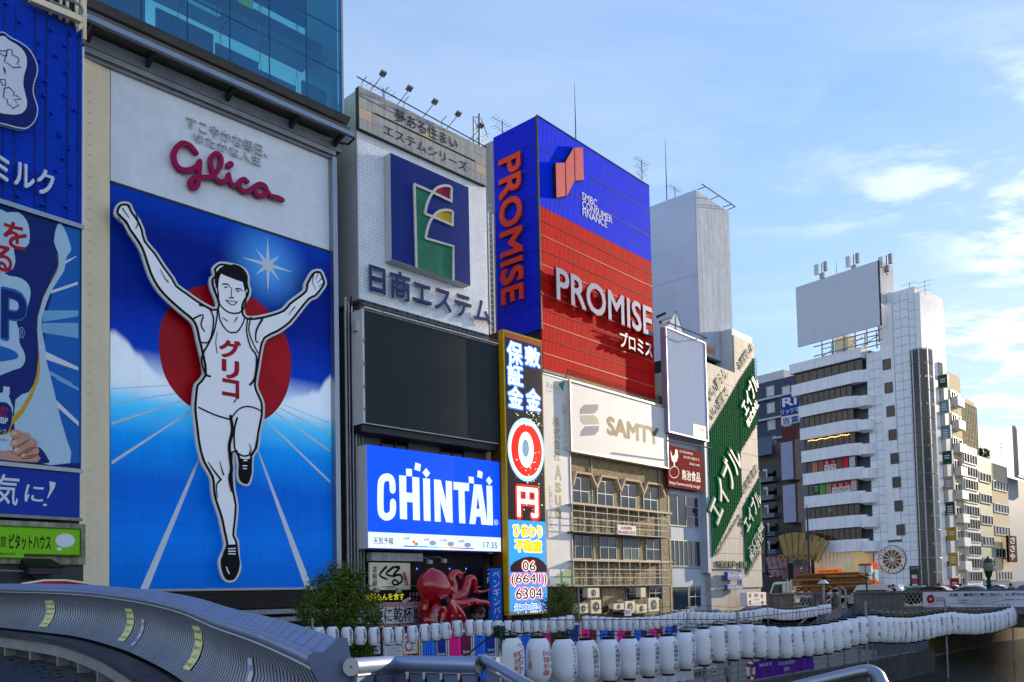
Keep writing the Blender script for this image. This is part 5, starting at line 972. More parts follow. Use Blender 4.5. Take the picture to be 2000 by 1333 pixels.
S = sign('bar_sign', 'small grey sign reading BAR among the air conditioners', m_pale, -1.0, 1220, 1190, 1204, 1233, fr=F2, dep=0.05); ptext(S, 'BAR', m_ink, ('F', -1.0), 1221.5, 1193, 1201, 1231.5, off=0.01)
CLT = Thing('plank_clutter', 'pile of weathered planks and scraps on the shelf between the air conditioners', 'planks', F2, (F2.onY(1190, 1200)[0], -0.8, F2.onY(1190, 1200)[1]))
m_wood = mat('weathered_plank', (128, 100, 70), 0.85, vary=0.35, scale=5)
for k in range(9):
    x = F2.onY(1180 + k * 5, 1195, -0.8)[0]; z = F2.onY(1190, 1200, -0.8)[1] + k * 0.05; CLT.tube('plank', m_wood, [(x, -0.8 + 0.05 * k, z), (x + 1.0, -0.6, z + random.uniform(-0.1, 0.5))], 0.05, n=4)
CLT.box('stone_relief', mat('rough_tan_stone', (150, 136, 108), 0.95, vary=0.4, scale=6, bump=0.8, bscale=8), F2.onY(1177, 1160, -0.2)[0], F2.onY(1205, 1160, -0.2)[0], -0.2, -0.01, F2.onY(1177, 1185)[1], F2.onY(1177, 1148)[1])
# ================================================================ tall blank grey tower
gs = F2.onY(1358, 371, 0.6)[0]; gt = F2.onY(1358, 371, 0.6)[1]; gb = F2.onY(1377, 694, 0.6)[1]; gr = F2.onY(1423, 412, 0.6)[0]
T = Thing('blank_grey_tower', 'tall blank grey sheet clad rooftop billboard tower, tallest behind the red tower', 'billboard tower', F2, (gs, 0, gb))
m_shl = mat('smooth_grey_sheet', (186, 198, 222), 0.6, vary=0.08, scale=0.5); m_shr = mat('streaked_grey_sheet', (182, 194, 210), 0.8, vary=0.15, streak=0.35, spec=0.05)
T.mesh('side_sheet', m_shl, *boxg(gs, gs + 0.08, 0.68, 8, gb - 4, gt)); T.mesh('front_sheet', m_shr, *boxg(gs, gr, 0.6, 0.68, gb, gt)); T.box('core', m_pale, gs + 0.081, gr - 0.02, 0.681, 8, gb + 0.1, gt - 0.05); T.box('dark_recess', m_black, gs - 0.2, gr + 0.5, 1.2, 8, gb - 6, gb + 0.09); T.box('seam', m_galv, gs - 0.01, gs, 0.7, 8, gb + 2.4 + 4, gb + 2.43 + 4)
def Qy(u, v, y): h = F2.onY(u, v, y); return (h[0], y, h[1])
T.tubes('roof_frame', m_steel, [([Qy(1371, 360, -0.6), Qy(1436, 404, -0.6)], 0.045), ([Qy(1362, 371, 0.8), Qy(1378, 365, -0.6)], 0.035), ([Qy(1388, 390, 0.7), Qy(1404, 383, -0.6)], 0.035), ([Qy(1412, 405, 0.7), Qy(1430, 399, -0.6)], 0.035), ([Qy(1420, 411, 0.7), Qy(1436, 404, -0.6)], 0.035)])
e = T.poly('number_plate', mat('faded_pink_plate', (186, 160, 152), 0.6), ('F', 0.6), [px(T, ('F', 0.6), *p) for p in ((1377, 672), (1397, 678), (1397, 697), (1377, 691))], 0.01); ptext(T, '06-6262-1313', m_red, ('F', 0.6), 1378, 678, 686, 1396, off=0.02, parent=e)
mast('long lightning rod on the blank grey tower, left edge', F2, 4, 1299, 270, 392, cat='lightning rod'); mast('television antenna on the blank grey tower beside the rod', F2, 3, 1318, 366, 392, 1)
# blank framed billboard in front
a, b, c, d = rect(F2, -0.8, 1299, 637.5, 843, 1376); T = Thing('blank_billboard', 'blank pale blue grey framed billboard right of the red tower', 'billboard', F2, (a, -0.8, c))
yb_ = F2.onS(1289, 650, a)[0]; T.box('board', mat('blank_board_face', (172, 186, 212), 0.9, spec=0.02, vary=0.05), a + 0.05, b - 0.05, -0.8, -0.7, c + 0.05, d - 0.05); T.box('cabinet', mat('mauve_cabinet', (150, 132, 152), 0.4, vary=0.1), a + 0.002, b, -0.699, yb_, c, d); T.boxes('frame', m_alu, [(a, b, -0.86, -0.801, d - 0.09, d), (a, b, -0.86, -0.801, c, c + 0.09), (a, a + 0.09, -0.86, -0.802, c + 0.09, d - 0.09), (b - 0.09, b, -0.86, -0.802, c + 0.09, d - 0.09)])
e = ppoly(T, 'notice_plate', m_white, ('F', -0.8), [(1354, 828), (1379, 834), (1379, 858), (1354, 852)], 0.01); ptext(T, '広告募集', mat('faded_pink_ink', (206, 150, 140), 0.6, vary=0), ('F', -0.8), 1357, 833, 840, 1376, off=0.016, parent=e)
T.tubes('pole', m_steel, [([Qy(1304, 630, -1.5), Qy(1382, 661, -1.5)], 0.05), ([Qy(1370, 661, 0), Qy(1382, 661, -1.5)], 0.04), ([Qy(1303, 861, -1.6), Qy(1391, 876, -1.6)], 0.05), ([Qy(1300, 612, 1), Qy(1282, 620, 1.5)], 0.1), ([Qy(1310, 622, 0.3), Qy(1290, 630, -0.5)], 0.12)])
ppx = [Qy(1297, 648, 0.0), Qy(1337, 655, 0.0), Qy(1320, 607, 1.2), Qy(1310, 640, 2.5)]
PY_ = Thing('pyramid_skylight', 'small white pyramid roof light behind the top of the blank billboard', 'skylight', F2, ppx[0]); PY_.mesh('cover', mat('white_membrane', (200, 206, 214), 0.4), ppx, [(0, 1, 2), (1, 3, 2), (3, 0, 2)]); PY_.tubes('strut', m_steel, [([ppx[0], ppx[2]], 0.03), ([ppx[1], ppx[2]], 0.03), ([Qy(1320, 652, -0.05), ppx[2]], 0.025)])
# red food sign and narrow shop building
S = sign('red_food_sign', 'dark red company sign with white rooster on an egg below the blank billboard', mat('maroon_sign_paint', (128, 22, 24), 0.8, spec=0.03, vary=0.05), -0.5, 1303, 869, 950, 1371, fr=F2, dep=0.2); s_ = ('F', -0.5)
ptext(S, '鳥治食品', m_white, s_, 1331, 917, 937, 1367, off=0.01, bold=0.02); ptext(S, 'http://www.toriji.co.jp/', m_white, s_, 1307, 939, 947, 1367, off=0.01, bold=0.01); ptext(S, 'まだ見ぬ未来は', m_white, s_, 1327, 879, 884, 1353, off=0.01); ptext(S, '自分達で創造する', m_white, s_, 1335, 890, 895, 1365, off=0.01); ptext(S, 'Sanji cafe', m_white, s_, 1346, 903, 909, 1366, off=0.01, slant=0.3)
zr_ = Z(1280, 850, 0.2775); ppoly(S, 'rooster', m_white, s_, zr_([(105, 105), (120, 150), (135, 140), (140, 100), (155, 105), (160, 150), (150, 185), (135, 195), (138, 218), (128, 218), (128, 195), (115, 180), (108, 145)]), 0.012); pstroke(S, 'egg_outline', m_white, s_, [zr_(circ(132, 262, 33, 40, 20) + [(165, 262)])], 1.3, off=0.012, sm=0)
T = Thing('narrow_shop_building', 'narrow pale panelled shop building below the dark red rooster sign', 'building', F2, (F2.onY(1300, 1100)[0], 0.1, GZ)); a, b, c, d = rect(F2, 0.1, 1301, 850, 1240, 1381)
m_pb = mat('pale_blue_panel', (168, 180, 196), 0.45, vary=0.1, streak=0.1); T.box('wall', m_conc_d, a, b, 0.1, 6, GZ, d)
for i in range(3):
    for j in range(8): T.box('wall_panel', m_pb, a + (b - a) * i / 3 + 0.015, a + (b - a) * (i + 1) / 3 - 0.015, 0.05, 0.098, GZ + (d - GZ) * j / 8 + 0.015, GZ + (d - GZ) * (j + 1) / 8 - 0.015)
for x0, x1, y0, y1, n_, mz in ((85, 212, 405, 635, 2, 1), (216, 298, 432, 645, 1, 3), (98, 312, 735, 925, 7, 1), (106, 230, 1065, 1240, 1, 1), (236, 318, 1062, 1215, 2, 2)):
    q = zr_([(x0, y0), (x1, y1)]); a0, z1_ = F2.onY(q[0][0], q[0][1], 0); a1 = F2.onY(q[1][0], q[0][1], 0)[0]; z0_ = F2.onY(q[0][0], q[1][1], 0)[1]; window(T, a0, a1, 0.03, z0_, z1_, m_wf, m_glass_b, n_, mz, 0.06, 0.06)
# ================================================================ green lattice agency signs
T = Thing('green_lattice_building', 'white building wearing diagonal green lattice sign panels with white katakana', 'building', F2, (F2.onY(1385, 1100)[0], 0, GZ))
m_wst = mat('weathered_white_panel', (182, 178, 170), 0.6, vary=0.15, streak=0.3); m_gsh = mat('green_sheet', (0, 116, 66), 0.7, spec=0.03, vary=0.12); m_gl_ = mat('green_lattice_bar', (8, 84, 50), 0.8, spec=0.03, vary=0.2)
yA = -0.5; A0 = F2.onY(1380, 800, yA)[0]; A1 = F2.onY(1441, 900, yA)[0]; A2 = F2.onY(1484, 1000, yA)[0]; t1 = F2.onY(1379, 707, yA)[1]; t2 = F2.onY(1434, 642, yA)[1]; b1 = F2.onY(1392, 1112, yA)[1]; b2 = F2.onY(1450, 1148, yA)[1]; t3 = F2.onY(1434, 655, yA)[1]
for (x0, x1, z0_, z1_, n_) in ((A0, A1 - 0.03, b1, t1, 13), (A1, A2, b2, t3, 15)):
    for j in range(n_): T.box('cladding_panel', m_wst, x0, x1, yA, yA + 0.12, z0_ + (z1_ - z0_) * j / n_ + 0.012, z0_ + (z1_ - z0_) * (j + 1) / n_ - 0.012)
T.box('wall', mat('beige_side_wall', (176, 172, 166), 0.7, vary=0.2, streak=0.2), A0 + 0.05, A2 - 0.05, yA + 0.13, 6, GZ, t1 - 0.1); T.box('upper_wall', m_pale, A1, A2 - 0.05, yA + 0.13, 6, t1 - 0.1, t2); T.box('edge_column', m_pb, A0 - 0.5, A0 - 0.02, yA, 2, b1 - 0.3, t1 - 3.5)
sfa = ('F', yA); m_ltr = mat('white_green_letter', (176, 188, 184), 0.4, vary=0.05)
for g in ([(1382, 849), (1441, 749), (1449, 969), (1391, 1089)], [(1442, 746), (1472, 700), (1480, 824), (1446, 883)], [(1451, 991), (1484, 930), (1488, 1061), (1456, 1122)]):
    e = ppoly(T, 'green_field', m_gsh, sfa, g, 0.01, 0.03); P = [px(T, sfa, *p) for p in g]; xs = [p[0] for p in P]; lo, hi = min(xs), max(xs)
    def edge(x, k, P=P, lo=lo, hi=hi):
        A, B = ((P[0], P[1]) if k else (P[3], P[2])); tt = (x - A[0]) / ((B[0] - A[0]) or 1); return A[1] + (B[1] - A[1]) * max(0, min(1, tt))
    bars = []; x = lo + 0.1
    while x < hi: bars.append((x, x + 0.035, yA - 0.075, yA - 0.042, edge(x, 0), edge(x, 1))); x += 0.32
    zz0 = min(p[1] for p in P); zz1 = max(p[1] for p in P); z = zz0 + 0.2
    while z < zz1:
        xr = [lo + (hi - lo) * i / 60 for i in range(61)]; ok = [x for x in xr if edge(x, 0) <= z <= edge(x, 1)]
        if len(ok) > 1: bars.append((ok[0], ok[-1], yA - 0.07, yA - 0.043, z, z + 0.03))
        z += 0.3
    T.boxes('lattice', m_gl_, bars, kind='stuff')
for tx, A, B, h, m_, o_ in (('エイブル', (1400, 1034), (1448, 900), 0.36, m_gsh, 0), ('エイブル', (1401, 1031), (1448, 903), 0.34, m_ltr, 1), ('エイブル', (1454, 818), (1480, 752), 0.38, m_gsh, 0), ('エイブル', (1455, 816), (1480, 753), 0.36, m_ltr, 1), ('株式会社', (1459, 838), (1479, 793), 0.24, m_ltr, 1), ('エイブル', (1457, 1045), (1485, 978), 0.38, m_gsh, 0), ('エイブル', (1458, 1043), (1485, 979), 0.36, m_ltr, 1), ('エイブル保証', (1462, 1082), (1489, 1030), 0.18, m_ltr, 1), ('株式会社', (1465, 1100), (1488, 1052), 0.24, m_ltr, 1)):
    dtext(T, tx, m_, sfa, A, B, h, off=0.09 if not o_ else 0.16, th=0.06 if not o_ else 0.01, bold=0.05 if not o_ else 0.02)
m_dg = mat('dark_green_letter', (22, 66, 48), 0.5, vary=0.1); m_au = mat('tarnished_gold_letter', (150, 130, 84), 0.5, vary=0.2)
for tx, A, B, h, m_ in (('いい暮らし', (1389, 787), (1423, 735), 0.24, m_dg), ('いい部屋で', (1393, 824), (1426, 772), 0.24, m_dg), ('お部屋探しは', (1446, 724), (1472, 684), 0.22, m_dg), ('http://www.able.co.jp', (1401, 1088), (1447, 1008), 0.07, m_au), ('http://www.able.co.jp', (1449, 882), (1478, 836), 0.08, m_au), ('お客様満足', (1453, 968), (1482, 920), 0.2, m_dg), ('www.able-hosho.jp', (1460, 1128), (1487, 1078), 0.09, m_au)):
    dtext(T, tx, m_, sfa, A, B, h, off=0.05, th=0.03)
ptext(T, '不動産賃貸・管理', m_dg, sfa, 1397, 1095, 1108, 1456, off=0.06, th=0.06, bold=0.02)
for nm, lb, r_, tx in (('gallery_sign', 'small blue gallery sign with white characters under the green lattice panels', (1421, 1117, 1133, 1450), 'ギャラリー香'), ('cafe_sign', 'small blue cafe sign just below the gallery sign', (1421, 1143, 1152, 1451), 'café Bon')):
    S = sign(nm, lb, mat('enamel_blue', (60, 92, 160), 0.45), -0.9, *r_, fr=F2, dep=0.3); ptext(S, tx, m_white, ('F', -0.9), r_[0] + 1.5, r_[1] + 3, r_[2] - 3, r_[3] - 1.5, off=0.01, bold=0.02)
S = sign('chicken_sign', 'white board with brown drumsticks and red lettering above the small lanterns', m_white, -2.0, 1459, 1158, 1184, 1496, fr=F2, dep=0.6); s_ = ('F', -2.0)
for k, (u, v) in enumerate(((1465, 1163), (1465, 1176), (1488, 1164), (1489, 1177))): ppoly(S, 'drumstick', mat('fried_brown', (146, 84, 50), 0.6, vary=0.3, scale=8), s_, [circ(u, v, 2.6, 3.6, 10), circ(u + 0.5, v + 4, 1.2, 2.5, 6)], 0.01)
ptext(S, '鶏笑', m_red, s_, 1473, 1160, 1167, 1481, off=0.01, bold=0.03); ptext(S, 'から揚げ', m_red, s_, 1471, 1170, 1174, 1484, off=0.01)
# ================================================================ buildings across the street
VD = 96.0
F3 = vpframe(1812, VD, -330); F3 = Frame((at(1812, horizon(1812), VD).x, VD, 0), F3.ang + math.pi)
m_wtile = mat('white_wall_tile', (222, 228, 236), 0.3, vary=0.07); m_wband = mat('white_balcony_render', (234, 238, 244), 0.45, vary=0.07, streak=0.18); m_grout = mat('grout_grey', (110, 118, 128), 0.8)
m_dgl = mat('dark_bronze_glass', (34, 29, 30), 0.08, vary=0.45, scale=0.5, spec=0.45)
m_brg = mat('brown_tinted_glass', (74, 54, 42), 0.1, vary=0.6, scale=0.9, spec=0.4)
T = Thing('white_corner_tower', 'white tiled corner tower with ribbon windows and a rooftop blank billboard', 'building', F3, (0, 0, CZ))
def S3(u, v=900, y=0.0): return F3.onY(u, v, y)[0]
def Z3(u, v, y=0.0): return F3.onY(u, v, y)[1]
zt_ = Z3(1745, 566); ySd_ = F3.onS(1844, 620, 0)[0]; T.box('core', m_grout, S3(1700), -0.05, 0.06, min(12, ySd_), CZ, Z3(1700, 690)); T.box('core_upper', m_grout, S3(1729), -0.05, 0.06, ySd_, CZ, zt_ - 1.5); T.box('roof_block', m_wband, S3(1744), -0.06, 0.08, ySd_ - 0.1, zt_ - 1.5, zt_ - 0.3); T.box('front_core', m_grout, S3(1556), S3(1700), 1.0, ySd_, CZ, Z3(1660, 690))
def tiles(u0, u1, v0, v1, nx, nz):
    x0, x1 = S3(u0), S3(u1); z1_ = Z3((u0 + u1) / 2, v0); z0_ = Z3((u0 + u1) / 2, v1)
    for i in range(nx):
        for j in range(nz): T.box('wall_tile', m_wtile, x0 + (x1 - x0) * i / nx + 0.02, x0 + (x1 - x0) * (i + 1) / nx - 0.02, -0.05 + random.uniform(0, 0.01), 0.055, z0_ + (z1_ - z0_) * j / nz + 0.02, z0_ + (z1_ - z0_) * (j + 1) / nz - 0.02)
tiles(1700, 1728.5, 686, 1147, 2, 26); tiles(1755.5, 1787, 568, 1147, 2, 33); tiles(1787.2, 1811, 569, 685, 2, 7); tiles(1745, 1755.5, 567, 700, 1, 8); tiles(1728.5, 1755.5, 1060, 1147, 2, 5)
T.box('window_strip', m_wband, S3(1729), S3(1755), -0.12, 0.05, Z3(1742, 1055), Z3(1742, 590))
for v in (699, 745, 790, 836, 882, 928, 974, 1020 - 43 + 3, 1026): pass
for k in range(8):
    v = 700 + k * 46.6; x0 = S3(1733 + k * 1.9); x1 = S3(1749 + k * 1.9); z1_ = Z3(1741, v); window(T, x0, x1, -0.13, z1_ - (Z3(1741, v) - Z3(1741, v + 21)), z1_, mat('brown_window_frame', (92, 80, 76), 0.5), m_dgl, 1, 1, 0.09, 0.05)
wz = [Z3(1660, 707 + k * 46.5 - (1 if k > 4 else 0)) for k in range(8)]; pit = (wz[0] - wz[7]) / 7; wh = pit * 0.5
T.box('roof_band', m_wband, S3(1556), S3(1697), -0.9, 2, wz[0], wz[0] + pit * 0.42)
for k in range(8):
    u0 = 1553 if k == 0 else 1564 + k * 1.2; u1 = 1697 if k == 0 else 1673 + k * 1.3; x0, x1 = S3(u0, y=-0.6), S3(u1, y=-0.6); z1_ = wz[0] - k * pit
    T.mesh('balcony_band', m_wband, [(x, y, z) for z in (z1_ - wh, z1_ - pit) for x, y in ((x0 - 0.1, 1), (x0 - 0.1, -0.7), (x1 - 1.2, -0.95), (x1 + 0.2, -0.1), (x1 + 0.2, 0.3))], [(0, 1, 6, 5), (1, 2, 7, 6), (2, 3, 8, 7), (3, 4, 9, 8), (0, 4, 3, 2, 1), (5, 6, 7, 8, 9)])
    window(T, x0 + 0.3, x1 - 0.4, -0.35, z1_ - wh, z1_, m_steel, m_dgl if k < 2 else m_brg, 9, 1, 0.08, 0.06)
    if k > 0:
        cx = S3(1691, y=-0.6); n_ = 12; v_, f_ = [], []
        for z, rr_ in ((z1_ - wh - 0.35, 1.0), (z1_ - wh - 0.35 - pit * 0.42, 1.0), (z1_ - wh - 0.35 - pit * 0.5, 0.55)):
            for i in range(n_ + 1): q = math.pi * i / n_; v_.append((cx - math.cos(q) * 0.95 * rr_, 0.1 - math.sin(q) ** 0.6 * 1.25 * rr_, z))
        for r_ in range(2):
            for i in range(n_): f_.append((r_ * 13 + i, r_ * 13 + i + 1, r_ * 13 + 14 + i, r_ * 13 + 13 + i))
        f_ += [tuple(range(13)), tuple(range(26, 39))]; T.mesh('round_balcony', m_wband, v_, f_, smooth=True)
    if k in (4, 5):
        for i, (tx, cl) in enumerate((('', (190, 120, 90)), ('', (150, 96, 80)), ('足', (180, 30, 40)), ('ツボ', (180, 30, 40)), ('', (110, 90, 80)), ('', (200, 40, 50)), ('', (180, 190, 200))) if k == 4 else (('アロマ', (20, 90, 50)), ('', (90, 160, 50)), ('', (160, 130, 110)), ('全身', (180, 30, 40)), ('もみ', (180, 30, 40)), ('ほぐし', (180, 30, 40)), ('', (180, 170, 160)))):
            a_ = x0 + 0.4 + (x1 - x0) * (i + 0.9) / 9; b_ = a_ + (x1 - x0) / 9 - 0.12; top_ = z1_ - 0.12; big = tx in ('足', 'ツボ', '全身', 'もみ', 'ほぐし')
            e = T.box('window_poster', mat('poster_%d_%d_%d' % cl, cl, 0.6, vary=0.25, scale=3), a_, b_, -0.46, -0.42, (z1_ - wh * 0.48) if big else z1_ - wh + 0.1, top_)
            if big: T.box('price_poster', m_white, a_, b_, -0.46, -0.42, z1_ - wh + 0.1, z1_ - wh * 0.48 - 0.004); T.text({'足': '30分', 'ツボ': '1700', '全身': '60分', 'もみ': '28', 'ほぐし': '00'}[tx], m_red, ('F', -0.46), a_ + 0.1, b_ - 0.1, z1_ - wh + 0.2, z1_ - wh * 0.55, off=0.02, bold=0.02)
            if tx: T.text(tx, m_white, ('F', -0.46), a_ + 0.12, b_ - 0.12, (z1_ - wh * 0.42) if big else z1_ - wh * 0.7, top_ - 0.1, off=0.02)
    if k == 6: T.text('まごめのようこそ', m_crm, ('F', -0.42), x0 + 3, x1 - 4, z1_ - 0.75, z1_ - 0.25, off=0.02)
    if k == 3:
        for i in range(26): T.box('string_light', emis('warm_bulb', (255, 210, 120), 2.0), x0 + 0.8 + (x1 - x0 - 1.8) * i / 26, x0 + 0.88 + (x1 - x0 - 1.8) * i / 26, -0.5, -0.44, z1_ - 0.28 + 0.05 * math.sin(i), z1_ - 0.2 + 0.05 * math.sin(i))
# corner glass column and sunlit side
cz1, cz0 = Z3(1788, 684), Z3(1808, 1146); n_ = 17; x0 = S3(1787); arc = [(x0, -0.12), (x0 * 0.45, -0.5), (0.35, -0.45), (0.95, 0.3), (0.95, 1.6)]
for j in range(n_):
    z0_ = cz0 + (cz1 - cz0) * j / n_; z1_ = cz0 + (cz1 - cz0) * (j + 1) / n_
    for i in range(4): T.mesh('curved_pane', m_dgl, [(arc[i][0], arc[i][1], z0_ + 0.08), (arc[i + 1][0], arc[i + 1][1], z0_ + 0.08), (arc[i + 1][0], arc[i + 1][1], z1_ - 0.08), (arc[i][0], arc[i][1], z1_ - 0.08)], [(0, 1, 2, 3)])
    T.tube('band_rail', m_alu, [(p[0], p[1] - 0.04, z1_) for p in arc], 0.075 if j % 2 else 0.045, n=6)
for p in arc[:4]: T.box('corner_mullion', m_alu, p[0] - 0.06, p[0] + 0.06, p[1] - 0.08, p[1] + 0.04, cz0, cz1)
ySd = F3.onS(1844, 620, 0)[0]; zs0 = Z3(1812, 567)
T.box('sunlit_side', m_wtile, -0.04, 0, 1.6, ySd, CZ, zs0); T.box('sunlit_side_upper', m_wtile, -0.039, 0.0, 0.06, 1.6, cz1, zs0)
for j in range(9): zz_ = cz0 + (cz1 - cz0) * (j + 0.3) / 9.2; T.box('side_window', m_dgl, 0, 0.05, ySd * 0.7, ySd * 0.85, zz_, zz_ + 2.0)
for k, cl in enumerate(((70, 80, 60), (120, 160, 160), (110, 150, 150), (40, 90, 60), (170, 150, 140), (60, 70, 60), (190, 150, 40), (200, 160, 40), (170, 50, 40))):
    q = 735 + k * 49.5; u = 1833 + k * 2.9; y_, z_ = F3.onS(u, q, 0.2); S = Thing('projecting_sign', '%s sign from the top projecting from the right side of the white corner tower' % ('first', 'second', 'third', 'fourth', 'fifth', 'sixth', 'seventh', 'eighth', 'ninth')[k], 'sign', F3, (0.1, y_, z_ - 1), group='projecting signs on the corner tower')
    S.box('casing', m_white, 0.1, 1.2, y_, y_ + 0.35, z_ - 1.5, z_ + 0.1); S.box('face', mat('sign_face_%d' % k, cl, 0.5, vary=0.3, scale=3), 0.14, 1.16, y_ - 0.02, y_, z_ - 1.46, z_ + 0.06)
    S.boxes('print_mark', m_txt_w, [(0.35, 0.95, y_ - 0.035, y_ - 0.021, z_ - 0.55 - q * 0.28, z_ - 0.42 - q * 0.28) for q in range(2 + k % 3)], kind='stuff')
# round fruit badge
bc = F3.onY(1743, 1093, -0.1); br = (F3.onY(1770, 1093, -0.1)[0] - F3.onY(1716, 1093, -0.1)[0]) / 2; m_or_ = mat('orange_brown_segment', (120, 78, 20), 0.4, vary=0.2)
BG = Thing('round_fruit_badge', 'round white badge with sliced orange wheel and lettering round its rim', 'sign', F3, (bc[0], -0.1, bc[1])); sg = ('F', -0.1)
BG.poly('rim', m_or_, sg, circ(bc[0], bc[1], br, n=48), 0, 0.08); BG.poly('disc', m_white, sg, circ(bc[0], bc[1], br * 0.95, n=48), 0.084, 0.01)
for k in range(12):
    a0 = k * math.pi / 6 + 0.05; a1 = (k + 1) * math.pi / 6 - 0.05; c0 = (a0 + a1) / 2
    BG.poly('fruit_segment', m_or_, sg, [(bc[0] + br * 0.1 * math.cos(c0), bc[1] + br * 0.1 * math.sin(c0))] + [(bc[0] + br * 0.68 * math.cos(a0 + (a1 - a0) * i / 5), bc[1] + br * 0.68 * math.sin(a0 + (a1 - a0) * i / 5)) for i in range(6)], 0.1, 0.02)
def ringtext(tx, A0, A1, flip):
    for i, ch in enumerate(tx):
        if ch == ' ': continue
        an = A0 + (A1 - A0) * i / (len(tx) - 1); h = br * 0.075; ro = an - math.pi / 2 + (math.pi if flip else 0); cx, cz = bc[0] + br * 0.82 * math.cos(an), bc[1] + br * 0.82 * math.sin(an)
        BG.text(ch, m_or_, sg, -h * 0.8, h * 0.8, -h, h, fn=lambda x, y, o, ro=ro, cx=cx, cz=cz: BG.surf(sg, cx + x * math.cos(ro) - y * math.sin(ro), cz + x * math.sin(ro) + y * math.cos(ro), o), off=0.1, bold=0.03)
ringtext('FRUITS TOWER', R(172), R(8), False); ringtext('フルーツタワー', R(215), R(325), True)
S = sign('directory_board', 'tenant directory board with small coloured panels beside the dark glass column', m_steel, -0.2, 1776, 1106, 1150, 1808, fr=F3, dep=0.15); a, b, c, d = S.r; S.text('フルーツタワービル', m_white, ('F', -0.2), a + 0.2, b - 0.2, d - 0.4, d - 0.12, off=0.01)
for i in range(2):
    for j in range(4): S.box('tenant_panel', mat('tenant_%d' % (i * 4 + j), [(200, 210, 220), (190, 60, 60), (210, 200, 200), (60, 60, 50), (200, 180, 60), (190, 190, 200), (160, 110, 70), (220, 220, 220)][i * 4 + j], 0.5, vary=0.3, scale=4), a + 0.25 + i * (b - a) / 2, a + (i + 1) * (b - a) / 2 - 0.08, -0.23, -0.201, c + 0.1 + j * (d - c - 0.5) / 4, c + (j + 1) * (d - c - 0.5) / 4)
# ground floor shops
T.box('shop_glazing', mat('warm_shop_glass', (150, 132, 96), 0.2, emit=0.35, vary=0.5, scale=1.2), S3(1572), S3(1690), -0.2, 0.9, Z3(1640, 1120), Z3(1640, 1080)); T.box('shop_base', m_steel, S3(1572), S3(1700), -0.21, 0.9, CZ, Z3(1640, 1120))
for i in range(8): xx = S3(1597 + i * 7.4, y=-0.3); T.box('shop_pillar', m_wband, xx, xx + 0.18, -0.3, -0.21, Z3(1620, 1111), Z3(1620, 1082))
for nm, lb, r_, tx, cl in (('orange_shop_sign', 'orange shop sign with black characters right of the timber load', (1681, 1100, 1113, 1711), '吉野家', (226, 84, 24)), ('orange_shop_sign', 'long orange shop sign just above the timber load', (1597, 1113.5, 1120, 1642), '吉野家', (230, 90, 30)), ('price_sign', 'pale shop price sign under the orange sign beside the lamp post', (1681, 1114, 1136, 1713), 'カンター 8席', (170, 196, 196)), ('orange_shop_sign', 'lowest orange shop sign partly behind the white van', (1686, 1132, 1143, 1713), '丼 定食', (222, 80, 24))):
    S = sign(nm, lb, emis('sign_' + str(cl[0]), cl, 0.25), -1.1, *r_, fr=F3, dep=0.3, group='shop signs of the corner tower'); ptext(S, tx, m_ink, ('F', -1.1), r_[0] + 4, r_[1] + 2, r_[2] - 2, r_[3] - 4, off=0.02, bold=0.03)
# rooftop billboard
a, b, c, d = rect(F3, -1.5, 1554, 562, 680, 1716); T = Thing('rooftop_billboard', 'large blank grey rooftop billboard on top of the white corner tower', 'billboard', F3, (a, -1.5, c)); m_blk = mat('blank_grey_vinyl', (196, 202, 216), 0.5, vary=0.05)
T.box('front_face', m_blk, a, b, -1.5, -1.3, c, d); sy = F3.onS(1743, 540, b)[0]; T.box('side_face', m_pale, b, b + 0.12, -1.25, sy, Z3(1716, 592, -1.5), d); T.box('edge_trim', m_steel, b + 0.001, b + 0.1, -1.5, -1.251, c, d)
zz_ = wz[0] + pit * 0.42
bars = [([(x, y, zz_), (x, y, c + 0.3)], 0.09) for x in [a + 3 + i * (b - a - 3.5) / 5 for i in range(6)] for y in (-0.9, 1.4)] + [([(a + 2, y, c - 0.4 + k), (b, y, c - 0.4 + k)], 0.07) for y in (-1.2, 0.6) for k in (0, -1.2)] + [([(a + 3 + i * 2.6, -0.9, zz_), (a + 4.6 + i * 2.6, 1.2, c)], 0.06) for i in range(3)]
T.tubes('truss', m_galv, bars, kind='stuff'); T.box('water_tank', m_crm, a + 4.5, a + 6.3, -0.6, 1.2, zz_, zz_ + 2)
for i, (u, v0, v1) in enumerate(((1605, 514, 548), (1667, 498, 531), (1731, 499, 530))):
    x, z1_ = F3.onY(u, v0, -0.5); z0_ = F3.onY(u, v1, -0.5)[1]; A = Thing('cell_antenna', 'mobile phone antenna mast on the rooftop billboard, %s one' % ('left', 'middle', 'right')[i], 'antenna', F3, (x, -0.5, z0_), group='phone antennas on the billboard')
    A.tube('pole', m_steel, [(x, -0.5, z0_ - 0.5), (x, -0.5, z1_)], 0.07); A.box('panel', m_pale, x - 0.85, x - 0.35, -0.9, -0.6, z1_ - 1.4, z1_ - 0.1); A.box('panel', m_galv, x + 0.3, x + 0.7, -0.7, -0.4, z1_ - 1.2, z1_); A.box('radio_box', m_galv, x - 0.3, x + 0.3, -0.65, -0.35, z1_ - 2.0, z1_ - 1.3)
mast('flat television antenna on the white tower roof, left of the corner', F3, 2, 1776, 552, 568, 1); mast('tangled television antenna at the right corner of the white tower roof', F3, 1, 1806, 548, 570, 3)
mast('thin lightning rod behind the rooftop billboard', F3, 3, 1633, 508, 545, cat='lightning rod')
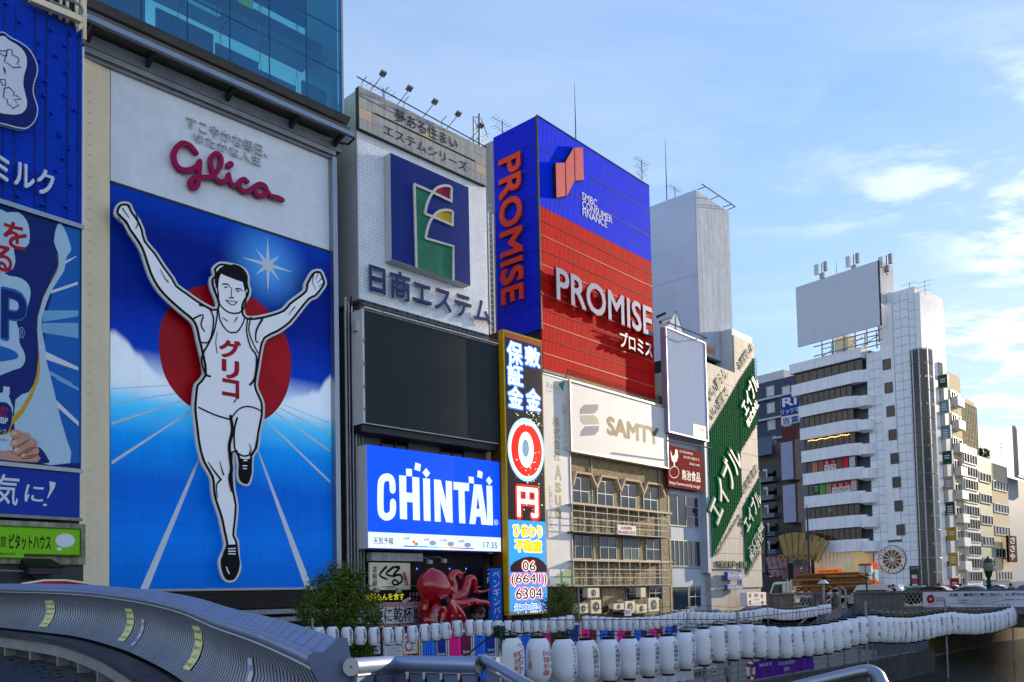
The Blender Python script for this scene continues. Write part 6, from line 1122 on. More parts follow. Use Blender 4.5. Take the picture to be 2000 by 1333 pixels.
# grey tiled hotel and balcony block behind
F4 = Frame(tuple(F3.w(S3(1560), 14, 0)), F3.ang)
T = Thing('grey_tiled_hotel', 'dark grey tiled hotel behind the roof sign with small white windows and ledges', 'building', F4, (-12, 0, CZ)); m_gt = mat('dark_grey_tile', (66, 76, 98), 0.5, vary=0.15, grid=None)
xL, zT = F4.onY(1470, 753); xR = F4.onY(1600, 740)[0]; T.box('wall', m_gt, xL, xR, 0, 10, CZ, zT); T.box('rooftop_unit', m_pale, xL + 0.5, F4.onY(1527, 730)[0], 0.5, 4, zT, F4.onY(1500, 728)[1])
for k in range(6): zz_ = zT - 0.4 - k * (zT - F4.onY(1500, 790)[1]) * 0.9; T.box('ledge', m_pale, xL, F4.onY(1552, 790)[0], -0.5, 0, zz_ - 0.25 - 3.6 * 0.6, zz_ - 3.6 * 0.6); 
for k in range(5):
    for u in (1505, 1536): x = F4.onY(u, 760)[0]; z = F4.onY(u, 757 + 33 * k)[1]; window(T, x - 0.7, x + 0.7, -0.06, z - 1.4, z + 0.2, m_wf, m_pale if k < 3 else m_glass_b, 1, 1, 0.12, 0.05)
S = sign('roof_name_sign', 'blue and white roof sign with serif R I and two kanji', m_white, -3, 1524, 774, 832, 1568, fr=F4, dep=0.3); s_ = ('F', -3); a, b, c, d = S.r; zm = F4.onY(1524, 814, -3)[1]
S.box('blue_field', mat('sign_cobalt', (24, 56, 150), 0.5, vary=0.05), a + 0.1, b - 0.1, -3.03, -3.001, zm, d - 0.1); S.box('red_rim', m_red_p, a + 0.02, b - 0.02, -3.012, -3.0, zm - 0.08, d); ptext(S, 'RI', m_white, s_, 1528, 779, 796, 1556, off=0.04, bold=0.03); ptext(S, 'リッツマ', m_white, s_, 1526, 802, 811, 1561, off=0.04, bold=0.02); ptext(S, '吉富', mat('cobalt_ink', (24, 56, 150), 0.5, vary=0), s_, 1528, 817, 830, 1560, off=0.012, bold=0.03)
T = Thing('balcony_block', 'grey apartment block with stacked glass balconies behind the green lattice signs', 'building', F4, (-8, -6, CZ)); xL = F4.onY(1478, 950, -6)[0]; xM = F4.onY(1522, 950, -6)[0]; xR = F4.onY(1562, 950, -6)[0]; T.box('wall', mat('taupe_wall', (98, 92, 88), 0.8, vary=0.2), xL, xR, -6, 2, CZ, F4.onY(1500, 868, -6)[1]); T.box('rust_panel', mat('rusty_sheet', (104, 58, 46), 0.8, vary=0.3), F4.onY(1528, 850, -6)[0], xR, -6.1, -6, F4.onY(1530, 862, -6)[1] - 0.1, F4.onY(1530, 835, -6)[1])
T.mesh('sloped_roof', mat('slate_metal', (86, 96, 112), 0.4, 0.4, vary=0.1), [(xL, -7.5, F4.onY(1480, 895, -6)[1]), (xM, -7.5, F4.onY(1480, 895, -6)[1]), (xM - 1.5, -5, F4.onY(1480, 855, -6)[1]), (xL, -5, F4.onY(1480, 855, -6)[1])], [(0, 1, 2, 3)])
for k in range(6):
    z = F4.onY(1500, 936 + k * 35.5, -7.5)[1]; T.box('balcony_slab', mat('balcony_grey', (110, 118, 130), 0.6, vary=0.1), xL, xM, -7.5, -6, z - 0.35, z + 0.3); T.box('balcony_glass', m_glass_b, xL, xM - 1.2, -7.45, -7.4, z + 0.3, z + 1.2); T.box('balcony_door', m_glass, xL + 0.3, xM - 0.4, -6.05, -6.0, z + 0.3, z + 2.2); T.box('partition', m_pale, (xL + xM) / 2 + 0.2, (xL + xM) / 2 + 0.9, -7.38, -7.3, z + 0.3, z + 1.5)
for nm, r_ in (('upper', (1523, 864, 941, 1550)), ('lower', (1527, 947, 1024, 1555))):
    S = sign('blank_wall_sign', '%s of two blank pale lilac wall signs beside the ribbon window tower' % nm, m_steel, -7.4, *r_, fr=F4, dep=0.6, group='blank wall signs'); a, b, c, d = S.r; S.box('face', mat('lilac_face', (158, 162, 190), 0.5, vary=0.04), a + 0.15, b - 0.15, -7.46, -7.401, c + 0.15, d - 0.15); S.box('side_box', mat('pinkish_tile', (140, 118, 112), 0.6, vary=0.2), b, b + 1.3, -7.3, -6, c, d)
# gate sign with gold fan
gx, gz = F4.onY(1550, 1090, -16); T = Thing('fan_gate_sign', 'street gate sign with golden fan slats, pink plaques and DOTONBORI lettering', 'gate sign', F4, (gx, -16, CZ)); m_fg = mat('gold_fan_slat', (150, 124, 76), 0.45, 0.4, vary=0.3)
for k in range(15):
    q = R(112 - k * 3.4 - 8); r0, r1 = 5.6, 8.6; ox, ozz = gx + 0.2, gz - 5.4; T.mesh('fan_slat', m_fg, [(ox + math.cos(q + e) * r, -16 - 0.1 * (k % 2), ozz + math.sin(q + e) * r) for r in (r0, r1) for e in (-0.026, 0.026)], [(0, 1, 3, 2)])
T.text('DOTONBORI', m_fg, ('F', -16.3), gx - 1.8, gx + 3.0, gz - 0.3, gz + 0.5, off=0.1, th=0.1, bold=0.03)
for k in range(5): T.mesh('pink_plaque', mat('pink_bronze', (142, 112, 116), 0.5, 0.3, vary=0.2), [(gx - 4.0 + k * 0.8, -16.2, gz + 0.2 - k * 0.1), (gx - 3.4 + k * 0.8, -16.2, gz + 0.3), (gx - 2.6 + k * 0.8, -16.2, gz - 2.2), (gx - 3.2 + k * 0.8, -16.2, gz - 2.4)], [(0, 1, 2, 3)])
T.text('道頓堀', mat('bronze_kanji', (120, 84, 88), 0.5, 0.3), ('F', -16.3), gx - 1.5, gx + 2.6, gz - 2.8, gz - 1.0, off=0.1, th=0.1, bold=0.06)
T.box('post', m_steel, gx - 2.2, gx - 1.9, -16, -15.7, CZ, gz + 0.5); T.box('post', m_steel, gx + 2.4, gx + 2.7, -16, -15.7, CZ, gz)
T.box('dark_shopfronts', m_steel, gx - 9, gx + 8, -13.0, -12, CZ, gz - 2.0)
for k, (cl, u0, v0, u1, v1) in enumerate((((90, 220, 200), 1533, 1110, 1572, 1118), ((190, 210, 230), 1538, 1126, 1550, 1135), ((200, 220, 235), 1519, 1113, 1527, 1121), ((70, 90, 150), 1505, 1109, 1518, 1117), ((220, 40, 40), 1504, 1125, 1507, 1128))):
    a, b, c, d = rect(F4, -13.1, u0, v0, v1, u1); S = Thing('lit_street_sign', ['teal green neon shop sign under the gold fan', 'pale lit shop sign left of the timber truck cab', 'small white sign at the dark street front', 'dark blue sign at the dark street front', 'tiny red signal light at the street'][k], 'sign', F4, (a, -13.1, c), group='lit signs in the dark street'); S.box('face', emis('street_lit_%d' % k, cl, 0.5), a, b, -13.2, -13.1, c, d); S.box('casing', m_black, a - 0.1, b + 0.1, -13.09, -12.95, c - 0.1, d + 0.1)
# ================================================================ sunlit row along the river beyond the street
F5 = Frame(tuple(F3.w(0, 0, 0)), F1.ang)
def row_building(name, label, uL, vT, uR, m, wins, y=0.4, dep=10):
    sL_, zT_ = F5.onY(uL, vT, y); sR_ = F5.onY(uR, vT, y)[0]; B = Thing(name, label, 'building', F5, (sL_, y, CZ)); B.box('wall', m, sL_, sR_, y, y + dep, CZ, zT_); B.dim = (sL_, sR_, zT_, y)
    for (fx0, fx1, n, npn, z0f, hf, gm) in wins:
        H_ = (zT_ - CZ)
        for k in range(n):
            z0_ = CZ + H_ * (z0f + k * (0.97 - z0f) / n); x0_ = sL_ + (sR_ - sL_) * fx0; x1_ = sL_ + (sR_ - sL_) * fx1; window(B, x0_, x1_, y - 0.03, z0_, z0_ + H_ * hf, m_wf, gm, npn, 1, 0.12, 0.1)
    return B
m_bei = mat('sunlit_beige_render', (214, 200, 166), 0.8, vary=0.12, streak=0.2); m_bei2 = mat('tan_render', (212, 198, 162), 0.8, vary=0.12, streak=0.2); m_grn = mat('pale_green_metal', (140, 158, 132), 0.5, vary=0.15); m_gry = mat('grey_office_panel', (150, 158, 166), 0.5, vary=0.1)
B = row_building('beige_balcony_building', 'tall beige building with stacked white balconies right of the white corner tower', 1844, 722, 1874, m_bei, [(0.3, 0.62, 9, 2, 0.04, 0.055, m_dgl), (0.66, 0.9, 9, 1, 0.045, 0.05, m_glass_b)])
sL_, sR_, zT_, y_ = B.dim
for k in range(9): zz_ = CZ + (zT_ - CZ) * (0.03 + k * 0.1033); B.box('balcony', m_white, sL_ + (sR_ - sL_) * 0.3, sL_ + (sR_ - sL_) * 0.72, y_ - 0.9, y_ - 0.001, zz_ - 0.2, zz_ + 0.9)
B = row_building('dark_grid_building', 'building with dark vertical lattice front above the glass block', 1872, 772, 1902, m_bei2, [], 0.9); sL_, sR_, zT_, y_ = B.dim
B.box('dark_field', m_dgl, sL_ + 0.3, sR_ - 0.3, y_ - 0.05, y_ - 0.001, zT_ - 9.5, zT_ - 0.8); B.boxes('lattice', m_bei2, [(x, x + 0.14, y_ - 0.35, y_ - 0.06, zT_ - 9.5, zT_ - 0.8) for x in [sL_ + 0.3 + (sR_ - sL_ - 0.6) * i / 9 for i in range(10)]] + [(sL_ + 0.3, sR_ - 0.3, y_ - 0.3, y_ - 0.07, zT_ - 0.8 - i * 0.8, zT_ - 0.7 - i * 0.8) for i in range(11)], kind='stuff')
row_building('glass_fronted_building', 'slim white glass fronted building with blue window grid beside the lattice building', 1878, 868, 1907, m_white, [(0.06, 0.94, 11, 5, 0.02, 0.07, m_glass_b)], 0.1)
B = row_building('green_panel_building', 'building with pale green balcony panels and a rooftop garden', 1907, 889, 1934, m_grn, [(0.08, 0.92, 6, 4, 0.06, 0.07, m_dgl)], 0.25); sL_, sR_, zT_, y_ = B.dim
FOL = mat('leaf_green', (52, 84, 30), 0.6, vary=0.5, scale=3)
B.mesh('roof_garden', FOL, *(lambda P: ([v for p in P for v in p], [(i * 3, i * 3 + 1, i * 3 + 2) for i in range(len(P))]))([[(sL_ + 3 + random.random() * 4 + random.uniform(-.3, .3), y_ + random.random(), zT_ + random.random() * 1.4 + random.uniform(-.3, .3)) for _ in range(3)] for c0 in range(160)]), kind='stuff')
row_building('tan_office_building', 'tan office building with bands of white framed windows left of the maroon sign', 1934, 903, 1966, m_bei2, [(0.05, 0.95, 5, 5, 0.12, 0.07, m_dgl)], 0.3)
row_building('grey_office_building', 'grey office building at the right edge of the picture', 1966, 932, 2040, m_gry, [(0.5, 0.95, 6, 6, 0.06, 0.1, m_glass_b)], 1.0)
S = sign('maroon_vertical_sign', 'maroon vertical sign with white kana at the right edge', mat('maroon_paint', (64, 16, 20), 0.85, spec=0.02), -0.6, 1969, 1046, 1098, 1985, fr=F5, dep=0.3)
for k, ch in enumerate('ささや'): ptext(S, ch, m_white, ('F', -0.6), 1972, 1049 + k * 16, 1062 + k * 16, 1982, off=0.02, bold=0.02)
S = sign('blank_edge_billboard', 'blank lilac grey billboard cut by the right edge of the picture', m_galv, -1, 1984, 831, 930, 2040, fr=F5, dep=0.5, cat='billboard'); a, b, c, d = S.r; S.box('face', m_blk, a + 0.3, b - 0.3, -1.05, -1.001, c + 0.3, d - 0.3)
mast('television antenna on the tan office building', F5, 3, 1955, 866, 910, 3)

# unseen high-rise block, added outside the view to shade the left facades
HR = Thing('added_shade_high_rise', 'unseen pale high-rise block added beyond the right edge to shade the left facades', 'building', F1, (252, -52, CZ)); m_hr = mat('shade_high_rise_panel', (150, 150, 150), 0.7)
HR.box('wall', m_hr, 236, 276, -62, -44, CZ, 88)
for k in range(24): HR.box('window_band', m_glass_b, 235.9, 276.1, -62.1, -43.9, CZ + 2 + k * 3.6, CZ + 3.6 + k * 3.6)
# ================================================================ ground, river, quay, bridge
def struct(name, m, fr, x0, x1, y0, y1, z0, z1):
    T = Thing(name + '_base', '', '', fr, (x0, y0, z0), kind='structure'); bpy.data.objects.remove(T.o)
    me = bpy.data.meshes.new(name); v, f = boxg(x0, x1, y0, y1, z0, z1); me.from_pydata([fr.w(*p) for p in v], [], f); me.materials.append(m); o = newobj(name, me); o['kind'] = 'structure'; return o
m_wat = bpy.data.materials.new('river_water'); m_wat.use_nodes = True; t = m_wat.node_tree; b = t.nodes['Principled BSDF']; b.inputs['Base Color'].default_value = (0.012, 0.016, 0.008, 1); b.inputs['Roughness'].default_value = 0.09; b.inputs['IOR'].default_value = 1.33; b.inputs['Specular IOR Level'].default_value = 0.34
geo = N(t, 'ShaderNodeNewGeometry'); n1 = N(t, 'ShaderNodeTexNoise'); n1.inputs['Scale'].default_value = 2.2; n1.inputs['Detail'].default_value = 7; n1.inputs['Roughness'].default_value = 0.65; t.links.new(geo.outputs['Position'], n1.inputs['Vector'])
bp = N(t, 'ShaderNodeBump'); bp.inputs['Strength'].default_value = 1.0; bp.inputs['Distance'].default_value = 0.35; t.links.new(n1.outputs[0], bp.inputs['Height']); t.links.new(bp.outputs[0], b.inputs['Normal'])
m_asph = mat('asphalt', (62, 62, 64), 0.9, vary=0.2, bump=0.2); m_pave = mat('promenade_paving', (136, 128, 122), 0.85, vary=0.2, bump=0.2)
WZ = -5.6
struct('ground', m_conc_d, F1, -1500, 2500, -1800, 1800, -8.2, -8.0)
struct('river', m_wat, F1, -60, 600, -42, -10.3, WZ - 0.4, WZ)
struct('promenade', m_pave, F1, -30, 45, -14.6, 2.0, GZ - 0.5, GZ)
struct('quay_wall', m_conc_d, F1, -30, 45, -14.9, -14.604, -8, GZ + 0.12)
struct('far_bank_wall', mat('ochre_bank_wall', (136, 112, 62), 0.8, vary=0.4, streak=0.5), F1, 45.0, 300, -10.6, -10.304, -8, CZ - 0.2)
struct('street', m_asph, F1, 57.5, 600, -10.3, 300, CZ - 0.6, CZ)
struct('opposite_bank', m_conc, F1, -60, 600, -300, -42.004, -8, CZ + 0.02)
struct('upper_promenade', m_pave, F1, 45.004, 56, -10.3, 2.0, GZ - 0.5, GZ)
struct('waterline_ledge', m_conc, F1, 45, 300, -10.9, -10.604, WZ - 0.5, WZ + 0.14)
# bridge
BX = 56.0; PTZ = -0.5
struct('bridge_deck', m_asph, F1, BX + 0.5, BX + 27, -42, -10.304, CZ - 0.5, CZ + 0.02)
struct('bridge_arch_beam', m_conc_d, F1, BX + 0.2, BX + 0.6, -42, -2, CZ - 1.3, CZ - 0.05)
BP = Thing('bridge_parapet', 'grey stone bridge parapet with diamond grille openings and a white banner on it', 'parapet', F1, (BX, 0, CZ)); m_stone = mat('grey_bridge_stone', (116, 116, 116), 0.85, vary=0.25, streak=0.35, bump=0.2)
gy0, gy1 = [F1.onS(u, 1165, BX)[0] for u in (1634, 1664)]      # stair gap
for y0, y1 in ((gy0, 6.0), (-42, gy1)):
    BP.box('coping', m_stone, BX - 0.12, BX + 0.42, y0, y1, PTZ - 0.16, PTZ); BP.box('plinth', m_stone, BX - 0.18, BX + 0.48, y0, y1, CZ - 0.35, CZ + 0.25)
    n_ = max(1, int((y1 - y0) / 1.9))
    for i in range(n_):
        a = y0 + (y1 - y0) * i / n_; b_ = y0 + (y1 - y0) * (i + 1) / n_
        if i % 3 == 1:
            BP.boxes('diamond_grille', m_cage, [(BX + 0.1, BX + 0.14, a, b_, CZ + 0.26, CZ + 0.3)], kind=None)
            BP.tubes('grille_bar', m_cage, [([(BX + 0.12, a + (b_ - a) * k / 6, CZ + 0.26), (BX + 0.12, a + (b_ - a) * (k + 2) / 6, PTZ - 0.17)], 0.018) for k in range(-1, 6)] + [([(BX + 0.14, a + (b_ - a) * (k + 2) / 6, CZ + 0.26), (BX + 0.14, a + (b_ - a) * k / 6, PTZ - 0.17)], 0.018) for k in range(-1, 6)], n=4, kind='stuff')
        else: BP.box('stone_panel', m_stone, BX + 0.06, BX + 0.28, a + 0.1, b_ - 0.1, CZ + 0.255, PTZ - 0.165)
        BP.box('pier', m_stone, BX - 0.02, BX + 0.36, a - 0.1, a + 0.1, CZ + 0.256, PTZ - 0.166)
sB = ('L', BX - 0.25)
a0, z1_ = px(BP, sB, 1802, 1157); z0_ = px(BP, sB, 1802, 1186)[1]; BN = Thing('expo_banner', 'white EXPO 2025 banner with navy Japanese text hung on the bridge parapet', 'banner', F1, (BX - 0.25, -a0, z0_)); n_ = 30
vs = [(BX - 0.25 + 0.03 * math.sin(i * 1.3), -(a0 + i * 0.45), z) for z in (z0_ - 0.02, z1_) for i in range(n_ + 1)]; BN.mesh('cloth', mat('banner_cloth', (206, 210, 224), 0.7, vary=0.05), vs, [(i, i + 1, i + n_ + 2, i + n_ + 1) for i in range(n_)])
m_nv = mat('navy_ink', (30, 34, 70), 0.6, vary=0); ptext(BN, '大阪・関西万博に向け、にぎわい', m_nv, sB, 1853, 1159.5, 1165.5, 2006, off=0.05, bold=0.03)
for tx, u0, v0, v1, u1, m_ in (('EXPO', 1828, 1166.5, 1170.5, 1845, m_red), ('2025', 1828, 1171.5, 1175.5, 1845, m_nv), ('テーマ：いのち輝く未来社会のデザイン', 1872, 1166.5, 1169, 1966, m_nv), ('開催期間：2025年4月13日（日）～ 2025年10月13日', 1872, 1171, 1174, 2004, m_nv), ('開催場所：大阪 夢洲（ゆめしま）', 1872, 1175.5, 1178, 1944, m_nv), ('にぎわいWAIわいいっと実行委員会', 1884, 1180.5, 1182.5, 1960, m_nv)): ptext(BN, tx, m_, sB, u0, v0, v1, u1, off=0.05)
for k in range(9): q = k * 2 * math.pi / 9; ppoly(BN, 'red_ring_blob', m_red, sB, circ(1818 + 5.2 * math.cos(q), 1170.5 + 6 * math.sin(q), 2.5 + 0.6 * (k % 2), n=10), 0.05 + 0.001 * k)
# stair from the promenade
SX0 = BX - 7.5; ST = Thing('stairway', 'steel sided stairway climbing from the promenade up to the bridge', 'stairs', F1, (SX0, gy1, GZ)); m_bst = mat('blue_grey_panel', (92, 106, 128), 0.5, vary=0.15); m_prail = mat('pinkish_handrail', (142, 112, 112), 0.5, vary=0.1)
ya, yb2 = gy1 - 0.1, gy0 + 0.1
for k in range(14): ST.box('step', m_conc, SX0 + k * 7.3 / 14, SX0 + (k + 1) * 7.3 / 14, ya, yb2, GZ, GZ + (CZ - GZ) * (k + 1) / 14)
for y_ in (ya - 0.05, yb2 + 0.05):
    ST.mesh('side_panel', m_bst, [(SX0, y_ + e, GZ) for e in (0, 0.06)] + [(SX0, y_ + e, GZ + .6) for e in (0, 0.06)] + [(BX - 0.2, y_ + e, CZ - 0.6) for e in (0, 0.06)] + [(BX - 0.2, y_ + e, CZ + 0.25) for e in (0, 0.06)], [(0, 2, 6, 4), (1, 5, 7, 3), (2, 3, 7, 6), (0, 1, 3, 2), (4, 6, 7, 5)]); ST.tube('handrail', m_prail, [(SX0, y_, GZ + 1.1), (BX - 0.2, y_, CZ + 1.15)], 0.07)
ST.box('ribbed_wall', m_bst, 37.0, 44.9, -14.55, -14.4, GZ + 0.2, CZ - 0.1)
ST.boxes('wall_rib', m_galv, [(x, x + 0.12, -14.6, -14.551, GZ + 0.3, CZ - 0.15) for x in [37.1 + i * 0.39 for i in range(20)]], kind='stuff')
for u, v0 in ((1640, 1149), (1651, 1149)): y_ = F1.onS(u, 1150, BX - 0.5)[0]; ST.tube('gate_post', m_galv, [(BX - 0.5, y_, CZ), (BX - 0.5, y_, PTZ + 0.1), (BX - 0.5, y_ + 0.35, PTZ + 0.4)], 0.09)
# ---------------------------------------------------------------- vehicles on the bridge
def car(name, label, cat, x, y, col, kind='sedan', z=CZ + 0.02, group='cars on the bridge'):
    C = Thing(name, label, cat, F1, (x, y, z), group=group); pm = mat('car_paint_%d_%d_%d' % col, col, 0.25, 0.2, vary=0.03, spec=0.6); gm = mat('car_glass', (26, 36, 36), 0.05, vary=0.1, spec=0.9)
    Lh, H_, Wd = {'sedan': (2.15, 1.45, 1.65), 'van': (2.1, 1.9, 1.6), 'small': (1.75, 1.5, 1.5)}[kind]
    lower = [(-Lh, .3), (-Lh, .7), (-Lh * .93, .88), (-Lh * .5, .95), (Lh * .55, .97), (Lh * .95, .85), (Lh, .6), (Lh, .3)] if kind != 'van' else [(-Lh, .3), (-Lh, .8), (-Lh * .9, 1.0), (Lh * .97, 1.05), (Lh, .3)]
    cab = [(-Lh * .5, .94), (-Lh * .22, H_ - .08), (-Lh * .05, H_), (Lh * .4, H_ - .02), (Lh * .55, H_ - .12), (Lh * .8, .95)] if kind != 'van' else [(-Lh * .9, .99), (-Lh * .68, H_ - .1), (-Lh * .6, H_), (Lh * .85, H_), (Lh * .95, H_ - .1), (Lh * .97, 1.04)]
    def ex(pts, w0, w1):
        n = len(pts); zs = [p[1] for p in pts]; z0_, z1_ = min(zs), max(zs); f = lambda p: w0 + (w1 - w0) * (p[1] - z0_) / (z1_ - z0_)
        return [(x - f(p), y - p[0], z + p[1]) for p in pts] + [(x + f(p), y - p[0], z + p[1]) for p in pts], [tuple(range(n)), tuple(range(2 * n - 1, n - 1, -1))] + [(i, (i + 1) % n, n + (i + 1) % n, n + i) for i in range(n)]
    C.mesh('body', pm, *ex(lower, Wd / 2, Wd / 2)); C.mesh('cabin', pm, *ex(cab, Wd / 2 - .03, Wd / 2 - .2))
    ins = [(-Lh * .8, 1.15), (-Lh * .62, H_ - .3), (Lh * .86, H_ - .3), (Lh * .9, 1.15)] if kind == 'van' else inset(cab, 0.11); n = len(ins); C.mesh('window', gm, *ex([(p[0], p[1]) for p in ins], Wd / 2 - .03, Wd / 2 - .16))
    for sx_ in (-1, 1):
        for w_ in (-.62, .62): C.tube('wheel', m_black, [(x + sx_ * (Wd / 2 - .2), y - Lh * w_, z + .32), (x + sx_ * (Wd / 2 + .01), y - Lh * w_, z + .32)], .32, n=14)
        C.box('headlight', m_pale, x + sx_ * .6 - .15, x + sx_ * .6 + .15, y + Lh - .01, y + Lh + .03, z + .62, z + .75); C.box('tail_light', m_red_p, x + sx_ * .6 - .12, x + sx_ * .6 + .12, y - Lh - .03, y - Lh + .01, z + .65, z + .8)
    return C
def ycar(u, x): return F1.onS(u, 1150, x)[0]
CL = [(1670, 62, (28, 52, 60), 'sedan', 'dark teal car partly hidden behind the stair gate'), (1712, 60, (206, 210, 214), 'van', 'white van left of the round fruit badge'), (1768, 66, (24, 44, 90), 'sedan', 'navy car behind the pale small car'), (1786, 61, (150, 170, 180), 'small', 'pale blue car under the directory board'), (1817, 60, (36, 62, 60), 'sedan', 'dark green sedan with green windows below the glass column'), (1850, 64, (150, 90, 90), 'small', 'reddish car behind the dark green sedan'), (1893, 61, (170, 186, 196), 'sedan', 'silver car beside the man in navy'), (1930, 62, (22, 36, 76), 'sedan', 'dark blue car behind the green street lamp'), (1968, 65, (214, 210, 200), 'van', 'cream van at the right near the lamp'), (2006, 61, (200, 196, 206), 'small', 'pale pink car cut by the right edge')]
for u, x, col, kd, lb in CL: car('parked_car' if kd != 'van' else 'parked_van', lb, 'car' if kd != 'van' else 'van', x, ycar(u, x), col, kd, z=CZ + 0.33 if kd != 'van' else CZ + 0.1)
# timber truck
tx_ = 61.5; t0, t1 = ycar(1556, tx_), ycar(1690, tx_); TR = Thing('timber_truck', 'white flatbed truck with a cab at the left parked along the bridge', 'truck', F1, (tx_, t0, CZ)); c0 = ycar(1511, tx_); m_tw = mat('truck_white', (204, 206, 200), 0.35, vary=0.06)
P = [(c0, .5), (c0 - .1, 1.4), (c0 - .5, 2.35), (c0 - .8, 2.45), (t0 + .2, 2.45), (t0 + .2, .5)]
TR.mesh('cab', m_tw, [(x, y, CZ + z) for x in (tx_ - 1, tx_ + 1) for y, z in P], [tuple(range(6)), tuple(range(11, 5, -1))] + [(i, (i + 1) % 6, 6 + (i + 1) % 6, 6 + i) for i in range(6)])
TR.mesh('cab_window', m_glass_b, [(tx_ - 1.01, y, CZ + z) for y, z in ((c0 - .25, 1.4), (c0 - .6, 2.2), (t0 + .9, 2.2), (t0 + .9, 1.35))], [(0, 1, 2, 3)]); TR.box('flat_bed', m_tw, tx_ - 1.1, tx_ + 1.1, t1, t0, CZ + .9, CZ + 1.1); TR.box('headboard', m_tw, tx_ - 1, tx_ + 1, t0, t0 + .12, CZ + 1.1, CZ + 2.6); TR.tubes('ladder_bar', m_galv, [([(tx_ - 1.05, t0 + .5 + k * .4, CZ + 1.0), (tx_ - 1.05, t0 + .5 + k * .4, CZ + 2.3)], .03) for k in (0, 1)])
for w_ in (c0 - 1.0, t1 + 1, t1 + 2.2): TR.tube('wheel', m_black, [(tx_ - 1, w_, CZ + .48), (tx_ - .7, w_, CZ + .48)], .48, n=16)
LD = Thing('timber_load', 'tall stack of reclaimed brown timber boards loaded on the white truck', 'timber', F1, (tx_, t0, CZ + 1.1)); mws = [mat('old_board_%d' % i, c, 0.9, vary=0.3, scale=4) for i, c in enumerate(((150, 104, 62), (120, 80, 48), (172, 126, 80), (96, 66, 44)))]
rt = random.Random(5); half = (t0 - t1) / 2
for k in range(2):
    for j in range(19):
        for i in range(4):
            ya_ = t0 - .1 - k * half - rt.uniform(0, .35); yb_ = ya_ - half * rt.uniform(.86, 1.06); z = CZ + 1.12 + j * 0.105 + k * 0.02; x = tx_ - 1.0 + i * .5 + rt.uniform(-.05, .05); dz = rt.uniform(-.03, .03)
            o = LD.box('board', mws[rt.randrange(4)], x, x + .44, yb_, ya_, z, z + .085); o.rotation_euler = (rt.uniform(-.012, .012), 0, rt.uniform(-.02, .02))
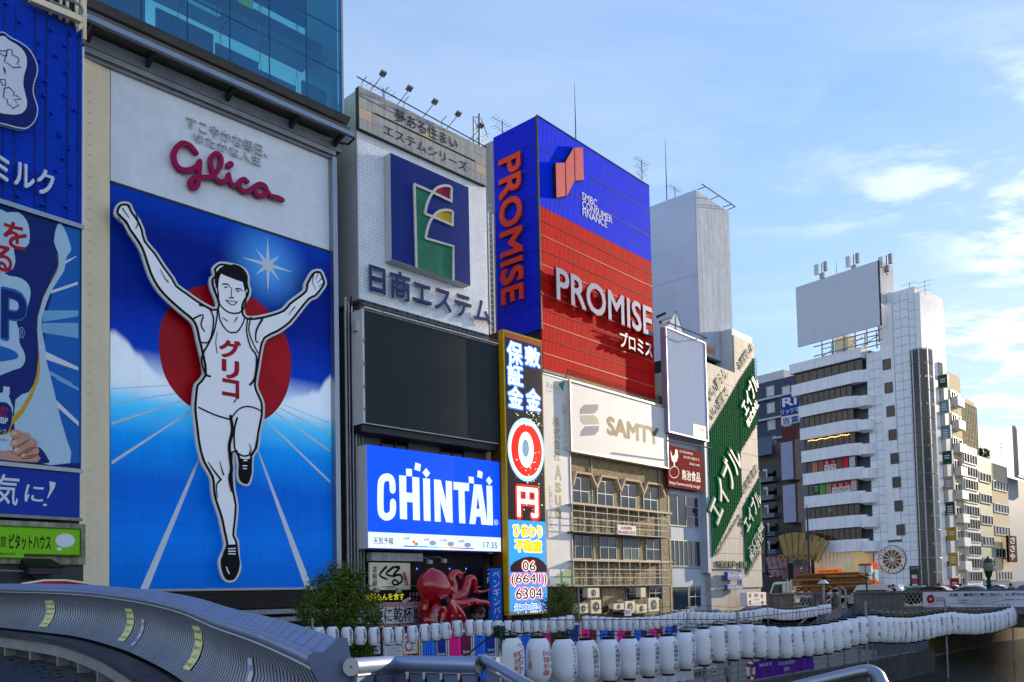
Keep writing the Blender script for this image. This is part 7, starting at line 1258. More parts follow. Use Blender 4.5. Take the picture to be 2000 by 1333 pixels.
# ---------------------------------------------------------------- people
def person(label, fr, x, y, z, face, shirt, pants, h=1.68, hairlong=False, phone=False, bag=False, lean=0):
    Pn = Thing('person', label, 'person', fr, (x, y, z)); k = h / 1.75
    def W_(p): c, s = math.cos(face), math.sin(face); return Vector((p[0] * c - p[1] * s, p[0] * s + p[1] * c, p[2])) * k
    J = [(0, 0, .95), (0, 0, 1.2), (0, 0, 1.42), (0, .01, 1.52), (0, .02, 1.66), (.2, 0, 1.4), (.26, -.04, 1.12), (.14, -.26, 1.2) if phone else (.27, -.08, .86), (-.2, 0, 1.4), (-.26, -.04, 1.12), (-.08, -.28, 1.22) if phone else (-.27, -.06, .86), (.1, 0, .9), (.11, -.06, .5), (.11, 0, .08), (.12, -.16, .04), (-.1, 0, .9), (-.11, .04, .5), (-.11, .1, .08), (-.12, -.04, .04)]
    E = [(0, 1), (1, 2), (2, 3), (3, 4), (2, 5), (5, 6), (6, 7), (2, 8), (8, 9), (9, 10), (0, 11), (11, 12), (12, 13), (13, 14), (0, 15), (15, 16), (16, 17), (17, 18)]; RD = [.14, .13, .13, .05, .105, .065, .045, .035, .065, .045, .035, .09, .065, .045, .04, .09, .065, .045, .04]
    me = bpy.data.meshes.new('body'); me.from_pydata([W_(p) for p in J], E, []); o = newobj('body', me, Pn.o); md = o.modifiers.new('skin', 'SKIN'); me.skin_vertices[0].data
    for i, r_ in enumerate(RD): me.skin_vertices[0].data[i].radius = (r_ * k, r_ * k * (.8 if i in (0, 1, 2) else 1))
    me.skin_vertices[0].data[0].use_root = True; o.modifiers.new('sub', 'SUBSURF').levels = 1
    dg = bpy.context.evaluated_depsgraph_get(); dg.update(); m2 = bpy.data.meshes.new_from_object(o.evaluated_get(dg)); o.modifiers.clear(); o.data = m2; m2.name = 'body'
    for p in m2.polygons: p.use_smooth = True
    m2.materials.clear()
    for m_ in (mat('skin', (196, 150, 124), 0.5, vary=0.05), shirt, pants, m_black): m2.materials.append(m_)
    for p in m2.polygons:
        c = p.center / k; p.material_index = 3 if c.z < .1 else 2 if c.z < .97 and abs(c.x) < .22 else 1 if 1.0 < c.z + (0.0) < 1.47 and (abs(c.x) > .17 and c.z > 1.18 or abs(c.x) <= .2) and not (phone and c.y < -.14) else 0
        if c.z >= .97 and c.z <= 1.0: p.material_index = 1
    vs, fs = [], []
    for i in range(7):
        for j in range(12):
            th_ = math.pi * (.02 + .6 * i / 6); ph = 2 * math.pi * j / 12; cut = 1 if math.sin(ph) > -.35 else .62; th2 = th_ * cut; q = Vector((math.sin(th2) * math.cos(ph) * .118, math.sin(th2) * math.sin(ph) * .125 + .02, math.cos(th2) * .13 + 1.67 - (.12 * max(0, i - 3) if hairlong and cut == 1 else 0))); vs.append(W_(q) + Pn.base)
    for i in range(6):
        for j in range(12): fs.append((i * 12 + j, i * 12 + (j + 1) % 12, (i + 1) * 12 + (j + 1) % 12, (i + 1) * 12 + j))
    fs.append(tuple(range(12))); Pn.mesh('hair', mat('black_hair', (24, 18, 16), 0.5, vary=0.1), vs, fs, smooth=True)
    def dot(n_, m_, c, r_): v, f = boxg(c[0] - r_[0], c[0] + r_[0], c[1] - r_[1], c[1] + r_[1], c[2] - r_[2], c[2] + r_[2]); Pn.mesh(n_, m_, [W_(q) + Pn.base for q in v], f)
    for sx_ in (-1, 1): dot('eye', m_black, (sx_ * .035, -.09, 1.67), (.012, .01, .008))
    if phone: dot('face_mask', m_white, (0, -.09, 1.6), (.055, .02, .045)); dot('phone', mat('red_phone', (190, 50, 50), 0.4), (.02, -.3, 1.22), (.035, .01, .06))
    if bag: dot('waist_bag', m_black, (-.05, -.16, 1.0), (.14, .06, .09))
    return Pn
F1S = {c: mat('shirt_' + c, v, 0.8, vary=0.08) for c, v in dict(white=(206, 210, 220), black=(24, 24, 28), pink=(206, 170, 168), green=(30, 120, 60), navy=(28, 38, 70), brown=(90, 62, 52)).items()}
for u, vh, x, sh, pt, kw, lb in ((1622, 1145, BX - .1, 'white', 'brown', dict(phone=True, bag=True), 'man in white T-shirt and face mask looking at a phone at the stair top'), (1630, 1144, BX + 1.8, 'black', 'black', {}, 'person in black just behind the man with the phone'), (1566, 1150, BX + 1, 'white', 'navy', dict(hairlong=True), 'person in white at the parapet, left one of the two'), (1580, 1150, BX + 1.2, 'pink', 'brown', dict(hairlong=True), 'woman in pale pink at the parapet beside the person in white'), (1737, 1144, BX + 1.2, 'white', 'black', {}, 'person in white standing at the right end of the white van'), (1744, 1142, BX + 1.6, 'brown', 'black', dict(hairlong=True), 'person in brown at the right end of the white van'), (1779, 1141, BX + 1.3, 'green', 'black', {}, 'person in a green shirt near the directory board'), (1833, 1140, BX + 1.0, 'black', 'black', dict(hairlong=True), 'woman with long dark hair below the dark glass column'), (1877, 1141, BX + 1.0, 'navy', 'navy', {}, 'man in a navy shirt beside the silver car'), (1974, 1140, BX + 1.0, 'brown', 'black', dict(hairlong=True), 'woman with long brown hair near the right edge')):
    y_ = F1.onS(u, 1150, x)[0]; zh = F1.onS(u, vh, x)[1]; person(lb, F1, x, y_, min(CZ + 0.02, zh - 1.7) if kw.get('phone') else zh - 1.72, R(-90) if sh != 'navy' else R(0), F1S[sh], F1S[pt], h=1.7, **kw)
# ---------------------------------------------------------------- street furniture
def lamp(label, x, u, vt, build):
    y_ = F1.onS(u, 1150, x)[0]; zt_ = F1.onS(u, vt, x)[1]; Lp = Thing('street_lamp', label, 'street lamp', F1, (x, y_, CZ)); build(Lp, x, y_, zt_); return Lp
m_verd = mat('verdigris_iron', (26, 62, 50), 0.5, 0.3, vary=0.2)
def ornate(Lp, x, y, z):
    Lp.tube('post', m_verd, [(x, y, CZ), (x, y, CZ + .9), (x, y, CZ + 1.0), (x, y, z - 1.5), (x, y, z - 1.3), (x, y, z - .95)], [.5, .42, .2, .12, .22, .3], n=10); Lp.tube('lantern_glass', mat('lamp_glass', (120, 130, 110), 0.2), [(x, y, z - .95), (x, y, z - .6), (x, y, z - .3)], [.26, .4, .3], n=10); Lp.tube('cap', m_verd, [(x, y, z - .3), (x, y, z - .2), (x, y, z - .1), (x, y, z + .15)], [.42, .3, .12, .02], n=10)
lamp('ornate green iron street lamp on the bridge near the right edge', BX + .6, 1932, 1090, ornate)
def tall(Lp, x, y, z):
    Lp.tube('pole', m_steel, [(x, y, CZ), (x, y, z - 1.5), (x, y, z)], [.13, .09, .04]); Lp.boxes('camera', m_steel, [(x - .2, x + .2, y - .6, y - .1, z - 3.1, z - 2.8)]); Lp.box('speaker', m_steel, x - .2, x + .2, y - .15, y + .15, z - 3.6, z - 2.9); Lp.tube('oval_sign', m_steel, [(x - .1, y + .8, z - 7.5), (x - .1, y - .9, z - 7.5)], .3, n=10)
lamp('tall dark camera pole in front of the white corner tower', 70, 1582, 985, tall)
def twin(Lp, x, y, z):
    Lp.tube('pole', m_steel, [(x, y, CZ), (x, y, z)], .07)
    for e in (-.28, .28): Lp.box('lamp_box', m_pale, x - .2, x + .2, y + e - .2, y + e + .2, z - .75, z - .1); Lp.box('lamp_roof', m_steel, x - .24, x + .24, y + e - .24, y + e + .24, z - .1, z)
lamp('twin box street lamp in front of the orange shop sign', 58, 1693, 1102, twin)
def mush(Lp, x, y, z):
    Lp.tube('pole', m_galv, [(x, y, GZ), (x, y, z)], .1); Lp.tube('lamp_head', m_pale, [(x, y, z - .3), (x, y, z)], [.45, .15], n=12)
lamp('pale grey lamp pole beside the stair top', BX - 2, 1608, 1133, mush)
def dark(Lp, x, y, z):
    Lp.tube('pole', m_steel, [(x, y, CZ), (x, y, z)], .1); Lp.box('vertical_sign', m_black, x - .1, x + .1, y - .5, y - .1, z - 2.5, z - .6); Lp.box('signal_arm', m_steel, x, x + .1, y, y + 2.2, z - 1.2, z - 1.1)
lamp('dark signal pole left of the timber truck', 64, 1541, 1088, dark)
# ---------------------------------------------------------------- leafy shrubs and small trees
m_leaf = mat('leaf_fresh_green', (88, 108, 34), 0.5, vary=0.6, scale=2.2); m_bark = mat('bark', (70, 56, 42), 0.9, vary=0.3)
def tree(name, label, fr, x, y, z0, blobs, nleaf, seed, size=0.07):
    rt = random.Random(seed); T = Thing(name, label, 'tree' if name == 'small_tree' else 'plant', fr, (x, y, z0)); top = max(b[2] + b[3] for b in blobs)
    T.tube('trunk', m_bark, [(x, y, z0), (x + .05, y, z0 + (top - z0) * .4), (x - .05, y, z0 + (top - z0) * .85)], [.09, .06, .02], n=7)
    T.tubes('limb', m_bark, [([(x, y, z0 + (top - z0) * .35), ((x + b[0]) / 2, (y + b[1]) / 2, b[2] - b[3] * .3), (b[0], b[1], b[2] + b[3] * .6)], [.04, .025, .008]) for b in blobs], n=5, kind='stuff')
    vs, fs = [], []; tot = sum(b[3] ** 2 for b in blobs)
    for b in blobs:
        ncl = max(6, int(nleaf * b[3] ** 2 / tot / 14))
        for _ in range(ncl):
            d = Vector((rt.gauss(0, 1), rt.gauss(0, 1), rt.gauss(0, 1))).normalized() * (rt.random() ** .45); c = Vector(b[:3]) + Vector((d.x * b[3], d.y * b[3] * .8, d.z * b[3] * 1.15)); ax = (d + Vector((0, 0, .5))).normalized()
            for q in range(14):
                p = c + ax * (q - 5) * size * .55 + Vector((rt.gauss(0, 1), rt.gauss(0, 1), rt.gauss(0, 1))) * size * .8; u_ = Vector((rt.gauss(0, 1), rt.gauss(0, 1), rt.gauss(0, .6))).normalized(); w_ = u_.cross(Vector((rt.gauss(0, 1), rt.gauss(0, 1), rt.gauss(0, 1)))).normalized(); s_ = size * rt.uniform(.6, 1.3); k = len(vs)
                vs += [p - u_ * s_, p + w_ * s_ * .35, p + u_ * s_, p - w_ * s_ * .35]; fs.append((k, k + 1, k + 2, k + 3))
    T.mesh('crown', m_leaf, vs, fs, kind='stuff'); return T
def pt(u, v, y): s_, z_ = F1.onY(u, v, y); return s_, z_
y_ = -7.5; bl = []
for u, v, r_ in ((628, 1165, .5), (612, 1195, .45), (650, 1150, .5), (676, 1140, .55), (664, 1185, .7), (700, 1168, .6), (690, 1210, .7), (640, 1215, .55), (705, 1240, .6), (690, 1265, .6), (720, 1200, .45), (622, 1140, .22), (648, 1126, .25), (675, 1122, .25), (695, 1128, .2), (722, 1175, .25), (600, 1212, .3), (680, 1290, .6), (590, 1190, .2), (612, 1160, .25), (735, 1215, .3), (660, 1240, .6), (730, 1260, .4), (700, 1140, .25), (685, 1116, .15), (655, 1118, .15)):
    s_, z_ = pt(u, v, y_); bl.append((s_, y_ + random.uniform(-.4, .4), z_, r_))
tree('small_tree', 'bushy bright green young tree at the foot of the runner board', F1, pt(668, 1200, y_)[0], y_, GZ, bl, 15000, 1)
y_ = -5; bl = [(pt(u, v, y_)[0], y_ + random.uniform(-.3, .3), pt(u, v, y_)[1], r_) for u, v, r_ in ((1090, 1165, .45), (1078, 1180, .5), (1100, 1180, .55), (1112, 1195, .45), (1070, 1200, .5), (1092, 1205, .6), (1095, 1150, .2), (1118, 1182, .25))]
tree('small_tree', 'small green shrub tree in front of the white banner sign foot', F1, pt(1092, 1200, y_)[0], y_, GZ, bl, 3600, 2)
y_ = -8.2; bl = [(pt(u, v, y_)[0], y_, pt(u, v, y_)[1], .25) for u, v in ((1098, 1240), (1108, 1238), (1088, 1243), (1080, 1250), (1104, 1248))]; T = tree('flowering_bush', 'little bush with pink flowers behind the large lanterns', F1, bl[0][0], y_, GZ, bl, 900, 3)
# ================================================================ paper lanterns
ORD = 'first second third fourth fifth sixth seventh eighth ninth tenth eleventh twelfth thirteenth fourteenth fifteenth sixteenth seventeenth eighteenth nineteenth twentieth'.split()
def ordn(n):
    if n < 20: return ORD[n]
    t_ = ('twenty', 'thirty', 'forty', 'fifty', 'sixty', 'seventy', 'eighty')[(n + 1) // 10 - 2]; u_ = (n + 1) % 10
    return (t_ + '-' + ORD[u_ - 1]) if u_ else {20: 'twentieth', 30: 'thirtieth', 40: 'fortieth', 50: 'fiftieth', 60: 'sixtieth', 70: 'seventieth', 80: 'eightieth'}[n + 1]
def paper(name, period):
    m = mat(name, (226, 228, 234), 0.65, vary=0.05, wave=('z', period, 0.0014)); b = m.node_tree.nodes['Principled BSDF']
    b.inputs['Subsurface Weight'].default_value = 0.15; b.inputs['Subsurface Radius'].default_value = (0.1, 0.1, 0.1); return m
m_papb, m_paps = paper('ribbed_lantern_paper', 0.045), paper('small_lantern_paper', 0.03)
m_capb = mat('black_lantern_ring', (16, 16, 18), 0.5, vary=0)
def lantern_proto(H, rad, pm, texts, name, bigr):
    """axis at local origin, top of the upper ring at z=0, hangs down H; local -Y faces the viewer"""
    T = Thing(name, 'x', 'paper lantern', W, (0, 0, 0)); seg = 28 if bigr else 18; cap = H * 0.05; prof = []
    for i in range(15):
        t_ = i / 14; z = -cap - (H - 2 * cap) * t_; s_ = abs(2 * t_ - 1); prof.append((rad * (1 - 0.42 * s_ ** 4.2), z))
    vs = [(r_ * math.cos(2 * math.pi * j / seg), r_ * math.sin(2 * math.pi * j / seg), z) for r_, z in prof for j in range(seg)]
    T.mesh('body', pm, vs, [(i * seg + j, i * seg + (j + 1) % seg, (i + 1) * seg + (j + 1) % seg, (i + 1) * seg + j) for i in range(14) for j in range(seg)], smooth=True)
    for z0_, z1_ in ((-cap * 1.15, 0), (-H, -H + cap * 1.15)): T.tube('ring', m_capb, [(0, 0, z0_), (0, 0, z1_)], rad * 0.55, n=16)
    T.tube('hook', m_capb, [(0, 0, 0), (0, 0, H * 0.05)], 0.012, n=5)
    def R_(z):
        t_ = min(1, max(0, (-z - cap) / (H - 2 * cap))); return rad * (1 - 0.42 * abs(2 * t_ - 1) ** 4.2)
    for body, m_, ang, wd, z0_, z1_ in texts:
        T.text(body, m_, ('F', 0), -wd / 2, wd / 2, z0_, z1_, vertical=True, bold=0.008 if bigr else 0.015, res=1, off=0.006, fn=lambda a, b, o, ang=ang: Vector((math.sin(ang + a / rad) * (R_(b) + o), -math.cos(ang + a / rad) * (R_(b) + o), b)))
    return T
def copy_tree(root):
    def cp(o, par):
        c = o.copy(); COL.objects.link(c)
        if par: c.parent = par; c.matrix_parent_inverse = o.matrix_parent_inverse.copy()
        for ch in o.children: cp(ch, c)
        return c
    return cp(root, None)
rl = random.Random(11)
def place(root, fr, s_, y_, z_, used, rotj=0.12, sc_=1.0, yaw=0.0):
    o = root if not used else copy_tree(root); p = fr.w(s_, y_, z_); o.location = p
    o.rotation_euler = (rl.uniform(-.03, .03), rl.uniform(-.04, .04), math.atan2(p.y, p.x) - math.pi / 2 + rl.uniform(-rotj, rotj) + yaw); o.scale = (sc_ * rl.uniform(.97, 1.03), sc_ * rl.uniform(.97, 1.03), sc_ * rl.uniform(.985, 1.015)); return o
m_lk, m_lr_ = mat('lantern_black_ink', (22, 22, 26), 0.7, vary=0), mat('lantern_red_ink', (176, 30, 36), 0.7, vary=0)
# small row
HS = 0.70; YS = -9.6
prot = [lantern_proto(HS, 0.205, m_paps, [(tx, m_lk, 0.8, 0.12, -0.6, -0.1), ('いとはん', m_lk, -0.8, 0.05, -0.3, -0.18), (rd, m_lr_, -0.8, 0.08, -0.52, -0.32)], 'small_paper_lantern', False) for tx, rd in (('道頓堀商店会', '寿'), ('宗右衛門町', '祭'), ('大阪たこやき', '光'), ('かに道楽本店', '華'))]
prot.append(lantern_proto(HS, 0.205, m_paps, [('大阪市', m_lr_, 0.85, 0.12, -0.58, -0.15)], 'small_paper_lantern', False))
prot.append(lantern_proto(HS, 0.205, m_paps, [('OSAKA', m_lk, 0.85, 0.1, -0.55, -0.15)], 'small_paper_lantern', False))
used = [False] * 6
rowA = [(591, 1223), (622, 1223), (649, 1222), (677, 1223), (704, 1222), (730, 1223), (757, 1223), (780, 1222), (805, 1220), (829, 1217), (850, 1215.5), (869, 1214), (893, 1210), (917, 1209), (936, 1209), (954, 1210), (973, 1210), (992, 1210.5), (1011, 1210.5), (1029, 1209), (1047, 1208), (1064, 1207), (1081, 1205), (1097, 1203), (1113, 1200)]
rowB = [(1144, 1201), (1160, 1202), (1175, 1203), (1189, 1204), (1203, 1205), (1217, 1205), (1231, 1205), (1244, 1204), (1256, 1204), (1269, 1203), (1282, 1202), (1295, 1200), (1307, 1198), (1318, 1196), (1330, 1193)]
rowC = [(1350, 1193), (1362, 1194), (1374, 1194.5), (1387, 1195), (1399, 1195), (1408, 1195), (1418, 1195), (1428, 1195), (1437, 1194.5), (1447, 1193.5), (1456, 1192), (1466, 1191), (1475, 1190), (1483, 1188), (1492, 1186.5), (1501, 1186)]
rowD = [(1506, 1187), (1512.5, 1188), (1521, 1189), (1528, 1190), (1536, 1190), (1543, 1190), (1550, 1190), (1557, 1189), (1564, 1188), (1571, 1187), (1577, 1186), (1584, 1185), (1591, 1184)]
rowE = [(1602, 1181), (1610, 1180), (1617.5, 1179)]
SPANS = []
cnt = 0
for name_, row in (('leftmost span beside the bushy tree', rowA), ('span before the air conditioners', rowB), ('span below the green lattice signs', rowC), ('span ending at the stone bridge', rowD), ('short last span at the stairway', rowE)):
    top = []
    for i, (u, v) in enumerate(row):
        s_, z_ = F1.onY(u, v, YS); k = rl.randrange(4) if row is rowA or (row is rowB and i < 8) else rl.choice((0, 1, 2, 3, 4, 5, 4)) if row is rowB else rl.choice((4, 4, 4, 5, 0))
        if used[k]: o = place(prot[k].o, F1, s_, YS, z_, True)
        else: o = place(prot[k].o, F1, s_, YS, z_, False); used[k] = True
        o['label'] = '%s small white lantern from the left in the %s' % (ordn(i), name_); o['group'] = 'small paper lanterns along the promenade'; top.append((s_, YS, z_ + 0.04))
    SPANS.append(top)
for i, k in enumerate(used):
    if not k: bpy.data.objects.remove(prot[i].o)
for i, top in enumerate(SPANS):
    CB = Thing('lantern_cable', 'thin cable carrying the %s span of small white lanterns' % ORD[i], 'cable', F1, top[0], group='cables of the small lanterns'); a, b = top[0], top[-1]
    CB.tubes('wire', m_capb, [([(a[0] - .35, YS, a[2] + .12)] + top + [(b[0] + .35, YS, b[2] + .12)], 0.012), ([(a[0] - .35, YS, a[2] + .3), ((a[0] + b[0]) / 2, YS, (a[2] + b[2]) / 2 + 0.02), (b[0] + .35, YS, b[2] + .3)], 0.01)], n=4)
for i, (u, vt) in enumerate(((610, 1208), (851, 1190), (1130, 1150), (1341, 1185), (1499, 1180), (1596, 1175), (1622, 1160))):
    s_, z_ = F1.onY(u, vt, YS - 0.05); Pp = Thing('lantern_pole', 'slim grey pole of the small lantern row, %s from the left' % ORD[i], 'pole', F1, (s_, YS - .05, GZ), group='poles of the small lantern row'); Pp.tube('pole', m_galv, [(s_, YS - .05, GZ), (s_, YS - .05, z_)], 0.035 if i != 1 else 0.05); Pp.tube('base', m_steel, [(s_, YS - .05, GZ), (s_, YS - .05, GZ + .1)], .12)
# large row
HB = 1.45; YB = -16.6
TB = [[('ウイルスの', m_lk, .95, .26, -1.02, -.22), ('終息祈願', m_lr_, .55, .26, -1.2, -.45)], [('いとはん', m_lk, -.75, .12, -.68, -.38), ('寿', m_lr_, -.7, .14, -.98, -.7), ('回復祈願', m_lr_, .68, .26, -1.15, -.42), ('みんなの', m_lk, 1.25, .18, -.95, -.25)], [('ウクライナに平和を', m_lk, .98, .2, -1.25, -.22)], [('心斎橋筋商店街', m_lk, .8, .27, -1.25, -.22)], [('大阪ミナミ九郎右衛門', m_lk, .8, .26, -1.2, -.2)], [('道頓堀ナイト', m_lk, .85, .26, -1.2, -.25)], [('岩波書店', m_lk, .85, .24, -1.15, -.35)], [('虎春のり', m_lk, .85, .24, -1.15, -.35)], [('こてつ', m_lk, .7, .26, -1.1, -.4)], [('彼と酒', m_lk, .75, .26, -1.15, -.5)], [('だいこくや', m_lk, .85, .26, -1.2, -.3)], [('平二郎', m_lk, .7, .22, -1.1, -.4)], [('くくりん', m_lk, .95, .24, -1.1, -.3)]]
pb = [lantern_proto(HB, 0.39, m_papb, t_, 'large_paper_lantern', True) for t_ in TB]; usedb = [False] * len(pb)
big1 = [(996, 1241), (1051, 1242), (1099.5, 1244), (1144, 1246), (1188, 1244.5), (1228, 1243), (1267, 1241), (1302, 1239), (1338, 1231), (1372, 1225), (1401, 1219), (1430, 1217), (1458, 1216), (1482, 1218), (1505, 1220), (1530, 1221.5), (1552, 1221), (1573, 1220), (1593, 1218.5), (1611, 1216), (1629, 1213), (1646, 1209), (1664, 1205), (1680, 1202)]
big2 = [(1703, 1200), (1718, 1202), (1732, 1203), (1744, 1204), (1756, 1204), (1767, 1204.5), (1779, 1204), (1790, 1202.5), (1803, 1201), (1815, 1199), (1826, 1197), (1836, 1195.5), (1846, 1194)]
big3 = [(1859, 1193), (1871, 1195), (1881, 1196), (1892, 1197), (1901, 1197.5), (1911, 1197), (1921, 1196), (1931, 1195), (1941, 1193.5), (1951, 1191.5), (1959, 1189), (1967, 1186.5), (1974, 1184), (1980, 1182)]
big4 = [(1989, 1182), (1999, 1183), (2008, 1184)]
kinds = {0: [0, 1, 2, 3, 3, 3, 3, 3, 4, 4, 5, 10, 4, 10, 6, 7, 5, 10, 4, 10, 8, 9, 5, 11]}
BSP = []
LBL = {0: 'nearest large lantern at the left, with red and black writing, partly cut off', 1: 'large lantern with red characters on both sides beside the steel rail', 2: 'large lantern with a long black katakana line, third from the left'}
for r_i, (nm_, row) in enumerate((('near riverside span', big1), ('middle riverside span', big2), ('far riverside span', big3), ('span at the right picture edge', big4))):
    top = []
    for i, (u, v) in enumerate(row):
        s_, z_ = F1.onY(u, v, YB); k = kinds[0][i] if r_i == 0 else rl.choice((4, 10, 5, 12, 4, 12)) if i not in (0,) else 11
        o = place(pb[k].o, F1, s_, YB, z_, usedb[k], 0.05, yaw=(min(0.3, i * 0.02) if r_i == 0 else 0.32)); usedb[k] = True
        o['label'] = LBL[i] if r_i == 0 and i in LBL else '%s large white lantern from the left in the %s' % (ordn(i), nm_); o['group'] = 'large paper lanterns over the river edge'; top.append((s_, YB, z_ + 0.1))
    BSP.append(top)
for i, k in enumerate(usedb):
    if not k: bpy.data.objects.remove(pb[i].o)
m_bulb = mat('clear_bulb', (150, 140, 120), 0.2)
for i, top in enumerate(BSP):
    CB = Thing('lantern_cable', 'black garland cable with hooks above the %s span of large lanterns' % ORD[i], 'cable', F1, top[0], group='garland cables of the large lanterns'); a, b = top[0], top[-1]; w_ = []
    for p, q in zip(top[:-1], top[1:]): w_ += [p, ((p[0] + q[0]) / 2, YB, (p[2] + q[2]) / 2 - .06)]
    w_.append(top[-1]); CB.tubes('wire', m_capb, [([(a[0] - .5, YB, a[2] + .2)] + w_ + [(b[0] + .45, YB, b[2] + .25)], 0.018), ([(a[0] - .5, YB, a[2] + .35), ((a[0] + b[0]) / 2, YB, (a[2] + b[2]) / 2 + .12 - .1 * (i == 0)), (b[0] + .45, YB, b[2] + .4)], 0.014)], n=5)
    CB.tubes('clip', m_capb, [([(p[0], YB, p[2] - .03), (p[0], YB, p[2] + .04)], 0.03) for p in top], n=6, kind='stuff')
    if i > 0: CB.tubes('bulb', m_bulb, [([(p[0] + .25 * k, YB, p[2] + .06), (p[0] + .25 * k, YB, p[2] + .14)], 0.04) for p in top for k in (0, 1)], n=5, kind='stuff')
for i, (u, vt) in enumerate(((975, 1222), (1440, 1193), (1690, 1175), (1845, 1170), (1975, 1165))):
    s_, z_ = F1.onY(u, vt, YB + (0.0 if i else .1)); Pp = Thing('lantern_pole', ['dark clamp topped pole left of the nearest large lantern', 'grey pole behind the ninth to twelfth large lanterns', 'grey pole between the near and middle lantern spans', 'tall pole standing in the river, left one', 'tall pole standing in the river near the right edge'][i], 'pole', F1, (s_, YB, WZ)); yy = YB + (.0 if i else .1)
    Pp.tube('pole', m_galv, [(s_, yy, WZ - .3), (s_, yy, z_)], 0.055)
    if i == 0: Pp.box('clamp', m_verd, s_ - .12, s_ + .12, yy - .12, yy + .12, z_ - .35, z_ - .02); Pp.tubes('loose_cable', m_capb, [([(s_, yy - .1, z_ - .1), (s_ + .12, yy - .15, z_ - .6), (s_, yy - .12, z_ - 1.1), (s_ - .06, yy - .1, z_ - .6), (s_ + .03, yy - .1, z_ - .2)], .02), ([(s_, yy - .05, z_ - .15), (s_ + .6, yy, z_ - .3), (s_ + 1.2, yy, z_ - .25)], .02)]); Pp.tube('turnbuckle', m_steel, [(s_ - .1, yy - .1, z_ - .1), (s_ - .9, yy + .6, z_ - .9)], .025)
# ================================================================ promenade furniture
m_mag, m_mar, m_pbl, m_dbl = (emis(n_, c_, .12) for n_, c_ in (('panel_magenta', (206, 24, 130)), ('panel_maroon', (84, 26, 56)), ('panel_blue', (30, 96, 206)), ('panel_navy', (18, 40, 116))))
YP = -4.0; s_a = F1.onY(825, 1260, YP)[0]; s_b = F1.onY(877, 1260, YP)[0]; pt_ = s_b - s_a; zt_ = F1.onY(860, 1238, YP)[1]; z0_ = GZ + .2
n_ = int((F1.onY(1345, 1250, YP)[0] - s_a) / pt_) + 1
for i in range(n_):
    x = s_a + (i - 1) * pt_; mg = (i % 2 == 1) ; P_ = Thing('illuminated_street_panel', '%s street panel from the left, %s with white lettering' % (ordn(i), 'magenta and maroon' if not mg else 'blue and navy'), 'panel', F1, (x, YP, z0_), group='illuminated street panels behind the lanterns')
    P_.box('panel_left', m_mag if not mg else m_pbl, x + .12, x + pt_ * .45, YP, YP + .1, z0_, zt_); P_.box('panel_right', m_mar if not mg else m_dbl, x + pt_ * .452, x + pt_ * .85, YP, YP + .1, z0_, zt_)
    for k in range(3): P_.box('stripe', m_dbl if mg else m_mar, x + .2 + .14 * k, x + .24 + .14 * k, YP - .01, YP - .001, z0_, zt_ - .02)
    P_.tubes('pole', m_white, [([(x + pt_ * q, YP - .03, GZ), (x + pt_ * q, YP - .03, zt_)], .035) for q in (.88, .96)]); P_.box('top_rail', m_white, x, x + pt_ - .02, YP - .04, YP + .12, zt_ + .002, zt_ + .1)
    for j, tx in enumerate(('Street', 'Illuminated', 'Panels')): P_.text(tx, m_white, ('F', YP), x + pt_ * (.55 if j == 0 else .46 if j == 1 else .58), x + pt_ * .84, zt_ - 1.0 - j * .22, zt_ - .85 - j * .22, off=.012, bold=.02)
for nm, lb, r_, ln in (('notice_board', 'white notice board with red and black text behind the lanterns', (751, 1251, 1285, 786), (('お知らせ', m_red), ('こちらは荷さばき場', m_ink), ('ことがあります', m_ink), ('スピーカーによる案内', m_ink), ('おやめ下さい', m_ink))), ('notice_board', 'yellow framed notice board with red prohibition circle', (787, 1249, 1277, 814), (('禁止', m_red), ('おねがい', m_ink), ('大阪市', m_ink))), ('notice_board', 'small white notice board partly behind the bushy tree', (733, 1258, 1278, 743), (('注意', m_ink),))):
    S = sign(nm, lb, m_white, -5.0, *r_, group='notice boards'); a, b, c, d = S.r
    for j, (tx, m_) in enumerate(ln): S.text(tx, m_, ('F', -5.0), a + .12, b - .12, d - (j + 1) * (d - c) / (len(ln) + .4), d - (j + 1) * (d - c) / (len(ln) + .4) + (d - c) / (len(ln) + 1.5) * .75, off=.01)
    if 'yellow' in lb: S.boxes('frame', mat('signal_yellow', (220, 190, 20), .5), [(a - .04, b + .04, -5.03, -4.9, d, d + .04), (a - .04, b + .04, -5.03, -4.9, c - .04, c), (a - .04, a, -5.03, -4.9, c, d), (b, b + .04, -5.03, -4.9, c, d)]); S.poly('prohibition_ring', m_red, ('F', -5.0), circ(a + .3, d - .3, .2, n=20), .02); S.poly('ring_centre', m_white, ('F', -5.0), circ(a + .3, d - .3, .15, n=20), .024)
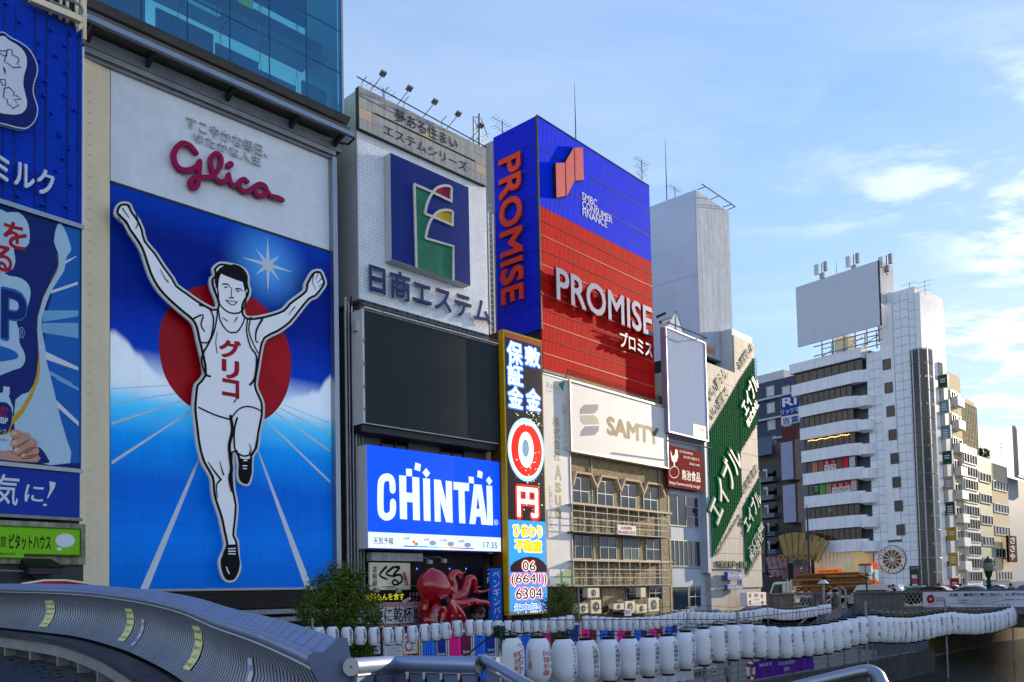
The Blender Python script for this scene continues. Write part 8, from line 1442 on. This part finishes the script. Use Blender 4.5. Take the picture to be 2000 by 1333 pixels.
# railing, purple banner, lifebuoy at the quay
YR = -14.2; RL = Thing('quay_railing', 'grey post and rail fence along the quay under the large lanterns', 'railing', F1, (0, YR, GZ)); x = 3.0
while x < 46:
    RL.box('post', m_galv, x - .05, x + .05, YR - .05, YR + .05, GZ, GZ + 1.15); x += 2.0
for k in range(4): RL.tube('rail', m_galv, [(2, YR - .06, GZ + .35 + .25 * k), (46, YR - .06, GZ + .35 + .25 * k)], .028 if k < 3 else .045)
def clothbanner(name, label, m, y, uL, vT, vB, uR, amp=.05):
    a, b, c, d = rect(F1, y, uL, vT, vB, uR); Bn = Thing(name, label, 'banner', F1, (a, y, c)); nx = 40; vs = [(a + (b - a) * i / nx, y + amp * math.sin(i * .9 + j * .4) + amp * .6 * math.sin(i * 2.3), c + (d - c) * j / 5 - (.05 * math.sin(i * .8) if j == 5 else 0)) for j in range(6) for i in range(nx + 1)]
    Bn.mesh('cloth', m, vs, [(j * 41 + i, j * 41 + i + 1, j * 41 + i + 42, j * 41 + i + 41) for j in range(5) for i in range(nx)], smooth=True); Bn.r = (a, b, c, d); return Bn
B_ = clothbanner('purple_banner', 'purple cloth banner with white 2022 lettering tied to the quay railing', mat('purple_cloth', (88, 36, 150), .6, vary=.3, scale=2), YR - .15, 1470, 1292, 1328, 1587); a, b, c, d = B_.r
B_.text('2022', m_white, ('F', YR - .22), a + .4, a + 1.6, c + .55, d - .15, off=.02, bold=.01); B_.text('平和な街道頓堀へ', m_white, ('F', YR - .22), a + 2.2, b - 2, c + .45, d - .2, off=.02, slant=.2); B_.text('心斎橋・道頓堀', m_white, ('F', YR - .22), a + 3.4, b - 3.2, c + .15, c + .35, off=.02)
B_ = clothbanner('white_banner', 'white crumpled cloth banner with red characters at the bottom edge', mat('white_cloth', (214, 214, 222), .7, vary=.05), YR - .2, 1240, 1303, 1345, 1350, .08); a, b, c, d = B_.r; B_.text('道頓堀川を水都に', m_red, ('F', YR - .32), a + 1.0, b - .3, c + .4, d - .35, off=.02, bold=.03)
s_, z_ = F1.onY(1464, 1311, YR - .2); LBY = Thing('lifebuoy', 'white and orange lifebuoy hung on the quay railing beside the purple banner', 'lifebuoy', F1, (s_, YR - .2, z_)); ring = [(s_ + .27 * math.cos(q), YR - .25, z_ + .36 * math.sin(q)) for q in [2 * math.pi * k / 24 for k in range(25)]]; LBY.tube('ring', m_white, ring, .075)
for k in (2, 8, 14, 20): LBY.tube('red_band', m_red_p, ring[k:k + 3], .08)
LW = Thing('floor_letter_board', 'low slatted board with large dark characters behind the quay railing', 'sign', F1, (F1.onY(1352, 1310, -11)[0], -11, GZ)); a, b, c, d = rect(F1, -11, 1352, 1304, 1335, 1400); LW.box('board', m_crm, a, b, -11, -10.9, c, d); LW.text('道頓堀リバー', m_ink, ('F', -11), a + .1, b - .1, c + .1, d - .1, off=.01, bold=.02)
BX_ = Thing('control_box', 'grey control box on a post of the quay railing', 'box', F1, (F1.onY(1421, 1310, -14.5)[0], -14.5, GZ)); q_ = F1.onY(1421, 1308, -14.5); BX_.box('box', m_galv, q_[0] - .12, q_[0] + .15, -14.6, -14.4, q_[1] - .3, q_[1] + .1); BX_.box('stand', m_steel, q_[0] - .04, q_[0] + .04, -14.5, -14.45, GZ, q_[1] - .3)
# ================================================================ foreground bridge rail with curved slatted wall
m_rail = mat('satin_steel_rail', (142, 156, 188), 0.34, 0.5, vary=0.08, scale=4); m_slat = mat('perforated_slat', (112, 116, 124), 0.45, 0.45, vary=0.12, scale=3); m_cop = mat('grey_metal_coping', (132, 146, 182), 0.5, 0.3, vary=0.08); m_plate = mat('end_plate_grey', (104, 116, 142), 0.5, 0.2, vary=0.08)
perf_mat('perforated_slat_holes', (158, 164, 178), 'xz', 0.045, 0.14, dark=0.6, rough=0.45, metal=0.45); m_sl2 = MATS['perforated_slat_holes']
key = [(-70, 1150, 24.5), (0, 1151.6, 22), (80, 1153, 20), (160, 1156.5, 18.4), (240, 1165, 16), (300, 1175, 13.9), (360, 1190, 12), (420, 1214, 10), (500, 1240, 8.2), (580, 1273, 6.9), (614, 1290, 6.45)]
pth = smooth([tuple(at(u, v, d_)) for u, v, d_ in key], 10); P3_ = [Vector(p) for p in pth]
# resample evenly
def resample(P, step):
    o = [P[0]]; acc = 0
    for a, b in zip(P[:-1], P[1:]):
        l = (b - a).length; t_ = step - acc
        while t_ <= l: o.append(a + (b - a) * (t_ / l)); t_ += step
        acc = (acc + l) % step
    return o
P3_ = resample(P3_, 0.137); NP = len(P3_)
def tan_(i): a, b = P3_[max(0, i - 2)], P3_[min(NP - 1, i + 2)]; t_ = (b - a); t_.z = 0; return t_.normalized()
OUT = [Vector((-tan_(i).y, tan_(i).x, 0)) for i in range(NP)]
if OUT[0].dot(P3_[0]) < 0: OUT = [-o for o in OUT]        # outward = away from the camera side
RW = Thing('curved_bridge_rail', 'curved steel bridge rail with slatted wall and bench along the bottom left', 'railing', W, tuple(P3_[NP // 2]))
RW.tube('top_rail', m_rail, P3_, 0.055, n=14)
def ring_(i, pr): return [P3_[i] + OUT[i] * a + Vector((0, 0, b)) for a, b in pr]
UPZ = Vector((0, 0, 1))
slat = [(0.02, -0.05), (0.12, -0.16), (0.20, -0.32), (0.22, -0.5), (0.17, -0.68), (0.06, -0.84), (-0.08, -0.97)]
for i in range(NP - 1):
    t_ = (P3_[i + 1] - P3_[i]).normalized()
    v = []
    for a, b in slat:
        for e, j in ((0.02, i), (-0.02, i + 1)): v.append(P3_[j] + t_ * e + OUT[j] * a + UPZ * b)
    RW.mesh('wall_slat', m_sl2 if True else m_slat, v, [(2 * k, 2 * k + 1, 2 * k + 3, 2 * k + 2) for k in range(len(slat) - 1)], smooth=True)
for i in range(0, NP - 1, 2):
    cs = [(0.05, 0.03), (0.08, 0.06), (0.19, 0.15), (0.235, 0.13), (0.1, -0.03)]; j = min(NP - 1, i + 2); e = 0.02 if P3_[i].y < 15 else 0.0; t_ = (P3_[j] - P3_[i]).normalized() * e
    v = [p + t_ for p in ring_(i, cs)] + [p - t_ for p in ring_(j, cs)]; RW.mesh('coping_plate', m_cop, v, [(0, 1, 2, 3, 4), (9, 8, 7, 6, 5)] + [(k, (k + 1) % 5, 5 + (k + 1) % 5, 5 + k) for k in range(5)])
RW.mesh('light_strip', m_pale, *sweep(P3_, lambda i: ring_(i, [(-0.03, -0.055), (-0.01, -0.06), (-0.01, -0.075), (-0.03, -0.07)])))
RW.mesh('back_wall', m_black, *sweep(P3_, lambda i: ring_(i, [(0.24, -0.08), (0.28, -0.08), (0.28, -1.65), (0.24, -1.65)])))
# bench below
m_bseat = mat('dark_bench_stone', (52, 56, 66), 0.35, vary=0.2, scale=4); m_bside = mat('pale_bench_side', (140, 142, 144), 0.8, vary=0.15, streak=0.2)
bprof = [(-0.12, -1.02), (-0.50, -1.02), (-0.54, -1.05), (-0.54, -1.12), (-0.12, -1.12)]; step_ = 9
for i in range(0, NP - 1, step_):
    j = min(NP - 1, i + step_); ring = list(range(i, j + 1)); t_ = (P3_[j] - P3_[i]).normalized() * .012
    v, f = sweep(ring, lambda q: [p + (t_ if q == 0 else -t_ if q == len(ring) - 1 else Vector()) for p in ring_(ring[q], bprof)]); RW.mesh('bench_slab', m_bseat, v, f)
for i in range(0, NP - 1, step_ * 2):
    j = min(NP - 1, i + step_ * 2); ring = list(range(i, j + 1)); v, f = sweep(ring, lambda q: ring_(ring[q], [(-0.45, -1.125), (-0.45, -1.38), (-0.38, -1.38), (-0.38, -1.125)])); RW.mesh('bench_side', m_bside, v, f)
RW.mesh('bench_base', m_conc_d, *sweep(P3_, lambda i: ring_(i, [(-0.2, -1.13), (-0.2, -1.62), (0.1, -1.62), (0.1, -1.13)])))
for i in range(4, NP, 12): q = ring_(i, [(-0.44, -1.385), (-0.2, -1.385), (-0.2, -1.58), (-0.44, -1.58)]); t_ = tan_(i) * .04; RW.mesh('bench_bracket', m_bside, [p + t_ for p in q] + [p - t_ for p in q], [(0, 1, 2, 3), (7, 6, 5, 4), (0, 1, 5, 4), (1, 2, 6, 5), (2, 3, 7, 6), (3, 0, 4, 7)])
E_ = NP - 1; t_ = tan_(E_); pl = [(-0.06, 0.0), (-0.045, 0.045), (0.0, 0.062), (0.07, 0.06), (0.19, 0.17), (0.25, 0.16), (0.46, -1.1), (0.05, -1.2), (0.14, -0.6), (0.1, -0.3), (-0.03, -0.06)]
v = ring_(E_, pl); RW.mesh('end_plate', m_plate, [p + t_ * 0.0 for p in v] + [p + t_ * .035 for p in v], [tuple(range(11)), tuple(range(21, 10, -1))] + [(k, (k + 1) % 11, 11 + (k + 1) % 11, 11 + k) for k in range(11)])
# paper notices taped on the slats
def notice(u, label, base, lines, hgt=(-.25, -.86), wdt=.26):
    i = min(range(NP), key=lambda k: abs((P3_[k].dot(_r) / P3_[k].dot(_f)) * FPX + 1000 - u)); Nn = Thing('taped_notice', label, 'notice', W, tuple(P3_[i]), group='notices taped on the bridge rail')
    def sp(a, z, o): # along, height, offset
        k = 0
        while k < len(slat) - 2 and slat[k + 1][1] > z: k += 1
        s0_, s1_ = slat[k], slat[k + 1]; q = (z - s0_[1]) / (s1_[1] - s0_[1]); x = s0_[0] + (s1_[0] - s0_[0]) * q; return P3_[i] + tan_(i) * a + OUT[i] * (x - o) + UPZ * z
    zs_ = [hgt[0] + (hgt[1] - hgt[0]) * k / 8 for k in range(9)]; vs = [sp(a, z, .012) for z in zs_ for a in (-wdt, wdt)]; Nn.mesh('sheet', base, vs, [(2 * k, 2 * k + 1, 2 * k + 3, 2 * k + 2) for k in range(8)])
    h = (hgt[0] - hgt[1]) / (len(lines) + .3)
    for j, (tx, m_) in enumerate(lines):
        z1_ = hgt[0] - .05 - j * h; Nn.text(tx, m_, ('F', 0), -wdt * .8, wdt * .8, z1_ - h * .5, z1_ - h * .1, off=.005, fn=lambda a, b, o: sp(a, b, .012 + o), bold=.01)
m_yn = mat('yellow_notice_paper', (226, 226, 160), .6, vary=.08); m_wn = mat('pale_notice_paper', (200, 206, 220), .5, vary=.08)
yl = [('路上喫煙', m_red), ('Smoking', m_ink), ('禁止です', m_ink), ('大阪市', m_ink), ('ポイ捨て', m_ink)]
notice(80, 'yellow notice sheet taped on the slats, leftmost of three', m_yn, yl); notice(233, 'middle yellow notice sheet taped on the slats beside a pale sheet', m_yn, yl); notice(256, 'small pale notice with pink and blue print beside the middle yellow sheet', m_wn, [('注意', m_red), ('NO', m_mag), ('禁煙', m_pbl)], (-.4, -.88), .1); notice(358, 'narrow yellow notice sheet, rightmost of the three yellow ones', m_yn, yl); notice(454, 'pale notice with red ring at the bottom of the picture', m_wn, [('水', m_pbl), ('の', m_red), ('都', m_ink)], (-.35, -.95), .1)
# bridge paving (individual pavers near the camera)
m_pvr = mat('dark_blue_paver', (58, 64, 80), .6, vary=.3, scale=6)
zp = lambda x, y: P3_[min(NP - 1, max(0, min(range(NP), key=lambda k: abs(P3_[k].y - y))))].z - 1.58
me = bpy.data.meshes.new('bridge_ramp'); ys = [4, 6.5, 9, 12, 15, 18, 21, 24]; me.from_pydata([(x, y, zp(0, y) - .02) for y in ys for x in (-22, 0.5)], [], [(2 * k, 2 * k + 1, 2 * k + 3, 2 * k + 2) for k in range(len(ys) - 1)]); me.materials.append(m_conc_d)
# keep the ramp inside the rail: clip its right edge to the rail line
for k, y in enumerate(ys):
    j = min(range(NP), key=lambda q: abs(P3_[q].y - y)); me.vertices[2 * k + 1].co.x = P3_[j].x + OUT[j].x * .05
ramp = newobj('bridge_ramp', me); ramp['kind'] = 'structure'
pvm = unit_box(m_pvr); cntp = 0
for r_ in range(60):
    y = 12.2 + r_ * .16
    for c_ in range(22):
        x0 = -12.6 + c_ * .62 + (.31 if r_ % 2 else 0); j = min(range(NP), key=lambda q: abs(P3_[q].y - y)); u_ = x0 / y * 1650 + 1000; lim = P3_[j].x - .8
        if x0 + .6 > lim or u_ < -30 or cntp >= 300: continue
        o = newobj('paver', pvm, ramp); o.location = (x0 + .3, y, zp(0, y) - .015 + random.uniform(0, .003)); o.scale = (.6, .15, .03); o.rotation_euler = (math.atan2(zp(0, y + 1) - zp(0, y - 1), 2), 0, 0); cntp += 1
# ---------------------------------------------------------------- middle and right foreground rails
def fp(u, v, d): return at(u, v, d)
MR = Thing('steel_tube_rail', 'thick steel tube rail with hanging panels in the bottom middle', 'railing', W, tuple(fp(768, 1300, 7)))
A_, B_2, C_ = fp(687, 1303, 6.45), fp(768, 1296, 7.15), fp(936, 1299, 6.6)
for p, q in ((A_, B_2), (B_2, C_)): MR.tube('tube_rail', m_rail, [p, q], .066, n=20)
MR.tube('elbow', m_rail, [B_2 + (A_ - B_2).normalized() * .07, B_2, B_2 + (C_ - B_2).normalized() * .07], .0675, n=20)
for p, d_ in ((A_, (A_ - B_2).normalized()), (C_, (C_ - B_2).normalized())): MR.tube('end_cap', m_alu, [p, p + d_ * .012], .069, n=24); MR.tube('cap_screw', m_steel, [p + d_ * .012, p + d_ * .016], .008)
for P, Q, n_ in ((A_, B_2, 2), (B_2, C_, 5)):
    d_ = (Q - P); l = d_.length; d_.normalize(); nrm_ = Vector((d_.y, -d_.x, 0)).normalized()
    if nrm_.dot(P) > 0: nrm_ = -nrm_
    for k in range(n_):
        a = P + d_ * (l * (k + .12) / n_) + nrm_ * .02; b = P + d_ * (l * (k + .9) / n_) + nrm_ * .02; dn = Vector((0, 0, -.07))
        q = [a + dn, b + dn, b + dn - d_ * .01 - UPZ * .22, b + dn - d_ * .05 - UPZ * .62, a + dn + d_ * .05 - UPZ * .62, a + dn + d_ * .01 - UPZ * .22]; MR.mesh('hanging_panel', m_plate, q + [p + nrm_ * -.03 for p in q], [(0, 1, 2, 3, 4, 5), (11, 10, 9, 8, 7, 6)] + [(i, (i + 1) % 6, 6 + (i + 1) % 6, 6 + i) for i in range(6)]); MR.tube('panel_lip', m_alu, [a + dn, b + dn], .012, n=6)
MR.mesh('back_plate', m_black, [C_ + Vector((0, .12, -.1)), B_2 + Vector((0, .12, -.1)), A_ + Vector((0.02, .12, -.1)), A_ + Vector((0.02, .12, -.9)), B_2 + Vector((0, .12, -.9)), C_ + Vector((0, .12, -.9))], [(0, 1, 4, 5), (1, 2, 3, 4)])
MR.mesh('end_post', m_plate, *(lambda q: (q + [p + Vector((.03, .12, 0)) for p in q], [(0, 1, 2, 3), (7, 6, 5, 4), (0, 1, 5, 4), (1, 2, 6, 5), (2, 3, 7, 6), (3, 0, 4, 7)]))([C_ + Vector((.06, .0, .06)), C_ + Vector((.13, 0, .05)), C_ + Vector((.15, 0, -.9)), C_ + Vector((.02, 0, -.9))]))
DR = Thing('sloping_rail', 'thin steel rail sloping down to the right below the nearest large lantern', 'railing', W, tuple(fp(960, 1290, 6.6))); p0, p1 = fp(944, 1287, 6.62), fp(1046, 1345, 5.6); DR.tube('tube_rail', m_rail, [p0 - Vector((.04, 0, 0)), p0, p1], .034, n=14)
for k in range(3): a = p0 + (p1 - p0) * (.12 + k * .3) - UPZ * .06; b = p0 + (p1 - p0) * (.36 + k * .3) - UPZ * .06; DR.mesh('hanging_panel', m_plate, [a, b, b - UPZ * .6, a - UPZ * .6], [(0, 1, 2, 3)]); DR.tube('panel_lip', m_alu, [a, b], .01, n=6)
RR = Thing('curved_tube_rail', 'brushed steel tube rail curving down in the bottom right corner', 'railing', W, tuple(fp(1650, 1325, 6.3))); q = smooth([tuple(fp(u, v, d_)) for u, v, d_ in ((1500, 1356, 6.9), (1560, 1341, 6.75), (1630, 1324, 6.6), (1690, 1311, 6.5), (1712, 1318, 6.4), (1722, 1336, 6.3), (1738, 1370, 6.1))], 5); RR.tube('tube_rail', mat('bright_brushed_steel', (150, 156, 164), .34, .85, vary=.06, scale=5), q, .05, n=18)
STP = Thing('wooden_steps', 'brown wooden plank steps glimpsed between the hanging panels', 'steps', W, tuple(fp(764, 1320, 14)))
for k in range(4): c = fp(764, 1300 + k * 13, 14 - k * .3); STP.box('plank', m_wood, c.x - 1.2, c.x + 1.2, c.y - .2, c.y + .2, c.z - .04, c.z)

PL = Thing('power_lines', 'sagging overhead power lines between the balcony block and the white corner tower', 'power lines', F4, (F4.onY(1512, 1035, -9)[0], -9, 0))
for k in range(4): PL.tube('wire', m_steel, [(lambda h: (h[0], -9, h[1]))(F4.onY(u, v + k * 4.5, -9)) for u, v in ((1490, 1030), (1520, 1029), (1545, 1034), (1568, 1041))], 0.045, n=4)
PL.tube('pole', m_steel, [(lambda h: (h[0], -9, h[1]))(F4.onY(u, v, -9)) for u, v in ((1497, 1140), (1495, 1022))], 0.2)
bpy.data.objects.remove(_to)
bpy.data.curves.remove(_tc)
